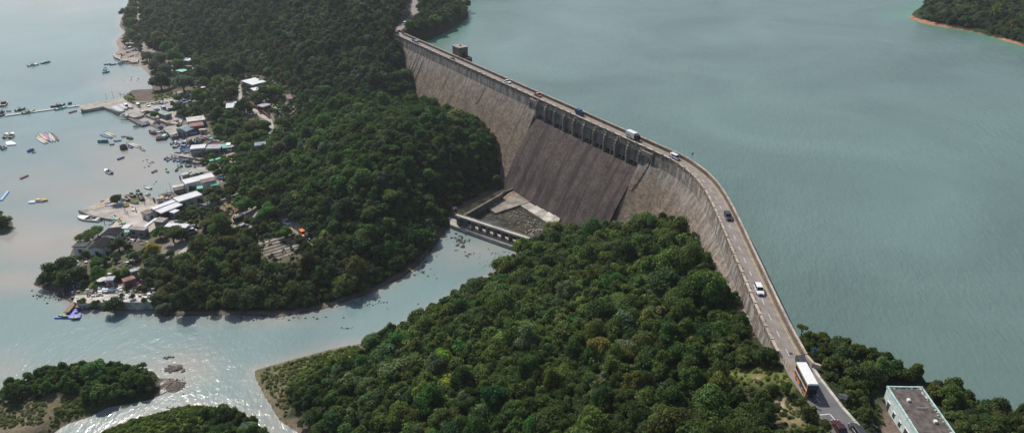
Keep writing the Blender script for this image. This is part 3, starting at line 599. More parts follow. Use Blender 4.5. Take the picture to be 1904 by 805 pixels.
X5, Y5, Z5, x5, y5 = [q[ok5] for q in (X5, Y5, Z5, x5, y5)]; n5 = len(X5); r5 = g.uniform(.9, 1.6, n5); t5 = np.array((.044, .066, .018)) * (1.45 + .35 * wob(X5, Y5, 9, 40) + g.uniform(-.35, .35, n5))[:, None]
ol = inpoly(x5, y5, [(1480,560),(2060,650),(2060,1000),(1480,1000)]) | inpoly(x5, y5, [(300,420),(470,390),(700,480),(700,600),(290,600)]); t5[ol] *= (1.35, 1.12, 1.1)
isle = inpoly(x5, y5, [(-200,650),(500,650),(520,1000),(-200,1000)]); t5[isle] *= (1.2, 1.3, 1.1)
gn_stuff('shrub_layer', np.stack([X5, Y5, Z5 + .1], -1), r5, r5 * g.uniform(1.0, 1.7, n5), t5, wood_col, 'shrubs and vines closing the gaps under the taller trees of the wood', 'shrubs')
# undergrowth: knee-high scrub in the gaps and clearings
X, Y = scatter(1.9, .5); Zt = hz(X, Y); x, y, zc = proj(X, Y, Zt)
SCR = [([(1343,690),(1420,682),(1466,690),(1474,722),(1425,732),(1345,712)], (.12,.15,.04), .35, .7), ([(1425,735),(1475,738),(1512,805),(1420,805)], (.085,.11,.03), .75, .7), ([(540,655),(665,640),(680,655),(600,690),(545,720),(528,700)], (.095,.145,.022), .85, .8),
       ([(115,745),(190,722),(218,742),(160,775),(120,795),(85,800)], (.085,.11,.02), .9, 1.0), ([(190,800),(300,762),(390,746),(420,765),(300,815)], (.075,.125,.012), .95, .9), ([(330,395),(400,372),(470,385),(470,400),(430,425),(370,430)], (.085,.10,.035), .4, .8),
       ([(225,480),(300,480),(300,515),(225,515)], (.06,.085,.025), .4, .6), ([(1600,700),(1640,760),(1640,805),(1580,790),(1540,720)], (.07,.10,.025), .5, .9), ([(1478,690),(1500,740),(1525,790),(1500,790),(1470,740)], (.07,.10,.03), .9, .8), ([(500,190),(570,180),(560,225),(500,225)], (.06,.085,.03), .3, .8),
       ([(465,425),(560,428),(590,470),(560,500),(470,480)], (.06,.10,.025), .22, .8), ([(-60,385),(30,385),(30,440),(-60,450)], (.07,.10,.03), .9, 1.0), ([(-40,720),(90,745),(80,775),(-40,780)], (.13,.12,.06), .35, .8), ([(225,60),(262,40),(262,100),(235,90)], (.08,.11,.03), .5, .9), ([(435,300),(470,300),(455,360),(420,350)], (.055,.09,.025), .5, .9)]
pk = np.zeros(len(X), bool); tt = np.zeros((len(X), 3)); ss = np.ones(len(X))
for poly, t, pr, s in SCR:
    m = inpoly(x, y, poly) & (g.uniform(size=len(X)) < pr) & (Zt > .35) & ((dam_off(X, Y) > 4.5) | (Y < 112)) & (segdist(X, Y, NEAR_ROAD, False) > 3.6); pk |= m; tt[m] = t; ss[m] = s
X7, Y7 = scatter(.85, .5); Z7 = hz(X7, Y7); x7, y7, _ = proj(X7, Y7, Z7); pk7 = np.zeros(len(X7), bool); t7 = np.zeros((len(X7), 3))
for poly, t, pr in [([(1343,688),(1420,682),(1466,688),(1478,730),(1425,738),(1345,715)], (.13,.15,.04), .5), ([(1425,730),(1478,735),(1520,810),(1420,810)], (.10,.12,.04), .5), ([(530,655),(665,638),(682,655),(600,692),(545,725),(520,700)], (.095,.135,.025), .9), ([(110,745),(190,720),(220,742),(160,778),(120,798),(80,800)], (.09,.11,.025), .8),
                    ([(180,805),(300,760),(392,745),(425,765),(300,820)], (.08,.115,.015), .95), ([(225,178),(245,174),(256,190),(240,194)], (.085,.10,.035), .3), ([(284,168),(330,172),(325,184),(285,190)], (.085,.10,.035), .4), ([(1590,690),(1650,700),(1640,805),(1570,790),(1530,715)], (.08,.10,.03), .5), ([(465,432),(560,430),(585,480),(500,500)], (.09,.11,.03), .16), ([(330,395),(400,372),(470,380),(470,400),(430,425),(370,430)], (.12,.11,.045), .3), ([(474,690),(530,668),(600,650),(560,690),(530,780)], (.13,.135,.05), .75), ([(-40,715),(90,745),(80,790),(-40,800)], (.11,.125,.045), .8)]:
    m = inpoly(x7, y7, poly) & (g.uniform(size=len(X7)) < pr) & (Z7 > .3) & (segdist(X7, Y7, NEAR_ROAD, False) > 3.3); pk7 |= m; t7[m] = t
m = int(pk7.sum()); s7 = g.uniform(.3, .62, m); gn_stuff('rough_grass', np.stack([X7, Y7, Z7 - .12], -1)[pk7], s7, s7 * g.uniform(.5, .9, m), t7[pk7] * 1.3 * (1 + g.uniform(-.35, .35, (m, 1))), wood_col, 'tufts of rough grass on the open banks and clearings', 'grass')
pp = np.stack([X, Y, Zt - .3], -1)[pk]; m = len(pp); s_ = ss[pk] * g.uniform(.5, 1.1, m)
gn_stuff('undergrowth', pp, s_, s_ * .75, tt[pk] * (1 + g.uniform(-.3, .3, (m, 1))), wood_col, 'low scrub and tall grass in the clearings and along the banks', 'undergrowth')
# ------------------------------------------------------------------ the dam
SEG = []; acc = 0
pc = [Vector((a, b, 0)) for a, b in RC[1:]]
def catmull(p, k=8):
    o = []
    for i in range(len(p) - 1):
        p0 = p[max(i - 1, 0)]; p1 = p[i]; p2 = p[i + 1]; p3 = p[min(i + 2, len(p) - 1)]
        for j in range(k): t = j / k; o.append(.5 * ((2 * p1) + (p2 - p0) * t + (2 * p0 - 5 * p1 + 4 * p2 - p3) * t * t + (3 * p1 - p0 - 3 * p2 + p3) * t ** 3))
    o.append(p[-1]); return o
curve = pc[:5] + catmull(pc[4:], 6)[1:]
cum = [0]
for a, b in zip(curve[:-1], curve[1:]): cum.append(cum[-1] + (b - a).length)
STOT = cum[-1]
def at_s(s):
    s = max(0, min(STOT, s)); i = max(0, min(len(cum) - 2, int(np.searchsorted(cum, s)) - 1)); t = (s - cum[i]) / (cum[i + 1] - cum[i]); return curve[i].lerp(curve[i + 1], t)
def frame(s):
    a = at_s(s - 2.0); b = at_s(s + 2.0); t = (b - a).normalized(); return at_s(s), t, Vector((t.y, -t.x, 0))   # n: downstream side
def D(s, off, z): p, t, n = frame(s); q = p + n * off; return Vector((q.x, q.y, z))
def s_of(px, py, off):
    best = None
    for k in range(801):
        z = k * .05; q = P(px, py, z); a = pc[0]; t = (pc[4] - pc[0]).normalized(); n = Vector((t.y, -t.x, 0)); o = (q - a).dot(n)
        if best is None or abs(o - off) < best[0]: best = (abs(o - off), (q - a).xy.dot(t.xy), z)
    return best[1], best[2]
def sweep(prof, s0, s1, step, name, m, parent, caps=True, uvs=1.0):
    """prof: (off, z) points going round the section; closed when caps"""
    n = max(2, int((s1 - s0) / step) + 1); ss = [s0 + (s1 - s0) * i / (n - 1) for i in range(n)]; k = len(prof); V = []; F = []
    for s in ss:
        pr = prof(s) if callable(prof) else prof
        for (o, z) in pr: V.append(D(s, o, z))
    k = len(prof(s0) if callable(prof) else prof)
    for i in range(n - 1):
        for j in range(k if caps else k - 1): a = i * k + j; b = i * k + (j + 1) % k; F.append((a, b, b + k, a + k))
    if caps: F.append(tuple(range(k - 1, -1, -1))); F.append(tuple((n - 1) * k + j for j in range(k)))
    me = bpy.data.meshes.new(name); me.from_pydata([tuple(v) for v in V], [], F); me.materials.append(m)
    uvl = me.uv_layers.new(name='UVMap'); pr = prof(s0) if callable(prof) else prof; d = [0]
    for j in range(k): a = pr[j]; b = pr[(j + 1) % k]; d.append(d[-1] + math.hypot(a[0] - b[0], a[1] - b[1]))
    li = 0
    for fi, f in enumerate(F):
        for c, vi in enumerate(f):
            i, j = divmod(vi, k); dj = d[j]
            if j == 0 and fi < (n - 1) * k and fi % k == k - 1 and caps: dj = d[k]
            uvl.data[li].uv = (ss[i], dj); li += 1
    bm = bmesh.new(); bm.from_mesh(me); bmesh.ops.recalc_face_normals(bm, faces=bm.faces); bm.to_mesh(me); bm.free()
    return link(name, me, parent)
def stone(name, c1, c2, mortar, streak, bw=1.1, bh=.5, stain=(.04,.035,.035), topz=None, light=(.40,.385,.365), streaks=(.52, .60), lw=.35):
    m, n, b = nodes(name); uv = n.nodes.new('ShaderNodeUVMap'); uv.uv_map = 'UVMap'; gm = n.nodes.new('ShaderNodeNewGeometry')
    br = n.nodes.new('ShaderNodeTexBrick'); br.inputs['Scale'].default_value = 1; br.inputs['Brick Width'].default_value = bw; br.inputs['Row Height'].default_value = bh; br.inputs['Mortar Size'].default_value = .05; br.inputs['Mortar Smooth'].default_value = .3
    br.inputs['Color1'].default_value = (*c1, 1); br.inputs['Color2'].default_value = (*c2, 1); br.inputs['Mortar'].default_value = (*mortar, 1); sock(n, uv.outputs[0], br.inputs['Vector'])
    nz = n.nodes.new('ShaderNodeTexNoise'); nz.inputs['Scale'].default_value = .28; nz.inputs['Detail'].default_value = 10; nz.inputs['Roughness'].default_value = .8; sock(n, gm.outputs['Position'], nz.inputs['Vector'])
    mr = n.nodes.new('ShaderNodeMapRange'); mr.inputs[1].default_value = .3; mr.inputs[2].default_value = .7; mr.inputs[3].default_value = .5; mr.inputs[4].default_value = 1.5; sock(n, nz.outputs[0], mr.inputs[0])
    m1 = n.nodes.new('ShaderNodeMix'); m1.data_type = 'RGBA'; m1.blend_type = 'MULTIPLY'; m1.inputs[0].default_value = 1; sock(n, br.outputs[0], m1.inputs[6]); sock(n, mr.outputs[0], m1.inputs[7])
    mp = n.nodes.new('ShaderNodeMapping'); mp.inputs['Scale'].default_value = (.26, .022, 1); sock(n, uv.outputs[0], mp.inputs['Vector'])
    st = n.nodes.new('ShaderNodeTexNoise'); st.inputs['Scale'].default_value = 1; st.inputs['Detail'].default_value = 6; st.inputs['Roughness'].default_value = .65; sock(n, mp.outputs[0], st.inputs['Vector'])
    r2 = n.nodes.new('ShaderNodeMapRange'); r2.inputs[1].default_value = streaks[0]; r2.inputs[2].default_value = streaks[1]; r2.inputs[4].default_value = streak; sock(n, st.outputs[0], r2.inputs[0])
    m2 = n.nodes.new('ShaderNodeMix'); m2.data_type = 'RGBA'; sock(n, r2.outputs[0], m2.inputs[0]); sock(n, m1.outputs[2], m2.inputs[6]); m2.inputs[7].default_value = (*stain, 1)
    out = m2.outputs[2]
    if topz:   # pale lime runs below the coping
        sp = n.nodes.new('ShaderNodeSeparateXYZ'); sock(n, gm.outputs['Position'], sp.inputs[0])
        r3 = n.nodes.new('ShaderNodeMapRange'); r3.inputs[1].default_value = topz[0]; r3.inputs[2].default_value = topz[1]; sock(n, sp.outputs[2], r3.inputs[0])
        m4 = n.nodes.new('ShaderNodeMapping'); m4.inputs['Scale'].default_value = (.6, .13, 1); m4.inputs['Location'].default_value = (3, 9, 0); sock(n, uv.outputs[0], m4.inputs['Vector'])
        s4 = n.nodes.new('ShaderNodeTexNoise'); s4.inputs['Detail'].default_value = 7; s4.inputs['Scale'].default_value = 1; s4.inputs['Roughness'].default_value = .7; sock(n, m4.outputs[0], s4.inputs['Vector'])
        r4 = n.nodes.new('ShaderNodeMapRange'); r4.inputs[1].default_value = .46; r4.inputs[2].default_value = .62; r4.inputs[4].default_value = .95; sock(n, s4.outputs[0], r4.inputs[0])
        mu = n.nodes.new('ShaderNodeMath'); mu.operation = 'MULTIPLY'; sock(n, r3.outputs[0], mu.inputs[0]); sock(n, r4.outputs[0], mu.inputs[1])
        gz = n.nodes.new('ShaderNodeMix'); gz.data_type = 'RGBA'; mq = n.nodes.new('ShaderNodeMath'); mq.operation = 'MULTIPLY'; mq.inputs[1].default_value = .28; sock(n, r3.outputs[0], mq.inputs[0]); sock(n, mq.outputs[0], gz.inputs[0]); sock(n, out, gz.inputs[6]); gz.inputs[7].default_value = (.155, .15, .148, 1)
        m5 = n.nodes.new('ShaderNodeMix'); m5.data_type = 'RGBA'; sock(n, mu.outputs[0], m5.inputs[0]); sock(n, gz.outputs[2], m5.inputs[6]); m5.inputs[7].default_value = (*light, 1); out = m5.outputs[2]
    sock(n, out, b.inputs['Base Color']); b.inputs['Roughness'].default_value = .9; b.inputs['Specular IOR Level'].default_value = .2
    bp = n.nodes.new('ShaderNodeBump'); bp.inputs['Strength'].default_value = .8; bp.inputs['Distance'].default_value = .14
    md = n.nodes.new('ShaderNodeMath'); md.operation = 'MULTIPLY_ADD'; md.inputs[1].default_value = -.6; sock(n, br.outputs['Fac'], md.inputs[0]); sock(n, nz.outputs[0], md.inputs[2]); sock(n, md.outputs[0], bp.inputs['Height']); sock(n, bp.outputs[0], b.inputs['Normal'])
    return m
st_face = stone('granite_masonry', (.29,.222,.163), (.15,.118,.09), (.10,.09,.08), .5, 1.3, .55, (.07,.06,.055), (25, 34))
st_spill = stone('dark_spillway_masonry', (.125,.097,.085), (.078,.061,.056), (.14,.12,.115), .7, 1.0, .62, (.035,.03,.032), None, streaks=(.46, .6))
st_arch = stone('arcade_concrete', (.24,.215,.19), (.20,.18,.16), (.15,.14,.13), .8, 3, 1.5, (.05,.045,.045), None, streaks=(.42, .6))
st_pier = stone('pier_stone', (.33,.295,.25), (.26,.23,.195), (.17,.15,.13), .35, 1.2, .5, (.09,.08,.07), None)
st_par = stone('parapet_stone', (.22,.17,.13), (.17,.135,.105), (.12,.10,.085), .5, 1.0, .4, (.09,.07,.055), None)
st_cap = mat('parapet_coping', (.40,.34,.28), .9, .4, .6)
s_a = s_of(996, 219.4, 3.6)[0]; s_b = s_of(1186.7, 306, 3.6)[0]; NB = 10; PW = (s_b - s_a) / NB
print('arcade', s_a, s_b, PW, 'len', STOT)
dam = empty('dam', (0, 0, 0), 0, 'curved granite masonry dam with an arched spillway carrying the road across the reservoir', 'dam')
BAT = .52
def face_off(z): return 2.75 + BAT * max(32.5 - z, 0) + .35 * min(max((36.2 - z) / 3.7, 0), 1)
prof_main = [(-2.75, 8), (-2.75, RZ - .05), (2.75, RZ - .05), (2.75, 36.2)] + [(face_off(z), z) for z in (34.4, 32.5, 26, 20, 14, 8, 2, -2)]
sl, sr = s_a - 4.6, s_b + 5.2
sweep(prof_main, -3, s_a - .45, 2.0, 'masonry_wall', st_face, dam)
sweep(prof_main, s_b + .45, STOT, 1.5, 'masonry_wall', st_face, dam)
def ogee(z):
    t = (29.2 - z) / 27.0; return 3.9 + 15.6 * t + 1.2 * math.sin(math.pi * t) + 1.8 * max(t - .8, 0) ** 1.2 * 4
prof_sp = [(-2.0, 8), (-2.0, 29.0), (1.2, 29.4), (2.6, 29.5), (3.9, 29.2)] + [(ogee(z), z) for z in (27.5, 25, 22, 19, 16, 13, 10, 7.5, 5.5, 4, 3, 2.2, 1.5)] + [(24, -2)]
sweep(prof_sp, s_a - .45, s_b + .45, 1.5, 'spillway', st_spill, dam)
# beam carrying the road over the bays
sweep([(-2.75, 35.6), (-2.75, RZ - .05), (2.75, RZ - .05), (2.75, 35.6)], s_a - .45, s_b + .45, 3.2, 'road_beam', st_pier, dam)
def local_build(mb, name, m, parent, s, uvs=False):
    """mb in local metres: x along the dam, y downstream offset, z up"""
    me = mb.mesh(name, m); uvl = me.uv_layers.new(name='UVMap')
    p, t, n = frame(s)
    M = Matrix(((t.x, n.x, 0, p.x), (t.y, n.y, 0, p.y), (0, 0, 1, 0), (0, 0, 0, 1)))
    for po in me.polygons:
        for l in po.loop_indices: v = me.vertices[me.loops[l].vertex_index].co; uvl.data[l].uv = (v.x + (v.y if abs(po.normal.x) > .7 else 0) + s, v.z)
    o = link(name, me, parent); me.transform(M); me.flip_normals(); return o
# piers
for i in range(NB + 1):
    s = s_a + PW * i; mb = MB(); mb.box(-.42, .42, -2.6, 3.7, 27.5, 35.6); mb.box(-.3, .3, 3.7, 3.95, 26.5, 34.6, ty=.0); mb.box(-.5, .5, 2.75, 3.15, 34.6, RZ + .05)
    local_build(mb, 'pier', st_pier, dam, s)
# curtain walls with arched heads, two openings at the foot of each bay
for i in range(NB):
    s = s_a + PW * (i + .5); hw = PW / 2 - .42; mb = MB()
    # spandrel: front skin with an arch cut out of it (quads between arch curve and the beam soffit)
    N = 12; r = hw; spring = 33.2; rise = 1.9
    for sgn in (0,):
        for k in range(N):
            a0 = math.pi * k / N; a1 = math.pi * (k + 1) / N; x0, z0 = -r * math.cos(a0), spring + rise * math.sin(a0); x1, z1 = -r * math.cos(a1), spring + rise * math.sin(a1)
            mb.add([(x0, 2.76, z0), (x1, 2.76, z1), (x1, 2.76, 35.62), (x0, 2.76, 35.62)], [(0, 1, 2, 3)]); mb.add([(x0, 2.76, z0), (x0, 1.0, z0), (x1, 1.0, z1), (x1, 2.76, z1)], [(0, 1, 2, 3)])
    local_build(mb, 'arch', st_pier, dam, s)
    mb = MB(); th = .5
    zt, zo = 35.5, 30.75; y = lambda z: 2.3 + .14 * (35.5 - z)
    V = [(-hw, y(zo), zo), (hw, y(zo), zo), (hw, y(zt), zt), (-hw, y(zt), zt), (-hw, y(zo) - th, zo), (hw, y(zo) - th, zo), (hw, y(zt) - th, zt), (-hw, y(zt) - th, zt)]
    mb.add(V, [(0, 1, 2, 3), (7, 6, 5, 4), (0, 4, 5, 1), (1, 5, 6, 2), (2, 6, 7, 3), (3, 7, 4, 0)])
    for a, b in ((-hw, -hw + .35), (-.35, .35), (hw - .35, hw)): mb.box(a, b, y(zo) - th, y(zo), 29.35, zo)
    local_build(mb, 'curtain_wall', st_arch, dam, s)
    mb = MB(); mb.box(-hw, hw, .3, .8, 29.35, 35.5); local_build(mb, 'light_block_wall', conc_dark, dam, s)  # dark wall added behind the openings to shut out light and darken them
# blind arches at the two ends of the arcade
for s, hw in ((s_a - 2.9, 2.2), (s_b + 3.3, 2.6)):
    mb = MB(); N = 12
    for k in range(N):
        a0 = math.pi * k / N; a1 = math.pi * (k + 1) / N; x0, z0 = -hw * math.cos(a0), 33.0 + 2.0 * math.sin(a0); x1, z1 = -hw * math.cos(a1), 33.0 + 2.0 * math.sin(a1)
        mb.add([(x0, 3.35, z0), (x1, 3.35, z1), (x1, 3.35, 35.7), (x0, 3.35, 35.7)], [(0, 1, 2, 3)]); mb.add([(x0, 3.35, z0), (x0, 2.7, z0), (x1, 2.7, z1), (x1, 3.35, z1)], [(0, 1, 2, 3)])
    mb.box(-hw - .35, hw + .35, 2.74, 3.36, 35.7, 36.3); mb.box(-hw - .4, -hw, 2.6, 3.4, 28, 35.7); mb.box(hw, hw + .4, 2.6, 3.4, 28, 35.7)
    local_build(mb, 'blind_arch', st_pier, dam, s)
# parapets, with coping and regular little piers
sweep([(2.3, RZ - .06), (2.3, RZ + 1.0), (2.78, RZ + 1.0), (2.78, RZ - .06)], -3, STOT - 1, 1.6, 'downstream_parapet', st_par, dam)
sweep([(2.24, RZ + 1.0), (2.24, RZ + 1.12), (2.84, RZ + 1.12), (2.84, RZ + 1.0)], -3, STOT - 1, 1.6, 'coping', st_cap, dam)
up0 = 2
sweep([(-2.9, RZ - 3), (-2.9, RZ + 1.1), (-2.3, RZ + 1.1), (-2.3, RZ - 3)], up0, STOT + 0, 1.6, 'upstream_parapet', st_par, dam)
sweep([(-2.96, RZ + 1.1), (-2.96, RZ + 1.24), (-2.5, RZ + 1.24), (-2.5, RZ + 1.1)], up0, STOT + 0, 1.6, 'coping', st_cap, dam)

k = 0; s = 4.0
while s < STOT - 3:
    mb = MB(); mb.box(-.22, .22, 2.22, 2.87, RZ, RZ + 1.2); mb.box(-.27, .27, 2.18, 2.92, RZ + 1.2, RZ + 1.3); local_build(mb, 'parapet_pier', st_cap, dam, s); s += 4.3
for sA, z0, wd, ln in ((28, 30.5, .35, 17), (31.5, 31.0, .5, 18), (34.6, 31.2, .55, 17), (39.5, 30.6, .7, 20), (214, 32.4, .45, 12), (104, 31, .3, 9), (70, 30, .25, 8)):   # dark seepage runs below the drain holes
    V = []; F = []; sh = 1.0
    nseg = 14
    for j in range(nseg + 1):
        t = j / nseg; z = z0 + 1.5 - ln * t * .95; o_ = face_off(z) + .03; drift = -2.2 * t * t; wj = wd * 1.5 * (.25 + 1.0 * t) * (1 + .25 * math.sin(j * 2.3 + sA)) * (1.0 if t < .93 else .5)
        V += [D(sA + drift - wj, o_, z), D(sA + drift + wj, o_, z)]
        if j: F.append((2 * j - 2, 2 * j - 1, 2 * j + 1, 2 * j))
    me = bpy.data.meshes.new('seepage_stain'); me.from_pydata([tuple(v) for v in V], [], F); me.materials.append(mat('wet_black_stain', (.03, .027, .027), .8, .5, 1.5)); link('seepage_stain', me, dam)

# ------------------------------------------------------------------ roads
def ribbon(name, pts, w0, z, m, label=None, cat='road', kind='structure', parent=None, thick=0):
    """pts: (x, y) or (x, y, z, halfwidth)"""
    V = []; F = []; n = len(pts)
    for i, q in enumerate(pts):
        a = Vector(pts[max(i - 1, 0)][:2]); b = Vector(pts[min(i + 1, n - 1)][:2]); t = (b - a).normalized(); nn = Vector((t.y, -t.x)); hw = q[3] if len(q) > 3 else w0; zz = (q[2] if len(q) > 2 else z); c = Vector(q[:2])
        l = c + nn * hw; r = c - nn * hw; V += [(l.x, l.y, zz), (r.x, r.y, zz)]
        if i: F.append((2 * i - 2, 2 * i, 2 * i + 1, 2 * i - 1))
    me = bpy.data.meshes.new(name); me.from_pydata(V, [], F); me.materials.append(m); bm = bmesh.new(); bm.from_mesh(me)
    for f in bm.faces:
        if f.normal.z < 0: f.normal_flip()
    bm.to_mesh(me); bm.free(); o = link(name, me, parent)
    if label: tag(o, label, cat, kind=kind)
    return o
dpts = [tuple(at_s(s).xy) for s in np.arange(0, STOT + .1, 1.5)]
far_pts = [tuple(v.xy) for v in catmull([Vector((*q, 0)) for q in FAR_ROAD], 6)][::-1]
near_pts = [tuple(v.xy) for v in catmull([Vector((*q, 0)) for q in NEAR_ROAD], 6)]
far_w = [(x_, y_, RZ, 2.2 if i > len(far_pts) - 8 else 2.6) for i, (x_, y_) in enumerate(far_pts[:-1])]
ribbon('road', far_w + [(a, b, RZ, 2.32) for a, b in dpts] + [(a, b, RZ, 2.45 + .35 * min(i / 6, 1)) for i, (a, b) in enumerate(near_pts[1:])], 2.4, RZ, asphalt, 'narrow asphalt road running along the crest of the dam')
road = bpy.data.objects['road']
ribbon('road_patch', [(56.9,101.0,RZ+.004,2.7),(57.0,98,RZ+.004,2.75),(57.25,94.3,RZ+.004,2.8),(57.85,91,RZ+.004,2.8),(58.8,84.5,RZ+.004,2.8),(60.2,77,RZ+.004,2.8)], 2, RZ, asphalt2, parent=road)
mk = MB()
def dash(mb, p0, p1, w, z):
    a = Vector(p0[:2]); b = Vector(p1[:2]); t = (b - a).normalized(); n = Vector((t.y, -t.x)) * w / 2; V = [(*(a + n), z), (*(b + n), z), (*(b - n), z), (*(a - n), z)]; mb.add(V, [(3, 2, 1, 0)] if (V[1][0]-V[0][0])*(V[3][1]-V[0][1])-(V[1][1]-V[0][1])*(V[3][0]-V[0][0]) < 0 else [(0,1,2,3)])
s = 6
while s < STOT - 2: dash(mk, D(s, .15, 0), D(s + 2.2, .15, 0), .14, RZ + .006); s += 6.0
for a, b in zip(near_pts[3:14:5], near_pts[4:15:5]): dash(mk, a, b, .14, RZ + .010)
q = [P(1516, 771.5, RZ), P(1543, 769, RZ), P(1575, 806, RZ), P(1600, 850, RZ)]
for a, b in zip(q[:-1], q[1:]): dash(mk, a, b, .2, RZ + .012)
dash(mk, P(1517, 739, RZ), P(1525, 748.5, RZ), .14, RZ + .012)
mk.build('lane_marking', paint, road)
yl = MB()
for s in np.arange(150, STOT, 3): dash(yl, D(s, -1.8, 0), D(s + 2.9, -1.8, 0), .16, RZ + .007)
for a, b in ((D(STOT - 4, 2.0, 0), D(STOT + 0, 2.1, 0)), ((54.1, 107.5), (54.4, 104.5)), ((58.6, 110), (58.9, 106))): dash(yl, a, b, .3, RZ + .008)
yl.build('yellow_edge_line', ypaint, road)
mh = MB()
for (x0, y0) in ((1470, 657), (1404, 531)): c_ = P(x0, y0, RZ); mh.box(c_.x - .4, c_.x + .4, c_.y - .35, c_.y + .35, RZ - .02, RZ + .012)
mh.build('manhole_cover', C['charcoal'], road)
# near right kerb and low wall where the road leaves the dam
rw = empty('roadside_wall', tuple(P(1489, 660, RZ)), 0, 'low stone kerb wall curving away from the near end of the dam beside the road', 'wall')
def wall_strip(pts, h, th, m, name, parent):
    mb = MB(); n = len(pts)
    for a, b in zip(pts[:-1], pts[1:]):
        t = (b.xy - a.xy).normalized(); nn = Vector((t.y, -t.x)) * th / 2; e = t * .05
        mb.prism([tuple(a.xy + nn - e), tuple(b.xy + nn + e), tuple(b.xy - nn + e), tuple(a.xy - nn - e)], [a.z - 1.2, b.z - 1.2, b.z - 1.2, a.z - 1.2], [a.z + h, b.z + h, b.z + h, a.z + h])
    me = mb.mesh(name, m); 
    if parent: me.transform(Matrix.Translation(-parent.location))
    return link(name, me, parent)
kp = [D(STOT - .3, -2.6, RZ), Vector((58.95, 105.6, RZ)), Vector((60.1, 104.9, RZ))]
wall_strip(kp, 1.1, .5, st_cap, 'wall', rw)
kb = empty('road_kerb', tuple(P(1532, 722, RZ)), 0, 'pale concrete kerb along the right edge of the road past the bus', 'kerb')
wall_strip([Vector((x_, y_, RZ)) for x_, y_ in [(58.95,105.2),(59.1,102.3),(59.5,99),(60.0,94.5),(60.7,90.9),(61.6,84.5),(63.4,76)]], .13, .55, conc_light, 'kerb', kb)
# ------------------------------------------------------------------ valve tower on the upstream side
ts, tz = s_of(853, 108, -2.6); print('tower s', ts, tz)
tw = empty('valve_house', tuple(D(ts - 2.6, -5.2, RZ)), 0, 'square granite valve house with flat roof standing on the upstream side of the dam', 'building')
def lb(mb, name, m, s, parent):
    o = local_build(mb, name, m, None, s); o.data.transform(Matrix.Translation(-parent.location)); o.parent = parent; return o
Ls = 7.0
mb = MB(); mb.box(-Ls / 2, Ls / 2, -8.0, -2.95, 20, RZ + 5.4); lb(mb, 'wall', st_par, ts - Ls / 2, tw)
mb = MB(); mb.box(-Ls / 2 - .25, Ls / 2 + .25, -8.25, -2.7, RZ + 5.4, RZ + 5.7); rf = lb(mb, 'roof', conc_roof, ts - Ls / 2, tw)
mb = MB(); mb.box(-.3, .3, -6, -5.4, RZ + 5.7, RZ + 6.3); lb(mb, 'roof_vent', conc_dark, ts - Ls / 2 , tw)
mb = MB(); mb.box(-.5, .5, -2.96, -2.9, RZ, RZ + 2.2); lb(mb, 'door', C['charcoal'], ts - Ls / 2, tw)
mb = MB(); mb.box(-.05, .04, -6.2, -4.9, RZ + 1.4, RZ + 3.2); lb(mb, 'window', glass, ts + .03, tw)
mb = MB(); mb.box(0, 5.2, -7.4, -6.9, 22, RZ + 1.5); mb.box(4.7, 5.2, -6.9, -2.9, 22, RZ + 1.5); mb.box(0, 4.7, -6.9, -2.9, 22, RZ + .2); lb(mb, 'balcony', st_par, ts + .05, tw)
# ------------------------------------------------------------------ stilling pool, footbridge, weir
pool_z = 2.0
pw_, pn, pb = nodes('clear_shallow_water'); pb.inputs['Base Color'].default_value = (.10, .10, .07, 1)
g_ = pn.nodes.new('ShaderNodeNewGeometry'); v_ = pn.nodes.new('ShaderNodeTexNoise'); v_.inputs['Scale'].default_value = .35; v_.inputs['Detail'].default_value = 9; v_.inputs['Roughness'].default_value = .7; sock(pn, g_.outputs['Position'], v_.inputs['Vector'])
cr = pn.nodes.new('ShaderNodeValToRGB'); e = cr.color_ramp.elements; e[0].position = .38; e[0].color = (.018, .017, .010, 1); e[1].position = .72; e[1].color = (.13, .12, .09, 1); q_ = cr.color_ramp.elements.new(.52); q_.color = (.05, .045, .028, 1); sock(pn, v_.outputs[0], cr.inputs[0]); sock(pn, cr.outputs[0], pb.inputs['Base Color']); pb.inputs['Roughness'].default_value = .12
bp_ = pn.nodes.new('ShaderNodeBump'); bp_.inputs['Strength'].default_value = .25; bp_.inputs['Distance'].default_value = .1; sock(pn, v_.outputs[0], bp_.inputs['Height']); sock(pn, bp_.outputs[0], pb.inputs['Normal'])
def slab(name, px, z0, z1, m, parent=None, label=None, cat=None, kind=None, group=None):
    mb = MB(); pts = [tuple(P(a, b, z1).xy) for a, b in px]; mb.prism(pts, z0, z1); o = mb.build(name, m, parent)
    if label: tag(o, label, cat, group, kind)
    return o
tag(slab('pool', [(840,396),(934,352),(950,340),(1085,410),(1050,440),(985,450)], 1.75, pool_z, pw_), 'shallow murky stilling pool at the foot of the spillway', 'water', kind='structure')
apron = empty('stone_apron', tuple(P(945, 380, 2.6)), 0, 'rust stained flat concrete apron in the pool under the spillway', 'apron')
def onto(o, parent): o.data.transform(Matrix.Translation(-parent.location)); o.parent = parent; return o
st_apron = mat('stained_apron_concrete', (.25, .225, .19), .9, .55, .22, bump=.3); st_orange = mat('iron_stain', (.26, .13, .07), .9, .6, .6)
onto(slab('slab', [(904.8,385),(933.7,369),(955,352),(976,360),(988,374),(921.6,396)], 1.5, 2.75, st_apron), apron)
onto(slab('iron_stain', [(922,376.5),(936,368.5),(958,354),(961,357),(938,371),(926,378)], 2.7, 2.754, st_orange), apron)
steps = empty('spillway_steps', tuple(P(1005, 395, 3)), 0, 'row of pale concrete steps descending along the toe of the spillway', 'steps')
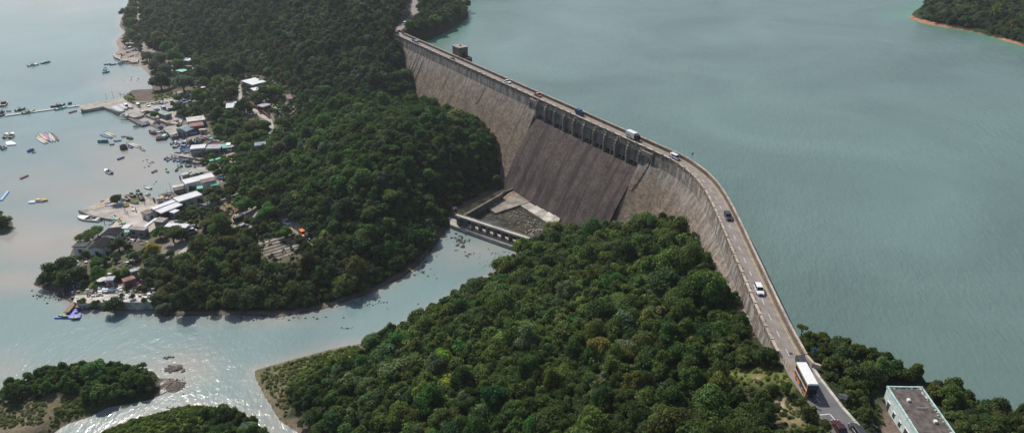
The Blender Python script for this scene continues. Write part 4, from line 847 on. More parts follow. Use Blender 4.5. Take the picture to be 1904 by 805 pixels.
for i, zt_ in enumerate([2.6, 2.95, 3.2, 3.45, 3.7]):
    a = i / 5; b = (i + 1) / 5; l = lambda t, p0, p1: (p0[0] + (p1[0] - p0[0]) * t, p0[1] + (p1[1] - p0[1]) * t)
    onto(slab('step', [l(a, (968,382), (1034,424)), l(b, (968,382), (1034,424)), l(b, (990,375), (1042,404)), l(a, (990,375), (1042,404))], 1.4 + .01 * i, zt_ - 1.0 * (i > 9), conc_light if i in (1, 3) else concrete), steps)
# left retaining wall
rt = empty('retaining_wall', tuple(P(890, 380, 2)), 0, 'dark stone retaining wall along the left side of the stilling pool', 'wall')
a = P(852, 397, 7); b = P(934, 351, 7.0)
onto(wall_strip([Vector((a.x, a.y, 2)), Vector((b.x, b.y, 2))], 2.9, .8, conc_dark, 'wall', None), rt)
onto(wall_strip([Vector((a.x, a.y, 4.9)), Vector((b.x, b.y, 4.9))], .12, .9, conc_dark, 'coping', None), rt)
bw = empty('toe_wall', tuple(P(945, 360, 2)), 0, 'short stone wall closing the pool between the dam toe and the retaining wall', 'wall')
a = P(931, 364, 2.2); b = P(962, 352, 2.2)
onto(wall_strip([a, b], 1.3, .7, conc_dark, 'wall', None), bw)
for k in range(9): pass
# footbridge
br = empty('footbridge', tuple(P(905, 420, 2)), 0, 'long narrow concrete footbridge on short piers crossing the river at the pool outlet', 'bridge')
A0 = P(848, 399, 5.2); B0 = P(984, 443, 5.2); t = (B0 - A0).normalized(); nn = Vector((t.y, -t.x, 0)); Lb = (B0 - A0).length; print('bridge', Lb)
def strip3(name, a, b, w, z0, z1, m, parent, shift=0):
    mb = MB(); n_ = nn * (w / 2); c = nn * shift; mb.prism([tuple((a + c + n_).xy), tuple((b + c + n_).xy), tuple((b + c - n_).xy), tuple((a + c - n_).xy)], z0, z1); o = mb.build(name, m); return onto(o, parent)
strip3('deck', A0, B0, 1.9, 4.85, 5.15, conc_light, br)
for sh in (-.9, .9): strip3('railing', A0, B0, .12, 5.15, 5.5, concrete, br, sh)
for k in range(10):
    c_ = A0 + t * (Lb * (k + .35) / 9.7); mb = MB(); n1 = nn * .9; t1 = t * .35; mb.prism([tuple((c_ + n1 + t1).xy), tuple((c_ + n1 - t1).xy), tuple((c_ - n1 - t1).xy), tuple((c_ - n1 + t1).xy)], 1.0, 4.85); onto(mb.build('pier', conc_dark), br)
wr = empty('weir', tuple(P(895, 435, 0)), 0, 'low sloping concrete weir below the footbridge with the river beneath it', 'weir')
onto(slab('crest', [(832,403),(976,452),(957,460),(838,418)], -1, 1.5, concrete), wr)
onto(slab('worn_patch', [(880,430),(890,424),(966,451),(958,458)], 1.3, 1.56, mat('pinkish_rubble', (.40,.33,.28), .95, .4, 1.5, bump=.6)), wr)
# boulders and gravel
def rocks(name, spots, label, m, kind='stuff', cat='rocks'):
    mb = MB(); gg = random.Random(len(spots))
    for (x0, y0, rx_, ry_, k, sz) in spots:
        for i in range(k):
            a = gg.gauss(0, .5); b = gg.gauss(0, .5); q = G(x0 + a * rx_, y0 + b * ry_, zmin=0.0) if name != 'pool_rocks' else P(x0 + a * rx_, y0 + b * ry_, 2.05); s_ = sz * gg.uniform(.4, 1.4); mb.ball((q.x, q.y, max(q.z, 0) + s_ * .1), s_, s_ * gg.uniform(.6, 1), s_ * gg.uniform(.4, .7), 6, 4)
    return tag(mb.build(name, m), label, cat, kind=kind)
rk = mat('dark_boulder', (.11, .095, .08), .9, .5, 1.2); rk2 = mat('pale_boulder', (.30, .27, .24), .9, .5, 1.2)
rocks('river_rocks', [(855,450,14,12,55,.45),(872,474,10,6,18,.35),(925,472,30,8,26,.25),(905,492,30,10,20,.2),(648,610,10,4,8,.3)], 'dark boulders lying in the shallow river below the weir', rk)
rocks('pool_rocks', [(955,372,14,5,26,.3),(962,398,16,12,70,.3),(985,415,26,10,80,.35),(930,395,30,14,60,.22),(1010,425,14,8,40,.35),(1000,428,20,5,30,.4),(955,360,12,4,26,.4),(993,372,5,2,10,.35),(1032,393,9,4,22,.45),(985,436,14,4,20,.4)], 'pale boulders scattered through the stilling pool', rk2)
rocks('gravel_bar', [(322,686,16,6,110,.35),(325,716,20,10,200,.22),(312,665,9,3,10,.4),(335,758,22,4,70,.2)], 'stony gravel bars showing above the shallow river mouth', mat('brown_gravel', (.17, .14, .12), .95, .5, 1.5))
rocks('shore_rocks', [(100,550,40,8,90,.3),(170,572,24,6,40,.35),(300,585,60,5,40,.3),(500,590,90,5,60,.3),(680,560,60,14,50,.3),(780,498,30,18,60,.35),(828,425,8,14,30,.4),(233,174,14,6,20,.3),(245,150,20,14,12,.5),(275,305,10,12,10,.5),(290,340,5,3,4,.3)], 'small dark stones along the muddy shores', rk)

# ------------------------------------------------------------------ vehicles
WHEEL = {}
def wheels(root, L, Wd, r, fx, rx, w=.22, extra=()):
    for x_ in (fx, rx, *extra):
        for sy in (-1, 1):
            mb = MB(); y0 = sy * (Wd / 2 - w); y1 = sy * (Wd / 2 + .02); mb.tube((x_, y0, r), (x_, y1, r), r, n=14); wh = mb.build('wheel', C['rubber'], root)
            mb = MB(); mb.tube((x_, y1, r), (x_, y1 + sy * .015, r), r * .6, n=10); mb.build('rim', C['grey'], wh)
LAMPY = mat('headlight_glass', (.75, .75, .7), .2, .05, 1); LAMPR = mat('tail_light_red', (.4, .02, .02), .3, .05, 1)
def car(px, fpx, kind, col, label, z=None, cat=None, group=None, roofcol=None):
    """px: picture place of the car's middle on the ground, fpx: the way its nose points"""
    if z is None: q = G(*px); q2 = G(*fpx)
    else: q = P(*px, z); q2 = P(*fpx, z)
    rz = math.atan2(q2.y - q.y, q2.x - q.x)
    L, Wd, H, hood, zc_ = {'sedan': (4.5, 1.78, 1.45, .27, .82), 'suv': (4.6, 1.9, 1.72, .24, .98), 'van': (4.8, 1.85, 2.0, .12, 1.05), 'minibus': (6.0, 2.05, 2.5, .05, 1.2)}[kind]
    root = empty({'sedan': 'car', 'suv': 'car', 'van': 'van', 'minibus': 'minibus'}[kind], (q.x, q.y, q.z + .01), rz, label, cat or {'sedan': 'car', 'suv': 'car', 'van': 'van', 'minibus': 'minibus'}[kind], group)
    pm = carpaint(col); h = L / 2; w_ = Wd / 2
    # body: tapered plan, bonnet and boot lower than the waist
    xs = [-h, -h + .12, -h + L * .12, h - L * hood - .25, h - L * hood * .4, h - .1, h]; zt = [zc_ * .82, zc_ * .97, zc_, zc_, zc_ * .88, zc_ * .74, zc_ * .55]; ws = [w_ * .86, w_ * .97, w_, w_, w_ * .97, w_ * .9, w_ * .78]; zb = [.4, .28, .24, .24, .24, .27, .36]
    V = []; F = []
    for x_, z_, ww, b_ in zip(xs, zt, ws, zb): V += [(x_, -ww, b_), (x_, -ww, z_ - .1), (x_, -ww * .9, z_), (x_, ww * .9, z_), (x_, ww, z_ - .1), (x_, ww, b_)]
    for i in range(len(xs) - 1):
        for j in range(6): F.append((i * 6 + j, i * 6 + (j + 1) % 6, (i + 1) * 6 + (j + 1) % 6, (i + 1) * 6 + j))
    F += [(5, 4, 3, 2, 1, 0), tuple((len(xs) - 1) * 6 + j for j in range(6))]
    mb = MB(); mb.add(V, F); body = mb.build('body', pm, root, bevel=.04)
    # glasshouse
    fr = h - L * hood - .1; rr = -h + {'sedan': L * .17, 'suv': .12, 'van': .08, 'minibus': .06}[kind]; sl_f = {'sedan': .75, 'suv': .6, 'van': .5, 'minibus': .3}[kind]; sl_r = {'sedan': .6, 'suv': .3, 'van': .12, 'minibus': .06}[kind]
    a = w_ * .92; b = w_ * .80; zr = H - .07
    mb = MB(); mb.add([(rr, -a, zc_ - .02), (fr, -a, zc_ - .02), (fr, a, zc_ - .02), (rr, a, zc_ - .02), (rr + sl_r, -b, zr), (fr - sl_f, -b, zr), (fr - sl_f, b, zr), (rr + sl_r, b, zr)], [(3, 2, 1, 0), (4, 5, 6, 7), (0, 1, 5, 4), (1, 2, 6, 5), (2, 3, 7, 6), (3, 0, 4, 7)]); mb.build('windows', glass, root)
    mb = MB(); mb.box(rr + sl_r - .05, fr - sl_f + .08, -b - .02, b + .02, zr, H, tx=.06, ty=.08); rf = mb.build('roof', carpaint(roofcol) if roofcol else pm, root)
    mb = MB()
    for sy in (-1, 1):
        for xb, xt in ((fr + .02, fr - sl_f + .04), (rr - .02, rr + sl_r - .02), ((fr + rr) / 2 - .1, (fr + rr) / 2 - .12)): mb.tube((xb, sy * (a + .005), zc_ - .03), (xt, sy * (b + .005), zr), .05 if kind != 'van' else .07, n=5)
    if kind in ('van', 'minibus'):
        for sy in (-1, 1): mb.add([(rr, sy * (a + .01), zc_ - .02), (rr + L * .2, sy * (a + .01), zc_ - .02), (rr + L * .2, sy * (b + .01), zr), (rr + sl_r, sy * (b + .01), zr)], [(0, 1, 2, 3)])
    mb.build('pillars', pm, root)
    for sy in (-1, 1):
        mb = MB(); mb.box(h - .22, h - .02, sy * w_ * .66 - .17, sy * w_ * .66 + .17, zc_ * .56, zc_ * .56 + .15); mb.build('headlight', LAMPY, root)
        mb = MB(); mb.box(-h - .02, -h + .1, sy * w_ * .72 - .12, sy * w_ * .72 + .12, zc_ * .6, zc_ * .6 + .2); mb.build('tail_light', LAMPR, root)
        mb = MB(); mb.box(fr - .35, fr - .2, sy * (w_ + .02) - .1, sy * (w_ + .02) + .1, zc_ - .02, zc_ + .12); mb.build('mirror', pm, root)
    mb = MB(); mb.box(h - .1, h + .01, -w_ * .4, w_ * .4, zc_ * .4, zc_ * .66); mb.build('grille', C['black'], root)
    wheels(root, L, Wd, .33, h - L * .18, -h + L * .19)
    if z is not None: k_ = {'sedan': .92, 'suv': .88, 'van': .84, 'minibus': .84}[kind]; root.scale = (k_, k_, k_)
    return root
def truck(px, fpx, label, cabcol, boxcol, L=6.2, Wd=2.1, H=2.9, z=None, open_bed=False, cat='truck', decor=None, cabH=2.25):
    q = G(*px) if z is None else P(*px, z); q2 = G(*fpx) if z is None else P(*fpx, z); rz = math.atan2(q2.y - q.y, q2.x - q.x)
    root = empty('truck', (q.x, q.y, q.z + .01), rz, label, cat); h = L / 2; w_ = Wd / 2; cl = 1.7
    mb = MB(); mb.box(-h, h - .3, -w_ * .5, w_ * .5, .45, .75); mb.build('chassis', C['charcoal'], root)
    mb = MB(); V = [(h - cl, 0, .4), (h, 0, .4), (h, 0, 1.15), (h - .35, 0, cabH - .08), (h - .5, 0, cabH), (h - cl, 0, cabH)]; n = len(V)
    mb.add([(x_, -w_ * .97, z_) for x_, _, z_ in V] + [(x_, w_ * .97, z_) for x_, _, z_ in V], [tuple(range(n)), tuple(range(2 * n - 1, n - 1, -1))] + [((i + 1) % n, i, n + i, n + (i + 1) % n) for i in range(n)]); cab = mb.build('cab', carpaint(cabcol), root, bevel=.05)
    mb = MB(); mb.add([(h + .012, -w_ * .85, 1.2), (h + .012, w_ * .85, 1.2), (h - .31, w_ * .8, cabH - .15), (h - .31, -w_ * .8, cabH - .15)], [(0, 1, 2, 3)]); mb.build('windscreen', glass, cab)
    for sy in (-1, 1): mb = MB(); y_ = sy * (w_ * .97 + .012); mb.add([(h - 1.3, y_, 1.25), (h - .2, y_, 1.25), (h - .42, y_, cabH - .2), (h - 1.3, y_, cabH - .2)], [(0, 1, 2, 3)]); mb.build('side_window', glass, cab)
    for sy in (-1, 1): mb = MB(); mb.box(h - .05, h + .03, sy * w_ * .7 - .16, sy * w_ * .7 + .16, .6, .8); mb.build('headlight', LAMPY, root)
    if open_bed:
        mb = MB(); mb.box(-h, h - cl - .1, -w_, w_, .75, .95); mb.box(-h, h - cl - .1, -w_, -w_ + .08, .95, 1.9); mb.box(-h, h - cl - .1, w_ - .08, w_, .95, 1.9); mb.box(-h, -h + .08, -w_, w_, .95, 1.9); mb.box(h - cl - .2, h - cl - .1, -w_, w_, .95, 2.1); mb.build('cargo_bed', carpaint(boxcol), root)
        mb = MB(); mb.box(-h + .1, h - cl - .25, -w_ + .1, w_ - .1, .95, 1.5); mb.build('load', C['grey'], root)
    else:
        mb = MB(); mb.box(-h, h - cl - .1, -w_, w_, .75, H); bx = mb.build('cargo_box', carpaint(boxcol), root, bevel=.04)
        mb = MB()
        for k in range(5): xx = -h + .3 + k * (L - cl - .7) / 4; mb.box(xx, xx + .06, -w_ - .015, w_ + .015, .8, H - .05)
        mb.build('ribs', carpaint(boxcol), bx)
        if decor:
            for sy in (-1, 1):
                mb = MB(); y_ = sy * (w_ + .02)
                for k, (x0, z0, ww, hh) in enumerate([(-h + .4, 1.0, 1.0, .8), (-h + 1.7, 1.3, .9, .9), (-h + 2.9, 1.0, .8, .7)]): mb.add([(x0, y_, z0), (x0 + ww, y_, z0 + .1), (x0 + ww * .8, y_, z0 + hh), (x0 + .1, y_, z0 + hh * .8)], [(0, 1, 2, 3)])
                mb.build('side_graphic', C[decor], bx)
    wheels(root, L, Wd, .42, h - .85, -h + 1.1, .3)
    if z is not None: root.scale = (.82, .82, .82)
    return root
def dampt(px, lane): 
    q = P(*px, RZ); best = min(np.arange(0, STOT, .5), key=lambda s: (at_s(s) - Vector((q.x, q.y, 0))).length); return best
def on_dam(px, lane, fn, d=1, **k):
    s = dampt(px, lane); a = D(s, lane, RZ); b = D(s + d * 2, lane, RZ); pa = proj(a.x, a.y, RZ); pb_ = proj(b.x, b.y, RZ); return fn((float(pa[0]), float(pa[1])), (float(pb_[0]), float(pb_[1])), z=RZ, **k)
# on the dam, from the far end to the near one
on_dam((752, 65), 1.1, car, kind='suv', col='charcoal', label='dark grey estate car entering the far end of the dam ahead of a blue truck')
on_dam((781, 79), .2, truck, cabcol='white', boxcol='blue', open_bed=True, label='blue open lorry with a white cab near the far end of the dam', L=6.8, Wd=2.2)
on_dam((846, 112), 1.0, car, kind='sedan', col='charcoal', label='dark open-backed car passing in front of the valve house')
on_dam((946, 154), -1.0, car, kind='sedan', col='white', label='white saloon car driving along the dam between the valve house and the arches', d=1)
on_dam((1003, 179), -1.0, car, kind='sedan', col='red', roofcol='lightgrey', label='red taxi with a pale roof above the first arches of the dam')
on_dam((1081, 213), -.8, truck, cabcol='navy', boxcol='navy', label='small dark blue box lorry above the middle arches of the dam', L=5.2, Wd=1.9, H=2.6, cabH=2.1)
on_dam((1184, 257), -.7, truck, cabcol='maroon', boxcol='white', decor='green', label='white box lorry with a coloured side picture and dark red cab above the last arch', L=7.2, Wd=2.3, H=3.3, cabH=2.6)
on_dam((1259, 294), -.4, car, kind='van', col='white', label='white van with blue side panels where the dam begins to curve')
vv = bpy.data.objects['van']
for sy in (-1, 1): mb = MB(); mb.box(-2.3, 1.2, sy * .936 - .006, sy * .936 + .006, .35, .95); mb.build('side_panel', carpaint('royal'), vv)
on_dam((1355, 406), -.35, car, kind='suv', col='charcoal', label='dark grey hatchback car on the curve of the dam')
on_dam((1415, 541), .1, car, kind='suv', col='white', label='white sport utility car driving along the near straight of the dam')
car((1491.5, 681), (1501, 697), 'suv', 'charcoal', 'black people carrier squeezed between the bus and the kerb', z=RZ)
car((1560, 800), (1545, 775), 'sedan', 'maroon', 'dark maroon car in the marked bay at the bottom edge of the picture', z=RZ)
car((1594, 806), (1580, 787), 'suv', 'charcoal', 'dark grey car leaving by the right lane at the bottom edge of the picture', z=RZ)
car((752.5, 46), (748, 53), 'van', 'white', 'white van on the road beyond the far end of the dam', z=RZ)
car((741.5, 59.5), (746, 54), 'sedan', 'red', 'red and white car turning off the far end of the dam', z=RZ, roofcol='white')
# double decker bus
def bus():
    a = P(1486, 700, RZ); b = P(1508, 743, RZ); 
    rz = math.atan2(b.y - a.y, b.x - a.x); Lb_ = 7.4; Wd = 2.25; H = 3.6; c = Vector((b.x, b.y, RZ)) - Vector((math.cos(rz), math.sin(rz), 0)) * Lb_ / 2
    r_ = empty('bus', (c.x, c.y, RZ + .01), rz, 'orange and dark red double decker bus with a white roof', 'bus'); h = Lb_ / 2; w_ = Wd / 2
    mb = MB(); mb.box(-h, h, -w_, w_, .35, 3.42); body = mb.build('body', carpaint('orange'), r_, bevel=.08)
    mb = MB(); mb.box(-h + .02, h - .02, -w_ + .02, w_ - .02, 3.42, H, tx=.15, ty=.12); mb.build('roof', carpaint('white'), r_)
    mb = MB(); mb.box(-h - .01, h + .01, -w_ - .012, w_ + .012, 3.22, 3.43); mb.build('roof_band', carpaint('turquoise'), body)
    mb = MB(); mb.box(-h - .008, h + .012, -w_ - .01, w_ + .01, 1.62, 2.12); mb.build('cream_band', carpaint('offwhite'), body)
    for sy in (-1, 1):
        for (z0, z1) in ((2.15, 3.0), (.98, 1.66)):
            mb = MB()
            for k in range(6): xx = -h + .35 + k * (Lb_ - .6) / 6; mb.box(xx, xx + (Lb_ - .6) / 6 - .1, sy * (w_ + .014) - .01, sy * (w_ + .014) + .01, z0, z1)
            mb.build('side_windows', glass, body)
    mb = MB(); mb.box(h + .0, h + .03, -w_ + .05, w_ - .05, .4, 3.2); mb.build('front_panel', carpaint('maroon'), body)
    mb = MB(); mb.box(h + .02, h + .05, -w_ + .15, w_ - .15, 2.2, 3.1); mb.build('upper_windscreen', glass, body)
    mb = MB(); mb.box(h + .02, h + .05, -w_ + .15, w_ - .15, .9, 1.8); mb.build('windscreen', glass, body)
    mb = MB(); mb.box(h + .045, h + .06, -.7, .7, 1.85, 2.12); mb.build('destination_board', C['black'], body)
    for sy in (-1, 1): mb = MB(); mb.box(h + .02, h + .05, sy * .75 - .17, sy * .75 + .17, .6, .8); mb.build('headlight', LAMPY, body)
    mb = MB(); mb.box(-.0, 1.1, -w_ - .03, -w_ - .01, .4, 1.8); mb.build('door', glass, body)
    wheels(r_, Lb_, Wd, .42, h - 1.7, -h + 1.5, .3, ()); r_.scale = (.87, .87, .9); return r_
bus()
# signs and posts
def post_sign(px, z, h, w, hh, colm, label, face, name='road_sign', pole=C['grey'], cat='sign', legs=1):
    q = P(*px, z) if z is not None else G(*px); r_ = empty(name, tuple(q), face, label, cat)
    for k in range(legs): mb = MB(); xx = (k - (legs - 1) / 2) * w * .6; mb.tube((xx, 0, 0), (xx, 0, h), .05, n=6); mb.build('post', pole, r_)
    if w: mb = MB(); mb.box(-w / 2, w / 2, -.06, -.02, h - hh, h + .05); mb.build('panel', colm, r_)
    return r_
post_sign((1563, 752), 35.9, 2.4, 1.5, .9, C['lightgrey'], 'blank-backed pale sign board on two posts in the verge past the bus', R(-28), legs=2)
post_sign((1511, 668), 36.2, 2.8, .8, 1.3, C['blue'], 'small blue information sign among the bushes at the near end of the dam', R(20))
post_sign((1514, 756), 36.4, 1.4, .35, .5, C['charcoal'], 'short dark roadside post in front of the bus', R(0), name='bollard')
post_sign((1529, 790), 36.4, 1.6, .35, .6, C['pink'], 'thin post with a pink tag beside the white bay marking', R(0), name='marker_post')
def lamp(q, h, rz, label):
    r_ = empty('street_lamp', tuple(q), rz, label, 'street lamp'); mb = MB(); mb.tube((0, 0, 0), (0, 0, h), .09, .05, 7); mb.build('pole', C['grey'], r_); mb = MB(); mb.tube((0, 0, h), (1.6, 0, h + .35), .04, n=5); mb.build('arm', C['grey'], r_); mb = MB(); mb.box(1.4, 2.1, -.13, .13, h + .3, h + .42); mb.build('lamp_head', C['lightgrey'], r_)
lamp(P(759.5, 41, RZ), 6.5, R(180), 'tall grey street lamp at the bend beyond the far end of the dam')
lamp(P(790, 83.5, RZ), 6.0, R(200), 'grey street lamp on the parapet by the blue truck') if False else None
q = D(dampt((1284, 303), 0), -3.1, RZ + 1); post_sign(tuple(proj(q.x, q.y, q.z)[:2]), RZ + 1, 2.6, .6, .8, C['teal'], 'small dark sign on a pole above the reservoir parapet at the curve', R(10))
ub = empty('cabinet', tuple(G(1431, 652)), R(15), 'pair of pale turquoise utility cabinets beside the near end of the dam wall', 'cabinet')
for dx in (0, 1.3): mb = MB(); mb.box(dx, dx + 1.1, -.5, .5, 0, 1.9 - dx * .3); c_ = mb.build('box', C['mint'] if dx else C['lightblue'], ub, bevel=.04); mb = MB(); mb.box(dx - .05, dx + 1.15, -.55, .55, 1.9 - dx * .3, 2.0 - dx * .3); mb.build('lid', C['white'], c_)
ra = empty('railing', tuple(P(1452, 668, RZ)), R(100), 'grey pipe railing and signs at the near end of the downstream parapet', 'railing')
mb = MB()
for k in range(6): mb.tube((k * .9 - 3, 0, 0), (k * .9 - 3, 0, 1.1), .04, n=5)
mb.build('posts', C['grey'], ra)
for zz in (.5, 1.05): mb = MB(); mb.tube((-3, 0, zz), (1.5, 0, zz), .035, n=5); mb.build('rail', C['grey'], ra)

# ------------------------------------------------------------------ buildings
def building(name, label, roofpx, zr, roofm, wallm, cat='building', thick=.18, over=.3, pitch=0, wins=2, door=True, open_side=False, zg=None, parent_kind=None):
    """roofpx: the eaves corners as seen, at height zr above their own ground"""
    cxp = sum(p_[0] for p_ in roofpx) / len(roofpx); cyp = sum(p_[1] for p_ in roofpx) / len(roofpx)
    q0 = G(cxp, cyp + zr * 3.6) if zg is None else None; z0 = q0.z if zg is None else zg; zt_ = z0 + zr
    pts = [P(a, b, zt_).xy for a, b in roofpx]; c = sum(pts, Vector((0, 0))) / len(pts)
    if len(pts) == 4: # square it up: keep the mean directions of the two pairs of sides
        u = ((pts[1] - pts[0]) + (pts[2] - pts[3])) / 2; v = ((pts[3] - pts[0]) + (pts[2] - pts[1])) / 2
        if True:
            vn = Vector((-u.y, u.x)).normalized(); vn = vn if vn.dot(v) > 0 else -vn; vl = abs(v.dot(vn)) * .5 + v.length * .5; dirv = (vn * .75 + v.normalized() * .25).normalized(); v = dirv * vl
        pts = [c - u / 2 - v / 2, c + u / 2 - v / 2, c + u / 2 + v / 2, c - u / 2 + v / 2]
    u = pts[1] - pts[0]; rz = math.atan2(u.y, u.x); M2 = Matrix.Rotation(-rz, 2); loc = [M2 @ (p_ - c) for p_ in pts]
    root = empty(name, (c.x, c.y, z0), rz, label, cat)
    ins = [p_ * (1 - over / max(p_.length, 1)) for p_ in loc]
    if wallm and not open_side:
        mb = MB(); mb.prism([tuple(p_) for p_ in ins], -1.2, zr + (0 if not pitch else .0)); wl = mb.build('wall', wallm, root)
    elif wallm or open_side:
        for p_ in ins: mb = MB(); mb.box(p_.x - .08, p_.x + .08, p_.y - .08, p_.y + .08, -.5, zr); mb.build('post', C['grey'], root)
        if wallm: mb = MB(); mb.prism([tuple(ins[2]), tuple(ins[3]), tuple(ins[3] * .96), tuple(ins[2] * .96)], -1, zr); mb.build('back_wall', wallm, root)
    if pitch and len(loc) == 4:
        m01 = (loc[0] + loc[3]) / 2; m12 = (loc[1] + loc[2]) / 2; zz = zr + pitch; mb = MB(); A, B, C_, D_ = loc
        V = [(A.x, A.y, zr), (B.x, B.y, zr), (C_.x, C_.y, zr), (D_.x, D_.y, zr), (m01.x, m01.y, zz), (m12.x, m12.y, zz)]; V += [(x_, y_, z_ + thick) for x_, y_, z_ in V]
        mb.add(V, [(0, 4, 5, 1), (4, 3, 2, 5), (6, 7, 11, 10), (10, 11, 8, 9), (0, 1, 7, 6), (3, 9, 8, 2), (0, 6, 10, 4), (4, 10, 9, 3), (1, 5, 11, 7), (5, 2, 8, 11)]); mb.build('roof', roofm, root)
        if wallm:
            k_ = .94; mb = MB()
            for (p0, p1, pm_) in ((A, D_, m01), (B, C_, m12)): mb.add([(p0.x * k_, p0.y * .9, zr - .05), (p1.x * k_, p1.y * .9, zr - .05), (pm_.x * k_, pm_.y * .9, zz - .05)], [(0, 1, 2)])
            mb.build('gable', wallm, root)
    else:
        tilt = .25 if pitch == 0 else 0; n = len(loc); mb = MB(); mb.prism([tuple(p_) for p_ in loc], [zr + .002] * n, [zr + thick + (tilt if i >= n / 2 else 0) for i in range(n)]); mb.build('roof', roofm, root)
    # openings on the walls
    if wallm and not open_side:
        n = len(ins)
        for i in range(n):
            a = ins[i]; b = ins[(i + 1) % n]; e_ = b - a; ln = e_.length; t_ = e_ / ln; nr = Vector((t_.y, -t_.x)); 
            if nr.dot((a + b) / 2) < 0: nr = -nr
            k = max(1, min(wins, int(ln / 2.6)))
            if ln < 2: continue
            for j in range(k):
                m_ = a + t_ * (ln * (j + .5) / k); isd = door and i % 2 == 0 and j == k // 2; w2 = .5 if isd else .65; z1, z2 = (0, min(2.05, zr * .85)) if isd else (zr * .35, zr * .75)
                p0 = m_ - t_ * w2; p1 = m_ + t_ * w2; o_ = nr * .04; mb = MB(); mb.prism([tuple(p0 + o_), tuple(p1 + o_), tuple(p1 - o_), tuple(p0 - o_)], z1, z2); f_ = mb.build('door' if isd else 'window', C['brown'] if isd else glass, root)
                if not isd and zr > 2.4: mb = MB(); o2 = nr * .08; mb.prism([tuple(p0 + o2 - t_ * .08), tuple(p1 + o2 + t_ * .08), tuple(p1 + t_ * .08), tuple(p0 - t_ * .08)], z1 - .1, z1); mb.build('sill', C['lightgrey'], f_)
    return root
B_ = building
B_('house', 'white house with broad white flat roof standing alone among trees up the hill', [(453,150),(478.6,144.5),(490.8,153.8),(465,161)], 3.0, tin_white, greywall, over=.4)
B_('shed', 'small white roofed annexe in front of the lone white house among the trees', [(467,164.6),(482,162),(484,168),(470,171)], 2.2, tin_white, beigewall)
B_('house', 'white flat roofed house half hidden between two big trees', [(418,189.6),(437,187.5),(442,201),(423,202)], 3.0, tin_white, greywall)
B_('house', 'brick red walled house with pale blue sheet roof beside the village lane', [(479,196),(496,191.5),(502.5,196),(487,201.5)], 3.2, tin_pale, brickwall)
B_('shelter', 'small brown roofed shelter at the edge of the wood behind the paved yard', [(531.5,177.7),(542,176),(543.5,185),(534,186)], 2.6, brown_roof, beigewall)
B_('shed', 'green roofed waterfront shed by the slipway next to the parked cars', [(296,209),(309,205.5),(315,213),(303,217)], 3.0, mat('pale_green_sheet', (.27,.36,.31), .7, .3, .5, wave=('X', 1.2)), greywall)
B_('shed', 'long patched white roof shed at the upper end of the waterfront', [(345,219.4),(374,216),(387,223),(349,228.4)], 3.2, tin_old, greywall)
B_('shed', 'rusty red roofed shed between the patched white roof and the blue grey roof', [(349,229),(376,226.3),(380,233.5),(355.6,237.6)], 3.2, tin_rust, brickwall)
B_('house', 'blue grey pitched roof boathouse at the water edge', [(333,238),(349.6,231.5),(357.7,240),(339.7,248)], 3.4, tin_blue, greywall, pitch=.9)
B_('hut', 'small square beige hut behind the blue grey boathouse', [(370,240.5),(382,239.5),(382.5,242.5),(370.5,243.5)], 2.6, conc_light, beigewall, wins=1)
B_('boathouse', 'white roofed boathouse with tall grey walls at the root of the wooden jetty', [(354.6,271),(383,268.3),(382,276.6),(354,279)], 4.2, tin_white, greywall)
B_('lean_to', 'low white lean-to roof in front of the tall grey boathouse', [(360,280),(385,277.5),(381,282),(360,284)], 2.8, tin_old, greywall)
B_('workshop', 'long rust streaked pale roof workshop beside the tall boathouse', [(384.5,269.8),(412,269.2),(412.4,277.6),(385.7,278)], 3.4, tin_pale, greywall)
B_('canopy', 'green canvas canopy over parked cars next to the rust streaked workshop', [(413,269.5),(424,267.7),(423.5,275),(413,276.4)], 2.6, mint_tarp, None, 'canopy', open_side=True, pitch=.5)
B_('shed', 'blue grey roofed shed alone at the foot of the wood', [(472,266),(494,263.5),(495,271),(474,273)], 2.8, tin_blue, greywall)
B_('house', 'long pale blue white roofed waterfront house in the middle of the shore', [(339.7,332.5),(395,323.5),(398,328.4),(343,347)], 4.0, tin_white, whitewall, wins=5)
B_('house', 'brown tiled roof house joined to the long pale waterfront house', [(371.5,334.4),(398.5,329.6),(401.5,336.5),(376.5,342.5)], 4.3, brown_roof, whitewall)
B_('terrace', 'low white roofed terrace on stilts over the water beside the long waterfront house', [(321,346),(339.7,342),(344.6,346.4),(321,351.5)], 3.0, tin_old, None, 'terrace', open_side=True)
B_('canopy', 'small mint green canvas canopy between two long waterfront roofs', [(365,347),(377,346),(378.4,351.4),(367.6,353)], 2.6, mint_tarp, None, 'canopy', open_side=True)
B_('canopy', 'wide pointed mint green canopy behind the brown tiled roof', [(389.3,342),(401.8,338.6),(412.3,344),(391,346)], 2.6, mint_tarp, None, 'canopy', open_side=True, pitch=.6)
B_('canopy', 'little mint green awning under the trees by the dusty yard', [(389,298),(396,296.5),(398,299.5),(390,301.5)], 2.4, mint_tarp, None, 'canopy', open_side=True)
B_('canopy', 'second mint green awning under the trees right of the little one', [(400,296.5),(410,292.5),(411,296),(402,299)], 2.4, mint_tarp, None, 'canopy', open_side=True)
B_('hut', 'small white roofed hut on the quay above the long waterfront house', [(338,323),(348,320.5),(349,325),(339,328)], 3.0, tin_old, greywall, wins=1)
B_('restaurant', 'large bright white roof building in the row beside the spit, uppermost of the long roofs', [(320.4,368.8),(364.5,355.7),(377.5,363.2),(333.5,376.9)], 3.6, tin_white, beigewall, wins=4)
B_('restaurant', 'ribbed white roof hall next to the spit, seaward half', [(276.6,387.8),(321.4,371.7),(329,376),(288.4,391)], 3.4, tin_white, whitewall, wins=4)
B_('restaurant', 'ribbed white roof hall next to the spit, landward half over a dark red awning', [(289,391.4),(329.6,376.4),(339.4,382.2),(299,398.8)], 3.2, tin_white, C['maroon'], wins=4)
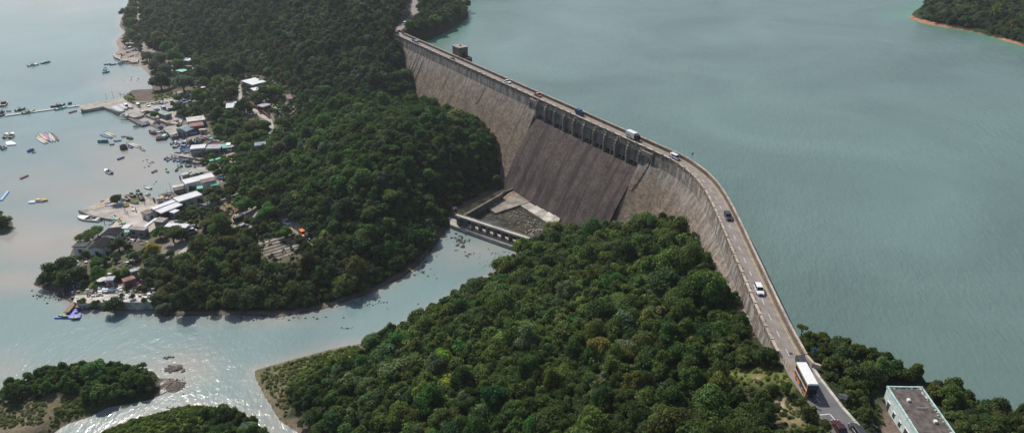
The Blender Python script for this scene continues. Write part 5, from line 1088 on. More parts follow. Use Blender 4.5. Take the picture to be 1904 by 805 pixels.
B_('lean_to', 'small white lean-to roof tucked below the ribbed white halls', [(314,393.4),(327,389),(332,392.8),(323.9,399)], 2.6, tin_white, greywall)
B_('house', 'small whitewashed house with brown concrete roof on the open quay', [(261,394.7),(276,389),(288.4,394),(273,401)], 3.0, brown_roof, whitewall, wins=2)
B_('shelter', 'long narrow white roof strip between the quay and the big spreading tree', [(265,423.2),(287.8,406.3),(294.7,406.8),(271.4,424)], 2.8, tin_white, None, 'shelter', open_side=True)
B_('house', 'grey flat concrete roofed building behind the narrow white roof strip', [(287,410),(297,404.5),(313,407),(299,417)], 3.0, conc_roof, greywall)
B_('house', 'white roof building showing above the crown of the spreading tree', [(307.7,419.5),(314.5,413.9),(351.8,419.8),(342.5,428.2)], 3.2, tin_white, greywall)
B_('house', 'mossy concrete roofed house behind the black roofed villa', [(239,425.7),(246.8,420.7),(276.6,424.5),(267.9,430.7)], 3.2, conc_roof, greywall)
B_('canopy', 'small square white canopy at the corner of the open quay', [(224.4,425.7),(234.3,417.6),(246,418.9),(238,426.3)], 2.8, tin_white, None, 'canopy', open_side=True)
B_('villa', 'black pitched roof villa, upper wing nearest the kayaks', [(188,437),(203,423.6),(230,427),(212.5,441)], 3.6, black_roof, whitewall, 'house', pitch=.5)
B_('villa', 'black pitched roof villa, lower wing with the large white gable wall', [(165,462.5),(180,445.5),(209.3,443.2),(189.4,464)], 4.0, black_roof, whitewall, 'house', pitch=.7, wins=3)
B_('annexe', 'flat dark roofed white annexe at the seaward end of the black roofed villa', [(134.2,459),(146,447.8),(170.8,449.7),(157.8,460.9)], 3.6, mat('mossy_dark_roof', (.06,.075,.065), .9, .6, .5), whitewall, 'house')
B_('canopy', 'green sail canopy behind the upper black roof', [(231,430),(240,427.5),(242,433),(233,434)], 2.6, mint_tarp, None, 'canopy', open_side=True)
B_('shed', 'grey roofed shed in the garden plots near the seawall', [(196,514.6),(212,514),(213.7,522),(199,522.8)], 2.4, tin_pale, greywall, wins=1)
B_('shed', 'low red and grey roofed hut among the garden plots', [(224,519),(246,513),(255,518),(232,526)], 2.3, tin_rust, brickwall, wins=1)
B_('shed', 'pale roofed lean-to above the red hut in the garden plots', [(240,502),(252,499),(257,504),(244,508)], 2.3, tin_pale, greywall, wins=1)
B_('shed', 'little whitewashed store at the right end of the seawall terrace', [(273,545),(279,543.5),(281,549),(275,551)], 2.0, tin_pale, whitewall, wins=1)
B_('shed', 'small rusty roof hut in the trees near the village lane', [(537,236),(551,235),(552,241),(539,242)], 2.4, tin_rust, beigewall, wins=1)
B_('house', 'white roofed house by the far beach behind the silver green trees', [(327,107.5),(336,106),(350,112),(344,119)], 3.0, tin_white, greywall)
B_('canopy', 'large green tarpaulin shelter beside two white boats on the beach', [(331,130.5),(342,128),(348,132),(333,137)], 1.6, mint_tarp, None, 'canopy', open_side=True)
# walls
def wall(name, px, h, th, m, label, cat='wall', z=None):
    pts = [G(*q) if z is None else P(*q, z) for q in px]; r_ = empty(name, tuple(pts[0]), 0, label, cat); o = wall_strip(pts, h, th, m, 'wall', None); onto(o, r_); return r_
wall('garden_wall', [(470,200),(478,204),(492,214),(502,222)], 1.8, .3, brickwall, 'brick red garden wall along the village lane by the brick house')
wall('yard_wall', [(504,196),(512,203),(516,212),(524,214)], 1.6, .3, beigewall, 'low wall round the paved yard next to the brick house')
tag(slab('paved_yard', [(504,197),(526,190.5),(538,196),(526,203),(513,205)], 5, 8.1, conc_light), 'bright paved yard beside the brick house', 'yard', kind='structure')
wall('stone_wall', [(392,384),(415,375),(440,365),(450,361)], 1.0, .5, conc_light, 'pale low stone wall climbing from the white halls to the wood')
# concrete platforms and quays along the shore
def quay(name, px, z1, m, label, z0=-2):
    QZ.append(([tuple(P(a, b, z1).xy) for a, b in px], z1)); return tag(slab(name, px, z0, z1, m), label, name.replace('_', ' '))
quay('pier', [(147,196),(176,190),(205,186),(228,181),(235,188),(256,199),(268,214),(250,219),(232,214),(192,198.5),(172,202),(150,206)], 1.7, concrete, 'broad weathered concrete pier slab reaching into the bay with boats stored on it')
quay('slipway', [(232,213),(250,219),(272,231),(263,234),(236,219)], 1.0, conc_dark, 'dark sloping slipway along the shore side of the concrete pier')
quay('quay', [(264,206),(280,203),(330,196),(345,215),(335,232),(310,228),(290,221),(272,214)], 2.1, mat('dusty_concrete', (.42,.385,.34), .9, .25, .3), 'dusty concrete car park quay with parked cars above the slipway')
quay('quay', [(303,240),(309,236),(326,232),(332,240),(333,248),(318,252)], 2.0, concrete, 'square concrete quay in front of the blue grey boathouse')
quay('quay', [(345,258),(352,255),(383,248),(392,251),(390,257),(350,264)], 1.9, mat('rusty_quay', (.24,.19,.155), .9, .4, .5), 'brown edged landing with two blue boats pulled up on it')
quay('quay', [(209,102),(217,98),(225,100),(224,110),(238,110),(246,106),(258,110),(256,116),(245,116),(238,113),(226,113),(222,110),(212,106)], 1.5, concrete, 'ragged concrete platform at the far beach with small boats')
quay('quay', [(145,391),(170,385),(205,384),(230,388),(232,397),(228,411),(205,407),(170,401)], .9, concrete, 'low pointed concrete spit with kayaks stored on it')
quay('quay', [(228,398),(240,388),(268,383),(300,380),(330,400),(262,425),(232,420),(205,424),(215,412)], 1.9, mat('sandy_concrete', (.46,.41,.36), .9, .25, .25), 'sunlit open concrete quay in front of the small whitewashed house')
quay('seawall', [(196,547),(240,546),(300,546),(302,560),(250,562),(202,560),(190,556)], 2.9, mat('stained_seawall', (.45,.43,.40), .9, .6, .45, bump=.6), 'stained white seawall terrace above the river mouth')
quay('seawall', [(140,549),(196,546),(198,562),(172,562),(150,566),(136,560)], 1.9, conc_light, 'lower pale terrace left of the stained white seawall')
quay('quay', [(295,366),(300,360),(320,356),(330,363),(318,372),(305,377)], 2.0, conc_dark, 'dark platform cluttered with fishing gear beside the largest white roof')
quay('quay', [(322,352),(345,346),(350,350),(344,357),(326,360)], 1.8, conc_dark, 'dark waterside deck below the white roofed terrace')
quay('quay', [(352,318),(360,313),(392,309),(396,316),(372,322),(355,327)], 1.6, concrete, 'small grey landing between the jetty and the long waterfront house')
quay('quay', [(332,288),(360,296),(385,299),(384,305),(360,303),(336,296)], .9, conc_dark, 'muddy hard under the moored boats beside the wooden jetty')
def jetty(name, a, b, w, z, m, label, piles=8, cat='jetty', rail=False):
    A = P(*a, z); B = P(*b, z); L = (B - A).length; rz = math.atan2(B.y - A.y, B.x - A.x); r_ = empty(name, (A.x, A.y, 0), rz, label, cat)
    mb = MB(); n = max(2, int(L / 2.2))
    for k in range(n): mb.box(k * L / n + .02, (k + 1) * L / n - .02, -w / 2, w / 2, z - .25, z)
    mb.build('deck', m, r_)
    for k in range(piles):
        for sy in (-1, 1): mb = MB(); mb.tube((L * (k + .5) / piles, sy * w * .4, -2), (L * (k + .5) / piles, sy * w * .4, z - .2), .14, n=6); mb.build('pile', conc_light if m is concrete else C['brown'], r_)
    return r_
jetty('wooden_jetty', (318, 285.5), (384, 297), 1.7, 1.7, concrete, 'narrow jetty on pale piles with small blue boats moored on both sides', 9)
jetty('floating_pontoon', (9, 215), (148, 196), 1.8, .45, C['lightgrey'], 'long thin floating walkway leading from the concrete pier to the moored speedboats', 12, 'pontoon')
jetty('gangway', (123, 580), (139, 560), 1.6, 1.2, C['wood'], 'short wooden gangway from the seawall to the blue pontoon', 2)
jetty('landing_stage', (142, 567), (162, 565), 2.6, 1.3, C['wood'], 'square wooden landing stage beside the gangway', 2, 'landing stage')
jetty('plank_jetty', (232, 117.5), (243, 116.5), 1.0, .8, C['wood'], 'tiny plank jetty with rails at the far platform', 3)
for i, (x_, y_, h_) in enumerate([(199, 186, 5.2), (211, 183, 5.5), (224, 179.5, 3.4), (335, 312, 3), (320, 362, 6.5), (312, 363, 4), (327, 372, 3), (296, 367, 3), (140, 197, 2)]):
    q = P(x_, y_, 1); mb = MB(); mb.tube((0, 0, -2), (.1, 0, h_), .11, .07, 6); o = mb.build('pole', C['wood'] if i < 3 else C['lightgrey'], None); o.location = (q.x, q.y, 0)
    tag(o, ['thin bare pole on the bay side of the pier, leftmost of three', 'taller thin bare pole in the middle of three by the pier', 'short thin pole nearest the mud flat by the pier', 'short mooring pole off the small grey landing', 'tall white lamp pole rising beside the stilt terrace', 'pale mooring pole among the fishing gear', 'white mast between the stilt terrace and the largest white roof', 'pole with a float near the fishing gear platform', 'short dark mooring post at the end of the concrete pier'][i], 'pole')
# ------------------------------------------------------------------ boats
def hull_mb(L, Bm, H, bow=.35, stern=.8, rocker=.12, keel=.0, n=9):
    """outer shell and inner well of an open boat, bow towards +x"""
    o = MB(); i_ = MB(); V = []; W_ = []
    for k in range(n):
        t = k / (n - 1); x_ = -L / 2 + L * t
        wd = Bm / 2 * (stern + (1 - stern) * min(1, t / .35)) if t < 1 - bow else Bm / 2 * (math.cos((t - 1 + bow) / bow * math.pi / 2) ** .75 if t < .999 else .03)
        hh = H * (1 + rocker * 3 * max(0, t - .6) ** 1.3 * 2); wd = max(wd, .03)
        V += [(x_, -wd, hh), (x_ - (.0 if t < .9 else L * .03), -wd * .78, .02), (x_ - (.0 if t < .9 else L * .03), wd * .78, .02), (x_, wd, hh)]
        W_ += [(x_, -wd, hh), (x_, -wd * .84, hh + .01), (x_, -wd * .7, H * .35), (x_, wd * .7, H * .35), (x_, wd * .84, hh + .01), (x_, wd, hh)]
    F = []; 
    for k in range(n - 1):
        for j in range(3): a = k * 4 + j; F.append((a, a + 4, a + 5, a + 1))
    F += [(0, 1, 2, 3), tuple((n - 1) * 4 + j for j in (3, 2, 1, 0))]; o.add(V, F); F = []
    for k in range(n - 1):
        for j in range(5): a = k * 6 + j; F.append((a, a + 1, a + 7, a + 6))
    i_.add(W_, F); i_.add([W_[1], W_[2], W_[3], W_[4]], [(0, 1, 2, 3)]); return o, i_
def boat(kind, stern, bow, hullc, inc, label, name=None, Bm=None, z=None, extra=None, cat=None, group=None):
    a = G(*stern, zmin=0.0) if z is None else P(*stern, z); b = G(*bow, zmin=0.0) if z is None else P(*bow, z); L = max((b - a).xy.length, 1.5); rz = math.atan2(b.y - a.y, b.x - a.x); c = (a + b) / 2
    nm = name or {'skiff': 'rowing_boat', 'speed': 'speedboat', 'dragon': 'dragon_boat', 'cover': 'covered_boat', 'wood': 'fishing_boat', 'kayak': 'kayak'}[kind]
    zz = max(a.z, b.z, 0); r_ = empty(nm, (c.x, c.y, zz - (.12 if zz < .1 else -.02)), rz, label, cat or nm.replace('_', ' '), group)
    hm_, im = C[hullc], C[inc]
    if kind == 'dragon':
        Bm = Bm or 1.25; o, i_ = hull_mb(L, Bm, .55, .3, .35, .10, n=11); o.build('hull', hm_, r_); i_.build('well', im, r_)
        nb = max(3, int(L / 1.1))
        for k in range(nb): x_ = -L * .38 + L * .76 * k / (nb - 1); mb = MB(); mb.box(x_ - .12, x_ + .12, -Bm * .42, Bm * .42, .40, .47); mb.build('bench', im, r_)
    elif kind == 'skiff':
        Bm = Bm or max(1.2, L * .34); o, i_ = hull_mb(L, Bm, .6, .4, .75); o.build('hull', hm_, r_); i_.build('well', im, r_)
        for x_ in (-.2, .15): mb = MB(); mb.box(L * x_ - .14, L * x_ + .14, -Bm * .42, Bm * .42, .42, .48); mb.build('bench', C['wood'], r_)
        mb = MB(); mb.box(-L / 2 - .28, -L / 2 + .06, -.16, .16, .15, .95, tx=.04, ty=.04); mb.build('outboard_motor', C['charcoal'], r_)
    elif kind == 'speed':
        Bm = Bm or max(1.6, L * .33); o, i_ = hull_mb(L, Bm, .85, .5, .88); o.build('hull', hm_, r_); i_.build('well', im, r_)
        mb = MB(); mb.add([(L * .08, -Bm * .43, .87), (L * .08, Bm * .43, .87), (L * .30, Bm * .34, 1.02), (L * .47, 0, 1.22), (L * .30, -Bm * .34, 1.02)], [(0, 4, 2, 1), (4, 3, 2)]); mb.build('foredeck', C['white'] if hullc in ('white', 'offwhite') else hm_, r_)
        mb = MB(); mb.add([(L * .10, -Bm * .4, .9), (L * .10, Bm * .4, .9), (L * .0, Bm * .36, 1.45), (L * .0, -Bm * .36, 1.45), (L * .09, -Bm * .4, .9), (L * .09, Bm * .4, .9), (-L * .01, Bm * .36, 1.45), (-L * .01, -Bm * .36, 1.45)], [(0, 1, 2, 3), (7, 6, 5, 4)]); mb.build('windscreen', glass, r_)
        for sy in (-1, 1): mb = MB(); mb.box(-L * .18, -L * .08, sy * Bm * .22 - .25, sy * Bm * .22 + .25, .35, 1.0); mb.build('seat', C['charcoal'] if inc != 'charcoal' else C['white'], r_)
        mb = MB(); mb.box(-L * .42, -L * .3, -Bm * .36, Bm * .36, .35, .85); mb.build('rear_seat', C['lightgrey'], r_)
        mb = MB(); mb.box(-L / 2 - .4, -L / 2 + .1, -.22, .22, .2, 1.25, tx=.05, ty=.05); mb.build('outboard_motor', C['charcoal'], r_)
        if extra == 'tower':
            mb = MB()
            for sy in (-1, 1): mb.tube((L * .02, sy * Bm * .42, .9), (-L * .06, sy * Bm * .34, 2.1), .06, n=6); mb.tube((-L * .2, sy * Bm * .42, .9), (-L * .1, sy * Bm * .34, 2.1), .06, n=6)
            mb.build('tower_frame', C['charcoal'], r_); mb = MB(); mb.box(-L * .2, L * .06, -Bm * .38, Bm * .38, 2.1, 2.18); mb.build('tower_canopy', C['charcoal'], r_)
    elif kind == 'cover':
        Bm = Bm or max(1.5, L * .36); o, i_ = hull_mb(L, Bm, .7, .4, .8); o.build('hull', hm_, r_)
        mb = MB(); n = 8; V = []
        for k in range(n + 1):
            t = k / n; x_ = -L * .48 + L * .94 * t; ww = Bm / 2 * 1.02 * (1 if t < .55 else math.cos((t - .55) / .47 * math.pi / 2) ** .6 + .02) * (.85 + .15 * min(1, t * 5)); hh = .78 + .55 * math.sin(math.pi * min(1, t * .9 + .12)) + .08 * math.sin(k * 2.6)
            V += [(x_, -ww, .55), (x_, -ww * .6, hh * .92), (x_, 0, hh + .1), (x_, ww * .6, hh * .92), (x_, ww, .55)]
        F = [(k * 5 + j, k * 5 + j + 1, k * 5 + j + 6, k * 5 + j + 5) for k in range(n) for j in range(4)] + [(4, 3, 2, 1, 0), tuple(n * 5 + j for j in range(5))]; mb.add(V, F); mb.build('tarpaulin', im, r_)
    elif kind == 'wood':
        Bm = Bm or L * .36; o, i_ = hull_mb(L, Bm, 1.0, .4, .85, .16); o.build('hull', hm_, r_); i_.build('deck', im, r_)
        mb = MB(); mb.box(-L * .32, L * .05, -Bm * .3, Bm * .3, .35, 1.9); cb = mb.build('cabin', C['offwhite'], r_); mb = MB(); mb.box(-L * .36, L * .1, -Bm * .36, Bm * .36, 1.9, 2.0); mb.build('cabin_roof', C[extra or 'teal'], cb)
        mb = MB(); mb.box(L * .05, L * .05 + .03, -Bm * .22, Bm * .22, 1.2, 1.7); mb.build('window', glass, cb); mb = MB(); mb.tube((L * .2, 0, .4), (L * .2, 0, 2.8), .05, n=6); mb.build('mast', C['wood'], r_)
    elif kind == 'kayak':
        Bm = Bm or .75; o, i_ = hull_mb(L, Bm, .35, .45, .25, .05); o.build('hull', hm_, r_); mb = MB(); n = 9; 
        V = []; 
        for k in range(n): t = k / (n - 1); x_ = -L / 2 + L * t; ww = max(.03, Bm / 2 * math.sin(math.pi * (.08 + .84 * t)) ** .7 * .95); V += [(x_, -ww, .34), (x_, 0, .42), (x_, ww, .34)]
        mb.add(V, [(k * 3 + j, k * 3 + j + 3, k * 3 + j + 4, k * 3 + j + 1) for k in range(n - 1) for j in range(2)]); mb.build('deck', im, r_); mb = MB(); mb.tube((-.1, 0, .38), (-.1, 0, .45), Bm * .28, n=10); mb.build('cockpit', C['black'], r_)
    return r_
BT = [
 ('speed',(52,124),(73,120.5),'white','lightgrey','white motorboat moored far out in the bay with a dark canopy','tower'),
 ('cover',(76,119.5),(94,115.5),'teal','teal','teal covered boat moored just beyond the far white motorboat',None),
 ('skiff',(194,121),(207,120),'navy','blue','dark blue boat off the far platform, left of a pair',None),('skiff',(205,122),(217,120),'navy','navy','dark blue boat off the far platform, right of a pair',None),
 ('skiff',(194,132),(197,127),'green','teal','tiny green boat moored above a light blue one',None),('speed',(192,137),(204,134),'blue','skyblue','light blue boat moored below the tiny green boat',None),
 ('wood',(220,120.5),(233,117.5),'offwhite','brown','small white boat with a cabin at the plank jetty of the far platform',None),
 ('speed',(4,199),(11,189),'black','offwhite','dark speedboat with a tower at the left edge above the pontoon','tower'),('speed',(0,212),(9,208),'charcoal','lightgrey','dark grey boat at the left end of the floating pontoon','tower'),('speed',(1,217),(10,213),'navy','lightgrey','navy boat below the left end of the floating pontoon',None),
 ('skiff',(13,208),(21,207),'offwhite','cream','pale open boat above the left end of the floating pontoon',None),
 ('speed',(29,207.5),(48,203),'charcoal','grey','grey wakeboard boat with a tower moored on the far side of the pontoon','tower'),('speed',(42,212.5),(66,207),'olive','charcoal','yellow green wakeboard boat moored on the near side of the pontoon','tower'),
 ('speed',(120,195.5),(94,200.5),'black','charcoal','black wakeboard boat with a tower beyond the pontoon','tower'),('speed',(103,205.5),(126,199.5),'turquoise','turquoise','turquoise speedboat moored against the pontoon near the pier',None),
 ('cover',(127.5,195),(134,192.5),'green','green','small green covered boat beyond the inner end of the pontoon',None),('skiff',(129,211),(143,207),'charcoal','red','dark boat with a red inside near the inner end of the pontoon',None),
 ('kayak',(146.5,205),(151.5,211),'charcoal','lightgrey','grey jet ski like float off the pier corner, left of two',None),('kayak',(150.5,204.5),(156,210),'charcoal','navy','dark jet ski like float off the pier corner, right of two',None),
 ('speed',(8,258),(14,250),'white','charcoal','white motorboat with a dark inside tied above a white raft, left one',None),('speed',(19,258),(25,249),'white','brown','white motorboat with a brown inside tied above a white raft, right one',None),
 ('speed',(-4,278),(3,272),'navy','lightgrey','navy boat half cut by the left edge below the white raft',None),('speed',(4,279),(13,274),'lightblue','skyblue','pale blue boat moored beside the left edge below the white raft',None),
 ('dragon',(66,255),(85,268.5),'white','offwhite','long white dragon boat, outermost left of the moored bunch',None),('dragon',(68,252),(90,267.5),'offwhite','cream','long cream dragon boat second from the left of the bunch',None),('dragon',(72.6,248),(90,262.7),'offwhite','cream','long cream dragon boat third from the left of the bunch beside the red one',None),
 ('dragon',(83.5,248.5),(93,264),'red','pink','long red dragon boat in the middle of the moored bunch',None),('dragon',(87.5,250.5),(97,265.5),'royal','lightblue','long blue dragon boat between the red and the white one',None),('dragon',(91,248),(103,264.5),'white','cream','long white dragon boat right of the middle of the bunch',None),('dragon',(95.4,248.6),(109.5,263),'navy','charcoal','long dark dragon boat, outermost right of the bunch',None),
 ('cover',(52,283.5),(64,278.5),'grey','blue','small moored boat under a blue cover below the dragon boats',None),('skiff',(62,284.5),(66,283),'white','offwhite','tiny white tender behind the blue covered boat',None),
 ('dragon',(208.5,258),(186,251.5),'blue','skyblue','long blue boat moored beside two long white ones',None),('dragon',(210,256),(193,246.5),'white','offwhite','long white boat next to the long blue one',None),('dragon',(215,254),(197,245),'white','cream','long white boat, outer one of the pair by the long blue boat',None),
 ('skiff',(205,270),(213,269),'charcoal','cream','small dark skiff beside the green tarpaulin barge',None),('skiff',(213,263.5),(226,262),'blue','lightblue','bright blue boat in the middle of the inner anchorage',None),('skiff',(227,255.5),(233,254.5),'grey','offwhite','small grey boat above the bright blue boat',None),('cover',(246,259.5),(234.5,256),'green','charcoal','dark green covered boat above the iron caisson',None),
 ('dragon',(259,276),(234,265.5),'white','offwhite','long white boat right of the iron caisson, inner one',None),('dragon',(262.5,273.7),(238.6,264.5),'white','offwhite','long white boat right of the iron caisson, outer one',None),('skiff',(246,275.5),(238,272),'blue','blue','small blue boat under the stern of the long white pair',None),
 ('skiff',(262,278),(270,281),'cream','cream','cream skiff at the end of the long white pair',None),('skiff',(219.5,297.5),(231.7,293),'navy','blue','navy open boat alone in the inner anchorage',None),('speed',(208,324),(195,317.5),'white','blue','white motorboat with a blue seat alone in the muddy bay',None),
 ('skiff',(283,322),(293,317.5),'offwhite','charcoal','small white skiff in open water below the jetty',None),('skiff',(309,316),(313,321.5),'charcoal','mint','small dark skiff with a green inside off the grey landing',None),('skiff',(331,309),(332.5,313),'grey','mint','grey skiff off the landing, upper of two tied together',None),('skiff',(327,319),(331,315),'black','charcoal','black skiff off the landing, lower of two tied together',None),
 ('skiff',(306,297.5),(313,293),'charcoal','grey','dark grey sampan at the outer end of the jetty, first on the left',None),('skiff',(311,300.5),(316.5,294.5),'blue','skyblue','light blue sampan second along the near side of the jetty',None),('skiff',(318.5,297),(320,292.5),'grey','offwhite','grey ring-shaped dinghy third along the near side of the jetty',None),('skiff',(323,301),(328,296),'navy','blue','navy blue sampan fourth along the near side of the jetty',None),('skiff',(329.5,301.5),(332.5,296),'skyblue','lightblue','sky blue sampan fifth along the near side of the jetty',None),
 ('skiff',(334.7,304),(344,299.3),'blue','skyblue','blue sampan with a pale inside sixth along the near side of the jetty',None),('skiff',(343.4,304),(352,297),'teal','lightblue','long teal sampan seventh along the near side of the jetty',None),('skiff',(350,304.5),(358,298.6),'navy','brown','dark blue sampan eighth along the near side of the jetty',None),('skiff',(358.5,303),(362,298),'offwhite','grey','white dinghy last along the near side of the jetty',None),('kayak',(363,304),(369.5,303),'pink','offwhite','pinkish white small boat pulled up beside the jetty root',None),
 ('skiff',(325,286.5),(330,284.5),'navy','blue','small navy boat on the far side of the jetty, outer one',None),('skiff',(331,286),(337,284.5),'blue','blue','small blue boat on the far side of the jetty, inner one',None),
 ('skiff',(249,238.5),(260,234),'green','teal','dark green sampan off the slipway',None),('skiff',(262,234),(277,227.5),'blue','skyblue','bright blue sampan moored between a green and a red one',None),('skiff',(268,235.5),(279,230.5),'maroon','lightblue','dark red sampan with pale blue inside by the slipway',None),('speed',(224,221.5),(240.5,217),'white','lightgrey','white covered motorboat lying just below the concrete pier',None),
 ('wood',(290,250.5),(277.5,246),'brown','wood','brown wooden fishing boat at the left of the crowded quay','wood'),('skiff',(303,247.5),(287,244.5),'white','offwhite','white boat moored above the blue one at the crowded quay',None),('cover',(292,252.5),(303,247.5),'navy','blue','blue tarpaulin covered boat at the crowded quay',None),('cover',(295,241.5),(304,237),'purple','purple','purple tarpaulin covered boat at the upper side of the crowded quay',None),
 ('wood',(295,262),(301,251),'brown','wood','brown work boat at the lower end of the crowded quay','rust'),('wood',(304,261),(311,252),'charcoal','grey','dark work boat with a pale green roof at the lower end of the crowded quay','mint'),
 ('cover',(319,259),(323,254),'white','white','small round white covered boat alone off the square quay',None),('speed',(330,259),(326.5,252),'black','pink','black boat with a pink cover beside the round white boat',None),('speed',(318,269.5),(329,265.5),'white','purple','white speedboat with a purple cover off the brown landing',None),('speed',(324,275.5),(337,265.5),'navy','white','long navy and white motorboat off the brown landing',None),
 ('speed',(340,274),(346,263),'lightgrey','blue','grey blue motorboat against the brown landing',None),('wood',(353.5,271.5),(357.5,263),'green','olive','green fishing boat with an ochre roof by the tall boathouse','yellow'),('speed',(367,268.8),(360,263),'white','skyblue','white boat with a pale blue inside behind the tall boathouse',None),
 ('skiff',(335.5,279.5),(354,274.5),'blue','blue','long blue sampan left of the tall boathouse, upper of three',None),('skiff',(337,282.5),(354.5,278.5),'skyblue','lightblue','long sky blue sampan left of the tall boathouse, middle of three',None),('skiff',(341.5,285.5),(354.5,282),'white','offwhite','white sampan left of the tall boathouse, lowest of three',None),
 ('cover',(354,253.5),(369,249.5),'blue','skyblue','blue boat stored on the brown edged landing, right one',None),('cover',(342,257.5),(352,253.5),'blue','blue','blue boat stored on the brown edged landing, left one',None),
 ('cover',(212,200.5),(229,210),'white','lightgrey','long white covered boat stored on the concrete pier, nearest the slipway',None),('cover',(225,197.5),(236,205),'white','lightgrey','white covered boat stored on the concrete pier, middle of three',None),('cover',(236,197),(246,203),'offwhite','lightgrey','white covered boat stored on the concrete pier, nearest the cars',None),
 ('kayak',(320,132),(329,139.5),'white','white','slim white boat on the far beach, left of two',None),('kayak',(326,130),(333,138),'white','cream','slim white boat on the far beach, right of two',None),('cover',(314,138),(321,136.5),'royal','red','small boat with a red and blue cover on the far beach',None),('cover',(280,137),(291,134),'teal','green','dark green boat under the trees at the far beach',None),
 ('wood',(308,101),(315,98.5),'white','offwhite','pale boat drawn up between the trees behind the far platform','offwhite'),('speed',(230,93),(246,89),'offwhite','grey','white boat hauled out on the far beach above the platform',None),('cover',(234,86.5),(258,83.5),'navy','charcoal','dark blue covered boat hauled out on the far beach',None),
 ('speed',(188,410),(144,405.5),'white','offwhite','large white inflatable motorboat lying off the concrete spit',None),('skiff',(281,352),(267,347),'green','white','dark green skiff with a white inside off the fishing platform',None),('speed',(262,363),(253,355.5),'maroon','mint','red and white boat beached at the tip of the grassy spit',None),
 ('cover',(273,365),(279,360),'white','white','white round boat floating beside the grassy spit',None),('speed',(250.5,367),(242,362.5),'brown','lightgrey','brown and grey boat on the grassy spit',None),('speed',(240,374),(231,368.5),'charcoal','white','black and white boat on the grassy spit beside the tree',None),('cover',(266,374),(260,366),'charcoal','charcoal','dark grey covered boat at the right end of the grassy spit',None),
 ('skiff',(257,379),(242.5,377),'green','lightgrey','long dark green skiff along the lower edge of the grassy spit',None),('cover',(225,374),(230.5,372),'white','white','small white upturned dinghy by the spit tree',None),
 ('kayak',(188,375.5),(193,374),'blue','royal','very small blue float on the sand left of the spit tree',None),('kayak',(195,379.5),(208,376),'lightblue','lightblue','pale blue kayak on the spit left of the tree',None),('kayak',(195,384),(208,384),'royal','royal','royal blue kayak lying on the concrete spit',None),('cover',(221,384),(229,380.5),'skyblue','skyblue','sky blue dinghy on the spit right of the tree, left one',None),('kayak',(228,381),(237,379),'blue','skyblue','blue kayak on the spit right of the tree, right one',None),('skiff',(230.5,385.5),(240.5,382),'orange','yellow','orange and yellow boat on the concrete spit',None),
]
for k, (kd, a, b, hc, ic, lb_, ex) in enumerate(BT): boat(kd, a, b, hc, ic, lb_, extra=ex)
kc = [('lightblue',204,416.5,'leftmost'),('red',208,416,'second from the left'),('mint',211,413,'third from the left'),('turquoise',214.5,411.5,'middle'),('offwhite',217,410,'fifth from the left'),('orange',219,409,'next to the rightmost'),('yellow',222,411,'rightmost')]
for c_, x_, y_, w_ in kc: boat('kayak', (x_ - 3.2, y_ + 1.8), (x_ + 4, y_ - 1.4), c_, c_, f'{c_} kayak in the colourful row at the quay corner, {w_}', group='kayaks in the row at the quay corner')
def raft(name, px, m, z, label, cat, parts=0, h=.35):
    pts = [P(a, b, z).xy for a, b in px]; c = sum(pts, Vector((0, 0))) / len(pts); r_ = empty(name, (c.x, c.y, 0), 0, label, cat); mb = MB(); mb.prism([tuple(p_ - c) for p_ in pts], -.15, z); mb.build('deck', m, r_); return r_
raft('floating_raft', [(10,264),(20,262),(29,266),(29,268.5),(12,269.5)], C['white'], .5, 'white floating raft with two motorboats tied above it at the left', 'raft')
raft('floating_raft', [(0,371),(13,354.5),(17,355),(4,371.5),(-3,372)], C['skyblue'], .4, 'long blue inflatable slab raft at the left edge', 'raft')
raft('floating_raft', [(52,375.5),(57,372.5),(65,372.5),(67,374),(64,376.5),(52,376.8)], C['lightblue'], .4, 'pale blue slab raft beside the yellow inflatable', 'raft')
raft('plank_raft', [(36,330.5),(50,324.5),(53,325.5),(38,332)], C['brown'], .5, 'brown plank raft floating alone in the bay', 'raft')
raft('floating_raft', [(95,266),(104,262),(110,266),(101,269)], C['royal'], .3, 'blue float under the sterns of the dragon boats', 'raft') if False else None
yl_ = empty('inflatable', tuple(P(77,374,0)), R(5), 'yellow and blue inflatable water toy floating in the bay', 'inflatable'); mb = MB(); mb.ball((-1.2, .2, .5), 1.4, .9, .5); mb.ball((1.2, 0, .45), 1.6, .7, .45); mb.build('ring', C['yellow'], yl_, smooth=True); mb = MB(); mb.box(-1.5, 1.6, -1.3, -.5, -.1, .4); mb.build('base', C['royal'], yl_)
bp2 = empty('pontoon_raft', tuple(P(128,589,0)), R(-2), 'royal blue modular pontoon with a yellow green kayak at the foot of the seawall', 'pontoon'); mb = MB()
for i in range(9): mb.box(-3.9 + i * .88, -3.9 + i * .88 + .84, -1.0, .0, -.1, .42)
for i in range(7): mb.box(-2.6 + i * .88, -2.6 + i * .88 + .84, .03, 1.0, -.1, .42)
mb.build('float_row', C['royal'], bp2); mb = MB()
for i in range(3):
    for j in range(3): mb.box(-1.6 + i * .88 + j * .4, -.76 + i * .88 + j * .4, 1.03 + j * .9, 1.9 + j * .9, -.1, .42)
mb.build('float_arm', C['royal'], bp2)
boat('kayak', (108,586.5), (127,588.5), 'lime', 'lime', 'yellow green kayak lying on the royal blue pontoon', z=.45); boat('kayak', (130,591.5), (148,590.5), 'cream', 'offwhite', 'cream kayak lying on the royal blue pontoon', z=.45)
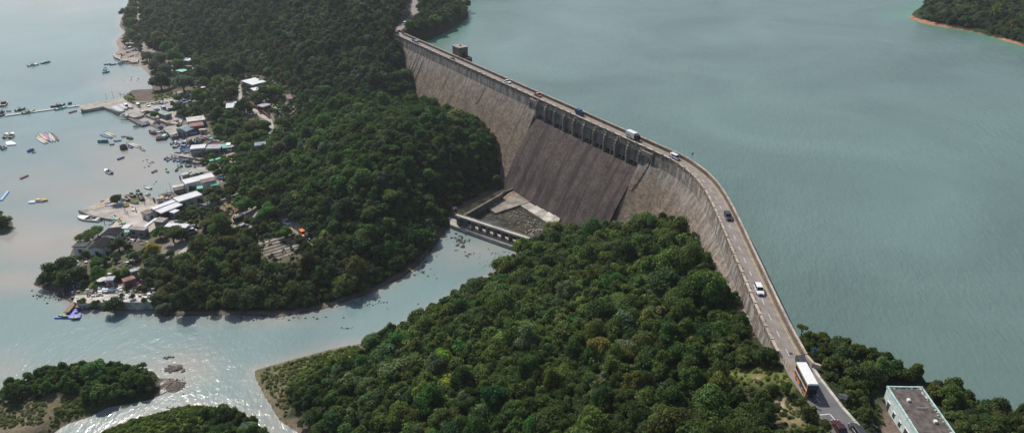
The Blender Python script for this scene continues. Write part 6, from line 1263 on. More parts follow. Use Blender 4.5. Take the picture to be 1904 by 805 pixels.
tb = empty('barge', tuple(P(192,265,0)), R(-4), 'dark green barge under a round topped tarpaulin in the inner anchorage', 'barge'); mb = MB(); mb.box(-2.4, 2.4, -.9, .9, -.2, .6); mb.build('hull', C['teal'], tb, bevel=.15); mb = MB(); mb.tube((-2.3, 0, .75), (-.1, 0, .75), .85, n=14); mb.build('tarpaulin', C['teal'], tb); mb = MB(); mb.tube((0, 0, .75), (2.3, 0, .75), .8, n=14); mb.build('tarpaulin', mat('dark_green_tarp', (.02,.09,.11), .6, .3, 1), tb)
cs = empty('caisson', tuple(P(230.5,277,0)), 0, 'round rusty iron caisson standing in the water of the inner anchorage', 'caisson'); mb = MB(); n = 16
V = [(r_ * math.cos(2 * math.pi * i / n), r_ * math.sin(2 * math.pi * i / n), z_) for (r_, z_) in ((1.75, -1), (1.6, 1.9), (1.25, 1.9), (1.25, .4)) for i in range(n)]
mb.add(V, [(j * n + i, j * n + (i + 1) % n, (j + 1) * n + (i + 1) % n, (j + 1) * n + i) for j in range(3) for i in range(n)] + [tuple(3 * n + i for i in range(n))]); mb.build('drum', mat('rusty_iron', (.09,.065,.05), .9, .5, 2), cs); mb = MB(); mb.tube((0, 0, -1), (0, 0, .15), 2.3, 2.0, n=14); mb.build('footing', C['brown'], cs)
# ------------------------------------------------------------------ cars of the village
for a in [((235.5,200),(237,202),'van','white','white van parked on the quay, nearest the stored boats'),((257,200.5),(263,198),'van','white','white van in the middle of the dusty car park') if False else ((258,199),(262,203),'van','white','white van parked near the stored boats on the dusty quay'),
          ((276,197.5),(279,201),'sedan','white','white car parked at the upper edge of the dusty quay'),((266.5,212),(271,211),'sedan','white','white car at the slipway head beside a dark one'),((274.5,210.5),(279,209),'sedan','charcoal','dark grey car beside the white one at the slipway head'),
          ((291,206.5),(295,204.5),'sedan','lightblue','pale blue car beyond the green roofed shed'),((305,204.5),(308,206.5),'van','lightblue','light blue van right behind the green roofed shed'),((318,205.5),(322,204),'sedan','navy','dark blue car under the trees right of the green roofed shed'),
          ((320,193),(322,197),'van','lightgrey','tall pale grey van at the tree edge of the dusty quay'),((332,192.5),(336,191.5),'sedan','white','white car among the trees beyond the dusty quay'),((343,191.5),(344,195),'suv','blue','blue car on the pale ground beyond the quay trees'),((355,191.5),(359,191),'sedan','lightgrey','silver car at the right end of the pale ground beyond the quay trees'),
          ((375,161.5),(380,159.5),'suv','blue','blue car parked by a red and white parasol'),((464,213.5),(468,214.5),'sedan','white','white car under the trees beside the village lane'),((351,177),(354,179),'sedan','white','white car on the track by the grassy flat'),
          ((405,286.5),(411,286.5),'suv','white','white car parked in front of the rust streaked workshop'),((434.5,279),(435,283),'van','lightgrey','pale grey van right of the white lorry by the green canopy'),((418.5,279),(419,284),'sedan','charcoal','dark car under the green canvas canopy'),
          ((447,410),(453,407),'van','black','black van on the dirt clearing with a pale rear'),((452,424.5),(459,420),'suv','grey','grey green estate car on the lower edge of the dirt clearing'),((462,401.5),(468,397.5),'van','grey','van under a grey sheet at the wood edge of the dirt clearing'),
          ((534,415.5),(538,419),'sedan','white','white saloon car on the dirt road below the wood'),((564,437),(567,440),'suv','orange','orange car on the dirt road under the trees'),((575,443.5),(580,448),'suv','black','black car last on the dirt road under the trees'),
          ((362,425.5),(368,424),'suv','charcoal','dark car behind the white roof by the spreading tree'),((355,434),(360,432.5),'van','lightgrey','silver van below the white roof by the spreading tree'),((264,80),(268,82),'van','white','white van on the track behind the far beach'),((279,85),(283,85),'sedan','white','white car on the track behind the far beach under trees')]:
    car(a[0], a[1], a[2], a[3], a[4])
truck((427, 279), (428, 285), 'white box lorry parked right of the green canvas canopy', 'white', 'white', L=5.4, Wd=2.0, H=2.8)
mo = empty('motorbike', tuple(G(545,425)), R(-50), 'dark motorbike parked on the dirt road between the white and the orange car', 'motorbike')
for x_ in (-.65, .65): mb = MB(); mb.tube((x_, -.06, .32), (x_, .06, .32), .32, n=12); mb.build('wheel', C['rubber'], mo)
mb = MB(); mb.box(-.5, .45, -.14, .14, .45, .85, tx=.1); mb.tube((.6, 0, .35), (.4, 0, 1.05), .05, n=6); mb.tube((.4, -.35, 1.05), (.4, .35, 1.05), .03, n=6); mb.build('frame', C['charcoal'], mo); mb = MB(); mb.box(-.6, .0, -.13, .13, .85, .95); mb.build('seat', C['black'], mo)
# parasols
def parasol(px, c, label):
    r_ = empty('parasol', tuple(G(*px)), 0, label, 'parasol'); mb = MB(); mb.tube((0, 0, 0), (0, 0, 2.4), .04, n=6); mb.build('pole', C['lightgrey'], r_); mb = MB(); n = 12
    V = [(0, 0, 2.6)] + [(1.5 * math.cos(2 * math.pi * i / n), 1.5 * math.sin(2 * math.pi * i / n), 2.05) for i in range(n)]; mb.add(V, [(0, 1 + i, 1 + (i + 1) % n) for i in range(n)], 0); mb.mi = [i % 2 for i in range(n)]; mb.build('canopy', [C[c], C['white']], r_)
parasol((379, 168.5), 'red', 'red and white parasol beside the blue car under the trees'); parasol((843.5, 395), 'red', 'small red parasol at the left end of the footbridge'); parasol((207, 530), 'white', 'white parasol on the seawall terrace'); parasol((192, 529), 'offwhite', 'cream parasol at the hedge end of the seawall terrace')
# ------------------------------------------------------------------ people
def person_mesh(seed, pose):
    g_ = random.Random(seed); st = .16 if pose == 'walk' else .06; J = {'pel': (0, 0, .95), 'waist': (0, 0, 1.12), 'chest': (0, 0, 1.36), 'neck': (0, 0, 1.50), 'head': (0, .01, 1.62), 'top': (0, 0, 1.76)}
    for s_, k in ((-1, 'l'), (1, 'r')):
        f = st * s_; J[k + 'hip'] = (s_ * .10, 0, .9); J[k + 'knee'] = (s_ * .11, f + .02, .5); J[k + 'ank'] = (s_ * .11, f * 1.6, .09); J[k + 'toe'] = (s_ * .12, f * 1.6 + .17, .04)
        J[k + 'sh'] = (s_ * .19, 0, 1.42); J[k + 'el'] = (s_ * .25, -f * .7, 1.14); J[k + 'wr'] = (s_ * .25, -f * 1.2 + .08, .88); J[k + 'ha'] = (s_ * .24, -f * 1.2 + .11, .78)
    rad_ = {'pel': .13, 'waist': .125, 'chest': .15, 'neck': .055, 'head': .095, 'top': .07, 'hip': .09, 'knee': .06, 'ank': .042, 'toe': .04, 'sh': .065, 'el': .045, 'wr': .032, 'ha': .035}
    E = [('pel', 'waist'), ('waist', 'chest'), ('chest', 'neck'), ('neck', 'head'), ('head', 'top')] + [e for k in 'lr' for e in (('pel', k + 'hip'), (k + 'hip', k + 'knee'), (k + 'knee', k + 'ank'), (k + 'ank', k + 'toe'), ('chest', k + 'sh'), (k + 'sh', k + 'el'), (k + 'el', k + 'wr'), (k + 'wr', k + 'ha'))]
    ks = list(J); me = bpy.data.meshes.new('person'); me.from_pydata([J[k] for k in ks], [(ks.index(a), ks.index(b)) for a, b in E], []); o = bpy.data.objects.new('tmp_person', me); COL.objects.link(o)
    o.modifiers.new('s', 'SKIN'); o.modifiers.new('u', 'SUBSURF').levels = 1
    for i, k in enumerate(ks):
        r_ = rad_.get(k, rad_.get(k[1:], .05)); me.skin_vertices[0].data[i].radius = (r_, r_ * (.8 if k in ('chest', 'waist', 'pel') else 1)); me.skin_vertices[0].data[i].use_root = (k == 'pel')
    dg = bpy.context.evaluated_depsgraph_get(); m2 = bpy.data.meshes.new_from_object(o.evaluated_get(dg)); bpy.data.objects.remove(o); return m2
PM = [person_mesh(1, 'stand'), person_mesh(2, 'walk')]
def person(px, shirt, trousers, rz, label, v=0):
    me = PM[v].copy(); me.materials.clear()
    for q in (C[trousers], C[shirt], C['skin'], C['black']): me.materials.append(q)
    for p_ in me.polygons: z_ = p_.center.z; x_ = abs(p_.center.x); p_.material_index = 0 if z_ < .98 and x_ < .2 and z_ > .1 else (3 if z_ <= .1 else (2 if z_ > 1.49 or (x_ > .2 and z_ < 1.2) else 1))
    r_ = link('person', me); r_.location = G(*px); r_.rotation_euler = (0, 0, rz); tag(r_, label, 'person'); mb = MB(); mb.ball((0, -.015, 1.70), .105, .115, .09, 10, 6); mb.build('hair', C['black'], r_); return r_
for a in [((270,382),'white','denim',.5,'person in a white top standing at the seaward edge of the open quay',0),((247,390),'black','denim',2,'person in black beside a small table on the open quay',0),((253,393),'brown','brown',1,'person in brown standing behind the small table on the open quay',0),
          ((234,396),'offwhite','black',0,'person in a pale top walking on the quay below the spit',1),((238.5,399.5),'charcoal','grey',2.4,'person in dark grey walking on the quay nearest the whitewashed house',1),((215,406),'black','black',0,'person in black standing above the colourful kayaks',0),((195,416.5),'offwhite','black',1,'person crouched-looking in pale top at the water side of the kayaks'.replace('crouched-looking ',''),0),
          ((839,400),'pink','denim',1,'person in pink at the left end of the footbridge',0),((1463,660),'charcoal','denim',1,'person in dark clothes at the near end of the downstream parapet',1)]: person(*a[:4], a[4], a[5])
tbq = empty('table', tuple(G(250,392)), 0, 'small white table between two people on the open quay', 'table'); mb = MB(); mb.box(-.9, .9, -.4, .4, .72, .78); mb.build('tabletop', C['white'], tbq)
for sx in (-1, 1):
    for sy in (-1, 1): mb = MB(); mb.box(sx * .8 - .03, sx * .8 + .03, sy * .34 - .03, sy * .34 + .03, 0, .72); mb.build('leg', C['grey'], tbq)
# basketball-like green crane on the quay
gb = empty('boat_hoist', tuple(G(228,416)), R(20), 'small green boat hoist with a leaning arm on the quay beside the kayaks', 'hoist'); mb = MB(); mb.box(-1.1, 1.1, -.6, .6, 0, .35); mb.build('base', C['green'], gb, bevel=.08); mb = MB(); mb.tube((-.1, 0, .3), (-.5, 0, 2.6), .1, n=8); mb.tube((-.5, 0, 2.6), (.9, 0, 3.0), .08, n=8); mb.build('arm', C['green'], gb)
# ------------------------------------------------------------------ stored goods
def stacks(name, px, cols, n, label, seed=3, spread=(4, 2.5), size=.7, cat='clutter'):
    gg = random.Random(seed); c0 = G(*px); r_ = empty(name, tuple(c0), 0, label, cat)
    by = {}
    for i in range(n):
        x_ = gg.gauss(0, .5) * spread[0]; y_ = gg.gauss(0, .5) * spread[1]; s_ = size * gg.uniform(.5, 1.5); zz = max(float(hz(c0.x + x_, c0.y + y_)), .3) - c0.z
        by.setdefault(gg.choice(cols), MB()).box(x_ - s_, x_ + s_, y_ - s_ * .5, y_ + s_ * .5, min(zz, 0) - .3, max(zz, 0) + s_ * gg.uniform(.5, 1.2), tx=.06, ty=.06)
    for k, mb in by.items(): mb.build('crates', C[k], r_)
for a in [('crate_pile',(243,97),['offwhite','grey','brown','skyblue'],22,'pile of pale and blue goods on the far platform'),('crate_pile',(257,93),['charcoal','purple','cream','lightgrey'],30,'long dark pile of goods at the back of the far platform'),('crate_pile',(276,108),['lightgrey','navy','white'],24,'pile of grey gear under the silver green trees at the far beach'),
          ('bicycle_racks',(296,193),['charcoal','lightgrey','grey'],34,'row of small dark parked items at the upper edge of the dusty quay'),('crate_pile',(337,181),['charcoal','lightgrey','navy'],22,'cluster of small parked items on the pale ground by the track'),
          ('crate_pile',(352,243),['lightgrey','navy','brown'],26,'gear piled behind the blue grey boathouse'),('crate_pile',(385,257),['rust','pink','lightgrey','teal'],26,'colourful stacked gear right of the brown edged landing'),('crate_pile',(400,263),['charcoal','grey','offwhite'],26,'dark clutter behind the workshop'),
          ('fishing_gear',(303,368),['charcoal','offwhite','grey','yellow','brown'],30,'heap of fishing floats and gear on the dark platform'),('crate_pile',(355,324),['grey','offwhite','green'],16,'boxes and plants on the small grey landing'),('crate_pile',(382,380),['charcoal','lightgrey','blue','navy'],26,'dark and blue clutter right of the largest white roof'),
          ('crate_pile',(322,404),['blue','lightgrey','white','charcoal'],24,'blue and white goods below the lean-to roof'),('crate_pile',(337,411),['orange','grey','skyblue','green'],10,'orange and blue bins beside the grey tank'),('garden_clutter',(230,512),['rust','white','royal','lightgrey','wood'],26,'red, blue and white odds and ends in the garden plots'),
          ('garden_clutter',(247,523),['rust','pink','lightgrey','white'],22,'red and white odds and ends below the low red hut'),('garden_clutter',(147,532),['charcoal','navy','grey','lightgrey'],30,'dark heaps of salvage beside the big shore tree'),('garden_clutter',(205,537),['rust','white','lightblue','offwhite'],20,'white furniture and red mats on the seawall terrace'),
          ('garden_clutter',(220,541),['white','white','offwhite'],14,'bright white boards lying on the seawall terrace'),('garden_clutter',(285,546),['lightgrey','white','green'],12,'white bins at the right end of the terrace'),('garden_clutter',(152,487),['offwhite','white','lightgrey'],14,'white garden furniture on the pale patio behind the villa'),
          ('crate_pile',(490,211),['charcoal','white','grey'],12,'dark and white items in the brick house forecourt'),('crate_pile',(513,204),['brown','offwhite'],9,'plant tubs in the bright paved yard'),('crate_pile',(396,372),['white','lightblue','grey'],10,'white rubble and sheets among the bushes'),('crate_pile',(252,430),['charcoal','mint','navy'],18,'dark stores behind the mossy concrete roof')]:
    stacks(a[0], a[1], a[2], a[3], a[4], seed=int(a[1][0]), cat='clutter', size=.5)
for i_, (px_, cols_, n_, lb_) in enumerate([((226,104),['brown','offwhite','grey'],14,'small dark gear at the tip of the far platform'),((250,103),['white','grey','brown'],18,'white and brown goods in the middle of the far platform'),((262,88),['navy','lightgrey','wood'],16,'mixed goods beside the sandy track behind the far platform'),((291,99),['yellow','grey','navy'],14,'yellow and grey gear between the far beach trees'),
  ((318,225),['rust','wood','grey'],18,'brown heaps between the green roofed shed and the blue grey boathouse'),((327,233),['charcoal','lightgrey','rust'],14,'dark heaps on the shore above the square quay'),((370,261),['charcoal','teal','grey'],18,'dark gear in the mud below the brown edged landing'),((392,243),['wood','grey','offwhite'],16,'planks behind the small beige hut'),((360,309),['brown','grey','offwhite'],16,'old timber at the root of the jetty hard'),((408,303),['grey','white','teal'],12,'odds and ends under the mint green awnings'),
  ((416,333),['blue','offwhite','grey'],14,'blue bins and boxes right of the wide mint canopy'),((403,349),['white','grey','wood'],12,'white boxes below the wide mint canopy'),((300,396),['brown','grey'],10,'crates before the whitewashed house gable'),((332,437),['grey','white','navy'],10,'gear in the shade of the spreading tree'),((258,448),['offwhite','grey','navy'],16,'dark and white goods behind the villa garden'),((236,487),['grey','white','wood'],16,'boards in the garden left of the yellow crowned tree'),((262,500),['lightgrey','wood','white'],18,'sheet metal and boards in the middle garden plots'),((250,533),['offwhite','wood','grey'],16,'rubble on the bare ground behind the seawall'),((232,550),['white','wood','lightgrey'],16,'boards and tubs along the seawall top, left part'),((270,549),['grey','rust','white'],16,'boards and tubs along the seawall top, right part'),((168,549),['offwhite','grey','wood'],14,'pale blocks on the lower terrace'),((133,545),['charcoal','grey','navy'],18,'dark salvage near the lower terrace steps')]):
    stacks('crate_pile', px_, cols_, n_, lb_, seed=i_ + 40, cat='clutter', size=.42, spread=(4.5, 3))
# abandoned terraces
tf = empty('terraced_plot', tuple(G(520,462)), 0, 'abandoned plot of pale concrete strips with grass growing between them', 'terrace')
def lp(a, b, t): return (a[0] + (b[0] - a[0]) * t, a[1] + (b[1] - a[1]) * t)
TLs, TLe, TRs, TRe = (478,447), (500,489), (528,433), (572,466)
for i in range(8):
    t0 = i / 8; t1 = t0 + .085; q4 = [lp(TLs, TLe, t0), lp(TLs, TLe, t1), lp(TRs, TRe, t1), lp(TRs, TRe, t0)]; pts = [G(*q) for q in q4]; mb = MB(); mb.prism([tuple(p_.xy) for p_ in pts], [p_.z - 1.2 for p_ in pts], [p_.z + .1 for p_ in pts]); onto(mb.build('slab', mat('old_plot_concrete', (.27,.24,.205), .95, .6, .35) if i % 3 else mat('older_plot_concrete', (.20,.175,.145), .95, .6, .5)), tf)
# lanes
def lane(name, px, w, m, label, lift=.14):
    pts = [G(*q) for q in px]; out = []
    for a, b in zip(pts[:-1], pts[1:]):
        n = max(1, int((b - a).xy.length / 1.5))
        for j in range(n): c = a.lerp(b, j / n); out.append(c)
    out.append(pts[-1]); V = []; F = []
    for i, c in enumerate(out):
        t = (out[min(i + 1, len(out) - 1)] - out[max(i - 1, 0)]).xy.normalized(); nn = Vector((t.y, -t.x))
        for s_ in (-1, 0, 1): x_, y_ = c.x + nn.x * w * s_, c.y + nn.y * w * s_; V.append((x_, y_, max(float(hz(x_, y_)), float(hz(c.x, c.y)) - .25) + lift))
        if i:
            for j in (0, 1): a = (i - 1) * 3 + j; F.append((a, a + 3, a + 4, a + 1))
    me = bpy.data.meshes.new(name); me.from_pydata(V, [], F); me.materials.append(m); bm = bmesh.new(); bm.from_mesh(me)
    for f in bm.faces:
        if f.normal.z < 0: f.normal_flip()
    bm.to_mesh(me); bm.free(); tag(link(name, me), label, 'path', kind='structure')
dirt = mat('sandy_track', (.36,.30,.25), .95, .3, .4); lane_m = mat('pale_lane_concrete', (.38,.35,.32), .9, .3, .4)
lane('path', [(470,198),(476,207),(486,216),(500,223),(504,232),(505,246),(503,258)], 1.2, lane_m, 'pale concrete lane winding down past the brick house')
lane('path', [(446,190),(447,180),(446,168),(444,158)], .9, lane_m, 'narrow footpath between the trees beside the lone white house')
lane('path', [(498,385),(515,398),(532,408),(548,420),(562,433),(580,444),(590,452)], 2.0, dirt, 'dirt road along the foot of the knoll with parked cars')
lane('path', [(259,2),(259,20),(259,40),(260,55),(264,70),(272,85),(290,102),(318,112),(345,122),(368,134)], 1.3, dirt, 'sandy track running behind the far beach')
lane('path', [(318,488),(335,474),(350,462),(361,452)], 1.5, lane_m, 'concrete drive beside the olive wood')
lane('path', [(240,188.5),(256,190.5),(272,190),(290,187),(300,184)], .5, lane_m, 'thin pale footpath across the grassy flat')
lane('path', [(1252,385),(1272,400),(1293,422),(1310,450)], .8, lane_m, 'narrow stepped path along the foot of the dam wall')
lane('path', [(1392,585),(1405,610),(1422,640),(1440,664)], .6, lane_m, 'narrow ledge path under the near end of the dam wall')
# ------------------------------------------------------------------ pump house by the road
wb = [(1650,718.5),(1714,718.5),(1771,805),(1706,805)]
zR = 37.6; pts = [P(a, b, zR).xy for a, b in wb]; u = (pts[1] - pts[0]); v = (pts[3] - pts[0]); rz = math.atan2(v.y, v.x); L2 = v.length + 4.0; W2 = abs(u.x * v.y - u.y * v.x) / v.length
hroot = empty('flat_roofed_building', (pts[0].x, pts[0].y, 33.0), rz, 'long whitewashed building with a stained flat roof standing in the trees right of the road', 'building')
sgn = 1 if (Matrix.Rotation(-rz, 2) @ u).y > 0 else -1; skew = (Matrix.Rotation(-rz, 2) @ u).x; print('hut', L2, W2, sgn, skew)
def sk_(x_, y_): return (x_ + skew * (y_ / W2) * .6, sgn * y_)
def rect(x0, x1, y0, y1): return [sk_(x0, y0), sk_(x1, y0), sk_(x1, y1), sk_(x0, y1)]
pale_wall = mat('pale_aqua_whitewash', (.56, .66, .64), .8, .22, .9); roofst = mat('stained_flat_roof', (.115, .098, .088), .95, .5, .9, bump=.3)
mb = MB(); mb.prism(rect(0, L2, 0, W2), -2, 4.3); mb.build('wall', pale_wall, hroot)
mb = MB(); mb.prism(rect(.15, L2 - .15, .15, W2 - .15), 4.3, 4.42); mb.build('roof', roofst, hroot)
mb = MB(); mb.prism(rect(-.12, L2 + .1, -.12, .12), 4.3, 4.75); mb.prism(rect(-.12, .14, .13, W2 + .1), 4.3, 4.7); mb.prism(rect(.15, L2 + .1, W2 - .1, W2 + .1), 4.3, 4.6); mb.build('parapet', mat('aqua_trim', (.42,.60,.55), .8, .3, 1.5), hroot)
for x_, w_, z0, z1, nm in ((1.5, .9, .2, 2.5, 'door'), (3.9, .8, 1.1, 2.2, 'window'), (6.2, .8, 1.1, 2.2, 'window'), (8.3, 1.4, .1, 2.6, 'door'), (11.3, .8, 1.1, 2.2, 'window')):
    mb = MB(); mb.prism(rect(x_, x_ + w_, -.03, .06), z0, z1); f_ = mb.build(nm, glass if nm == 'window' else C['charcoal'], hroot)
    mb = MB(); mb.prism(rect(x_ - .1, x_ + w_ + .1, -.1, .05), z1 + .002, z1 + .15); mb.build('lintel', C['white'], f_)
gg = random.Random(5)
for x_, y_ in ((3.3, 2.0), (8.6, 4.2)): mb = MB(); mb.prism(rect(x_, x_ + .55, y_, y_ + .5), 4.42, 4.85); mb.build('roof_vent', C['white'], hroot)
mb = MB()
for k in range(46): y_ = W2 - .45 + gg.uniform(-.25, .15); x_ = gg.choice([gg.uniform(.3, 3.5), gg.uniform(.3, L2)]); s_ = gg.uniform(.08, .22); c_ = sk_(x_, y_); mb.ball((c_[0], c_[1], 4.42 + s_ * .4), s_, s_, s_ * .6, 6, 4)
for k in range(22): y_ = gg.uniform(.3, W2 - .3); c_ = sk_(gg.uniform(.3, .5), y_); s_ = gg.uniform(.06, .16); mb.ball((c_[0], c_[1], 4.42 + s_ * .4), s_, s_, s_ * .6, 6, 4)
for k in range(26): x_ = k * .42 + .4; c_ = sk_(x_, .3 + gg.uniform(-.06, .1)); s_ = gg.uniform(.07, .16); mb.ball((c_[0], c_[1], 4.42 + s_ * .4), s_ * 1.3, s_, s_ * .6, 6, 4)
mb.build('rubble', mat('rubble_pale', (.5,.5,.52), .9, .3, 2), hroot)
mb = MB(); mb.prism(rect(5.3, 5.45, 2.9, 4.9), 4.43, 4.55); mb.prism(rect(5.6, 5.75, 2.8, 4.7), 4.43, 4.55); mb.build('plank', C['grey'], hroot)
mb = MB(); mb.prism(rect(.5, L2, -1.6, -.02), -2, .12); mb.build('ledge', conc_dark, hroot); mb = MB(); mb.prism(rect(3.2, L2, -1.9, -1.62), -2, .75); mb.build('low_wall', C['lightgrey'], hroot)
# ------------------------------------------------------------------ village trees: crown centre and radius as seen
SP = {'d': ('dark green broadleaf tree', 'broadleaf_tree'), 'g': ('fresh green bushy tree', 'broadleaf_tree'), 'b': ('bright green spreading tree', 'broadleaf_tree'), 'o': ('olive brown tree', 'broadleaf_tree'), 's': ('silvery green tree', 'mangrove_tree'), 'y': ('yellow crowned tree', 'broadleaf_tree'), 'f': ('flat topped airy spreading tree', 'spreading_tree'), 'c': ('narrow dark conifer', 'conifer_tree'), 'p': ('small palm-like tree', 'palm_tree')}
VT = [(230.5,23,9,'d','hanging over the water at the top of the far beach'),(244,20,10,'o','between the far beach and the track'),(246,40,9,'g','above the sandy cove of the far beach'),(253,52,8,'o','beside the track above the far beach'),(245,62,9,'g','behind the sand of the far beach'),(256,72,9,'d','where the sandy track bends at the far beach'),(250,10,8,'o','at the very top of the far beach'),
 (296,71,14,'o','at the foot of the hill behind the far beach'),(310,87,12,'b','in front of the hill behind the far platform'),(332,93,11,'g','at the hill foot right of the bright green one'),(276,104,10,'s','over the goods at the far platform'),(297,108,14,'s','in the middle of the far beach grove'),(325,106,15,'g','beside the white roofed house by the far beach'),(286,123,12,'s','overhanging the water behind the far cove'),(308,127,12,'s','just left of the two slim white boats'),(330,118,11,'g','between the white roofed house and the green tarpaulin'),(297,151.5,17,'d','large, on the mud flat edge, left of a pair'),(312,154,11,'d','between the pair on the mud flat edge'),(340,154,19,'s','large, on the mud flat edge, right of a pair'),
 (371,134,17,'d','at the foot of the hill above the blue car'),(378,151,10,'o','immediately above the blue car'),(392,125,15,'d','at the hill foot above the village'),(410,118,14,'d','at the hill foot left of the lone white house'),(435,125,14,'d','behind the lone white house, left side'),(370,177,14,'g','beside the red and white parasol'),(388,178,7,'c','standing between round trees near the parasol'),
 (420,173,21,'d','biggest round crown left of the narrow footpath'),(428,155,15,'o','above the biggest round crown'),(404,154,14,'g','left of the olive crown above the village'),(392,198,17,'d','left of the half hidden white house'),(405,210,14,'d','below the half hidden white house, left'),(423,214,11,'g','below the half hidden white house'),(453,198,16,'d','right of the half hidden white house'),(438,212,12,'d','between the half hidden white house and the palms'),(492,176,18,'d','just right of the lone white house'),(510,170,16,'g','right of the big crown by the lone white house'),(475,180,10,'d','below the lone white house'),
 (430,232,12,'g','in the palm garden, centre'),(407,241,12,'g','in the palm garden, left'),(425,246,11,'d','in the palm garden, lower'),(467,235,13,'o','right of the palm garden by the lane'),(489,232,12,'g','beside the bend of the village lane'),(447,226,8,'p','tall one in the palm garden'),(411,226,8,'p','at the left of the palm garden'),(523,228,14,'d','below the paved yard'),(531,202,8,'s','beside the paved yard'),(460,256,11,'g','below the palm garden near the lane'),(478,250,11,'g','left of the lane under the palm garden'),
 (286,212.5,8,'g','small, beside the dark car at the slipway head'),(328,182,8,'g','at the right edge of the grassy flat'),(333,201,12,'d','among the cars of the dusty quay'),(340,209,9,'d','behind the green roofed shed'),(353,210,8,'g','between the quay cars and the patched white roof'),(363,203,9,'d','above the patched white roof shed'),(443,262,13,'o','right of the pale grey van'),(455,272,11,'g','behind the dusty yard'),(387,286,12,'s','in front of the workshop beside the white car'),(396,293,9,'g','under the silvery one near the awnings'),(419,298,11,'g','at the lower side of the dusty yard'),(377,300,7,'g','small, at the root of the wooden jetty'),
 (396,312,11,'g','above the long pale waterfront house'),(407,320,8,'d','right end of the long pale waterfront house'),(438,316,12,'g','below the dusty yard, by the wood'),(424,313,9,'g','beside the dirt patch below the yard'),(433,337,13,'d','right of the wide mint green canopy'),(451,332,11,'g','at the wood edge right of the wide mint canopy'),(356,351,8,'g','left of the small mint green canopy'),(389,354,9,'o','below the wide mint green canopy, left'),(405,358,9,'d','below the wide mint green canopy, middle'),(427,353,9,'o','below the wide mint green canopy, right'),(396,368,12,'o','right end of the largest white roof'),(454,355,11,'g','over the utility pole near the stone wall'),(446,374,14,'b','at the upper end of the stone wall'),
 (215.5,370,11,'d','single one on the grassy spit among boats'),(317,430,19,'f','large, beside the narrow white roof strip'),(296,432,14,'b','left part of the grove beside the white roof strip'),(336,436,15,'d','right part of the grove beside the white roof strip'),(339,400,9,'d','below the landward white hall'),(355,390,9,'g','above the dry slope by the white halls'),(374,401,7,'c','short one on the dry slope'),(406,406,13,'g','on the dry slope, right'),(384,417,13,'o','on the dry slope, lower left'),(400,424,12,'g','between the dry slope and the dirt clearing'),(375,446,12,'d','at the top of the concrete drive'),(356,396,8,'o','in the middle of the dry slope'),
 (456,381,16,'b','left of the dirt clearing under the wood'),(503,390,18,'b','wide one at the start of the dirt road'),(489,402,13,'g','between the dirt clearing and the dirt road'),(530,432,13,'g','beside the white car on the dirt road'),(558,446,12,'d','between the terraced plot and the orange car'),
 (162,437,19,'f','large, on the shore left of the black roofs'),(180,429,12,'g','between the big shore spreader and the kayaks'),(218,455,15,'d','right of the white gable of the villa'),(238,459,8,'d','hedge-like, right of the villa garden'),(250,476,11,'s','in the villa garden lawn'),(284,463,14,'y','only one of its colour in the village'),(272,466,9,'d','left of the yellow crowned one'),(181,487,12,'g','in front of the villa, centre'),(196,483,9,'d','in front of the villa, right'),(215,475,7,'d','on the lawn below the dark round crown'),(160,472,8,'p','beside the flat roofed annexe'),
 (97,505,20,'d','left end of the big shore clump'),(120,492,20,'d','top of the big shore clump'),(118,517,19,'d','lower middle of the big shore clump'),(143,508,17,'d','right side of the big shore clump'),(82,520,13,'s','over the mud at the tip of the shore clump'),(179.5,509,15,'b','round one on the small lawn'),(175,534,7,'g','clipped one at the end of the lawn'),(194,525,6,'g','small one beside the garden shed'),(217,509,10,'g','left of the garden plots'),(233,505,11,'g','above the garden plots'),(269,509,12,'d','right of the garden plots, left one'),(284,506,12,'s','right of the garden plots, middle'),(279,524,10,'d','under the two right of the garden plots'),(288,497,12,'d','right of the garden plots, upper'),(298,480,10,'d','below the yellow crowned one'),(279,486,10,'s','in the plots under the yellow crowned one'),(317,490,8,'g','at the foot of the concrete drive'),(235,536,7,'o','thin one on the seawall terrace'),(258.5,542,6,'g','tiny one on the seawall terrace'),(209,566,17,'d','hanging over the seawall into the river'),(154,560,7,'g','low one beside the landing stage'),(173.5,562,7,'g','low one left of the seawall crown'),(303,574,13,'s','mangrove at the right end of the seawall'),(302,548,16,'o','at the right end of the seawall terrace'),
 (352,478,12,'d','along the right side of the concrete drive'),(340,494,13,'o','between the drive and the olive wood'),(262,536,8,'o','over the bare ground of the terrace'), (226,549,5,'g','first of three low bushes along the seawall top'),(246,551,6,'o','middle of three low bushes along the seawall top'),(284,554,7,'g','last of three low bushes along the seawall top, overhanging it'),(268,560,6,'g','creeper-like, hanging over the seawall edge') ]
VM = {'d': 'near', 'g': 'near', 'b': 'near', 'o': 'near', 's': 'near', 'y': 'near', 'f': 'flat', 'c': 'cone', 'p': 'mid'}
g3 = np.random.default_rng(99)
for i, (px, py, rp, sp, ph) in enumerate(VT):
    zz = 2.5
    for k in range(12):
        sc = 1270 / proj(*P(px, py, zz + 2.5))[2]; r_ = rp / float(sc) * 1.05; hc = {'f': 1.12, 'c': 1.5}.get(sp, .95) * r_ * (.95 if sp not in 'fc' else 1); q = P(px, py, zz + hc); zz = .5 * zz + .5 * max(float(hz(q.x, q.y)), .2)
    t_ = np.clip(np.array(TINT[sp]) * 1.45 * g3.uniform(.8, 1.2), 0, 1); put_tree(q.x, q.y, zz, r_ * (.5 if sp == 'c' else 1), r_ * {'f': 1.0, 'c': .9}.get(sp, .98), t_, VM[sp], int(g3.integers(6)), g3.uniform(0, 6.28), SP[sp][1], f'{SP[sp][0]} {ph}')

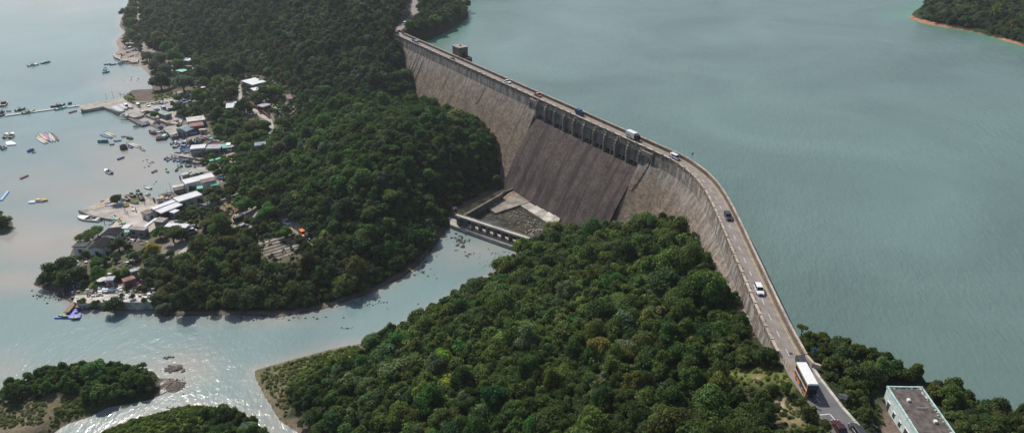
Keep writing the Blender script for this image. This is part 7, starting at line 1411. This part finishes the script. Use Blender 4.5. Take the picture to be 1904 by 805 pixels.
# ------------------------------------------------------------------ gardens between the houses fill up with bushes
X, Y = scatter(1.75, .5); Zt = hz(X, Y); x, y, zc = proj(X, Y, Zt)
GZ = [([(335,118),(385,138),(445,118),(500,130),(562,170),(566,228),(530,240),(512,262),(470,300),(440,262),(400,258),(392,215),(352,196),(352,150)], (.05,.085,.025), .34, 1.5), ([(395,215),(440,215),(510,235),(505,262),(470,290),(440,270),(400,262)], (.06,.10,.03), .5, 1.6),
      ([(395,300),(470,285),(470,380),(400,380),(385,350),(410,330)], (.06,.095,.03), .42, 1.4), ([(430,225),(520,250),(520,330),(450,340)], (.045,.08,.02), .55, 1.7), ([(130,466),(300,466),(300,520),(240,530),(130,530)], (.05,.085,.025), .26, 1.1), ([(60,490),(160,500),(170,540),(60,530)], (.045,.07,.025), .4, 1.3),
      ([(340,372),(400,368),(395,400),(330,410)], (.06,.085,.03), .35, 1.1), ([(330,395),(425,380),(440,420),(370,470),(330,440)], (.06,.09,.03), .34, 1.3), ([(225,-5),(262,-5),(262,95),(222,80)], (.055,.08,.03), .4, 1.4), ([(262,100),(345,100),(350,160),(300,160),(270,130)], (.055,.085,.035), .22, 1.6), ([(470,400),(560,440),(590,470),(585,500),(500,500),(470,470)], (.06,.09,.025), .22, 1.0), ([(260,470),(345,480),(300,560),(262,540)], (.06,.085,.03), .4, 1.5), ([(440,420),(500,400),(560,470),(480,440)],(.06,.095,.03),.45,1.3), ([(140,560),(200,560),(200,572),(140,572)], (.07,.10,.02), .3, 1.0), ([(318,184),(395,180),(395,215),(325,214)], (.045,.08,.025), .3, 1.4)]
pk = np.zeros(len(X), bool); tt = np.zeros((len(X), 3)); ss = np.ones(len(X))
for poly, t, pr, s in GZ:
    m = inpoly(x, y, poly) & (g.uniform(size=len(X)) < pr) & (Zt > .5); pk |= m; tt[m] = t; ss[m] = s
keep = [(o.location.x, o.location.y, 1.2 + (max(o.children[0].dimensions.xy) * .5 if o.children else 2)) for o in COL.objects if o.parent is None and o.get('category') in ('building', 'canopy', 'house', 'terrace', 'car', 'van', 'truck')]
for (ox, oy, r_) in keep: pk &= ((X - ox) ** 2 + (Y - oy) ** 2) > min(r_, 7) ** 2
for o in COL.objects:
    if o.name.startswith('path'):
        co = np.array([v.co[:2] for v in o.data.vertices])[1::3][::2]
        for c_ in co: pk &= ((X - c_[0]) ** 2 + (Y - c_[1]) ** 2) > 2.2 ** 2
m = int(pk.sum()); s_ = ss[pk] * g.uniform(.55, 1.2, m)
gn_stuff('thicket', np.stack([X, Y, Zt - .3], -1)[pk], s_, s_ * g.uniform(.7, 1.2, m), tt[pk] * 1.35 * (1 + g.uniform(-.35, .35, (m, 1))), wood_col, 'tangled bushes and small trees filling the gardens between the village houses', 'bushes')

# the ground is cut away under the quays
vz = np.empty(len(ter.data.vertices) * 3, np.float32); ter.data.vertices.foreach_get('co', vz); vz = vz.reshape(-1, 3)
for poly, zq in QZ:
    m = inpoly(vz[:, 0], vz[:, 1], poly); m |= (segdist(vz[:, 0], vz[:, 1], poly) < .6); vz[m, 2] = np.minimum(vz[m, 2], zq - .12)
ter.data.vertices.foreach_set('co', vz.ravel()); ter.data.update()
# ------------------------------------------------------------------ the air
hm = bpy.data.materials.new('haze_air'); hm.use_nodes = True; hn = hm.node_tree; hn.nodes.clear(); ho = hn.nodes.new('ShaderNodeOutputMaterial'); hv = hn.nodes.new('ShaderNodeVolumePrincipled')
hv.inputs['Color'].default_value = (.86, .92, 1, 1); hv.inputs['Density'].default_value = 0.00012; hv.inputs['Anisotropy'].default_value = .3; sock(hn, hv.outputs[0], ho.inputs['Volume'])
mb = MB(); mb.box(-5300, 5300, -1600, 6100, -20, 260); tag(mb.build('haze', hm), 'faint blue haze in the air over the bay and reservoir', 'haze', kind='stuff')
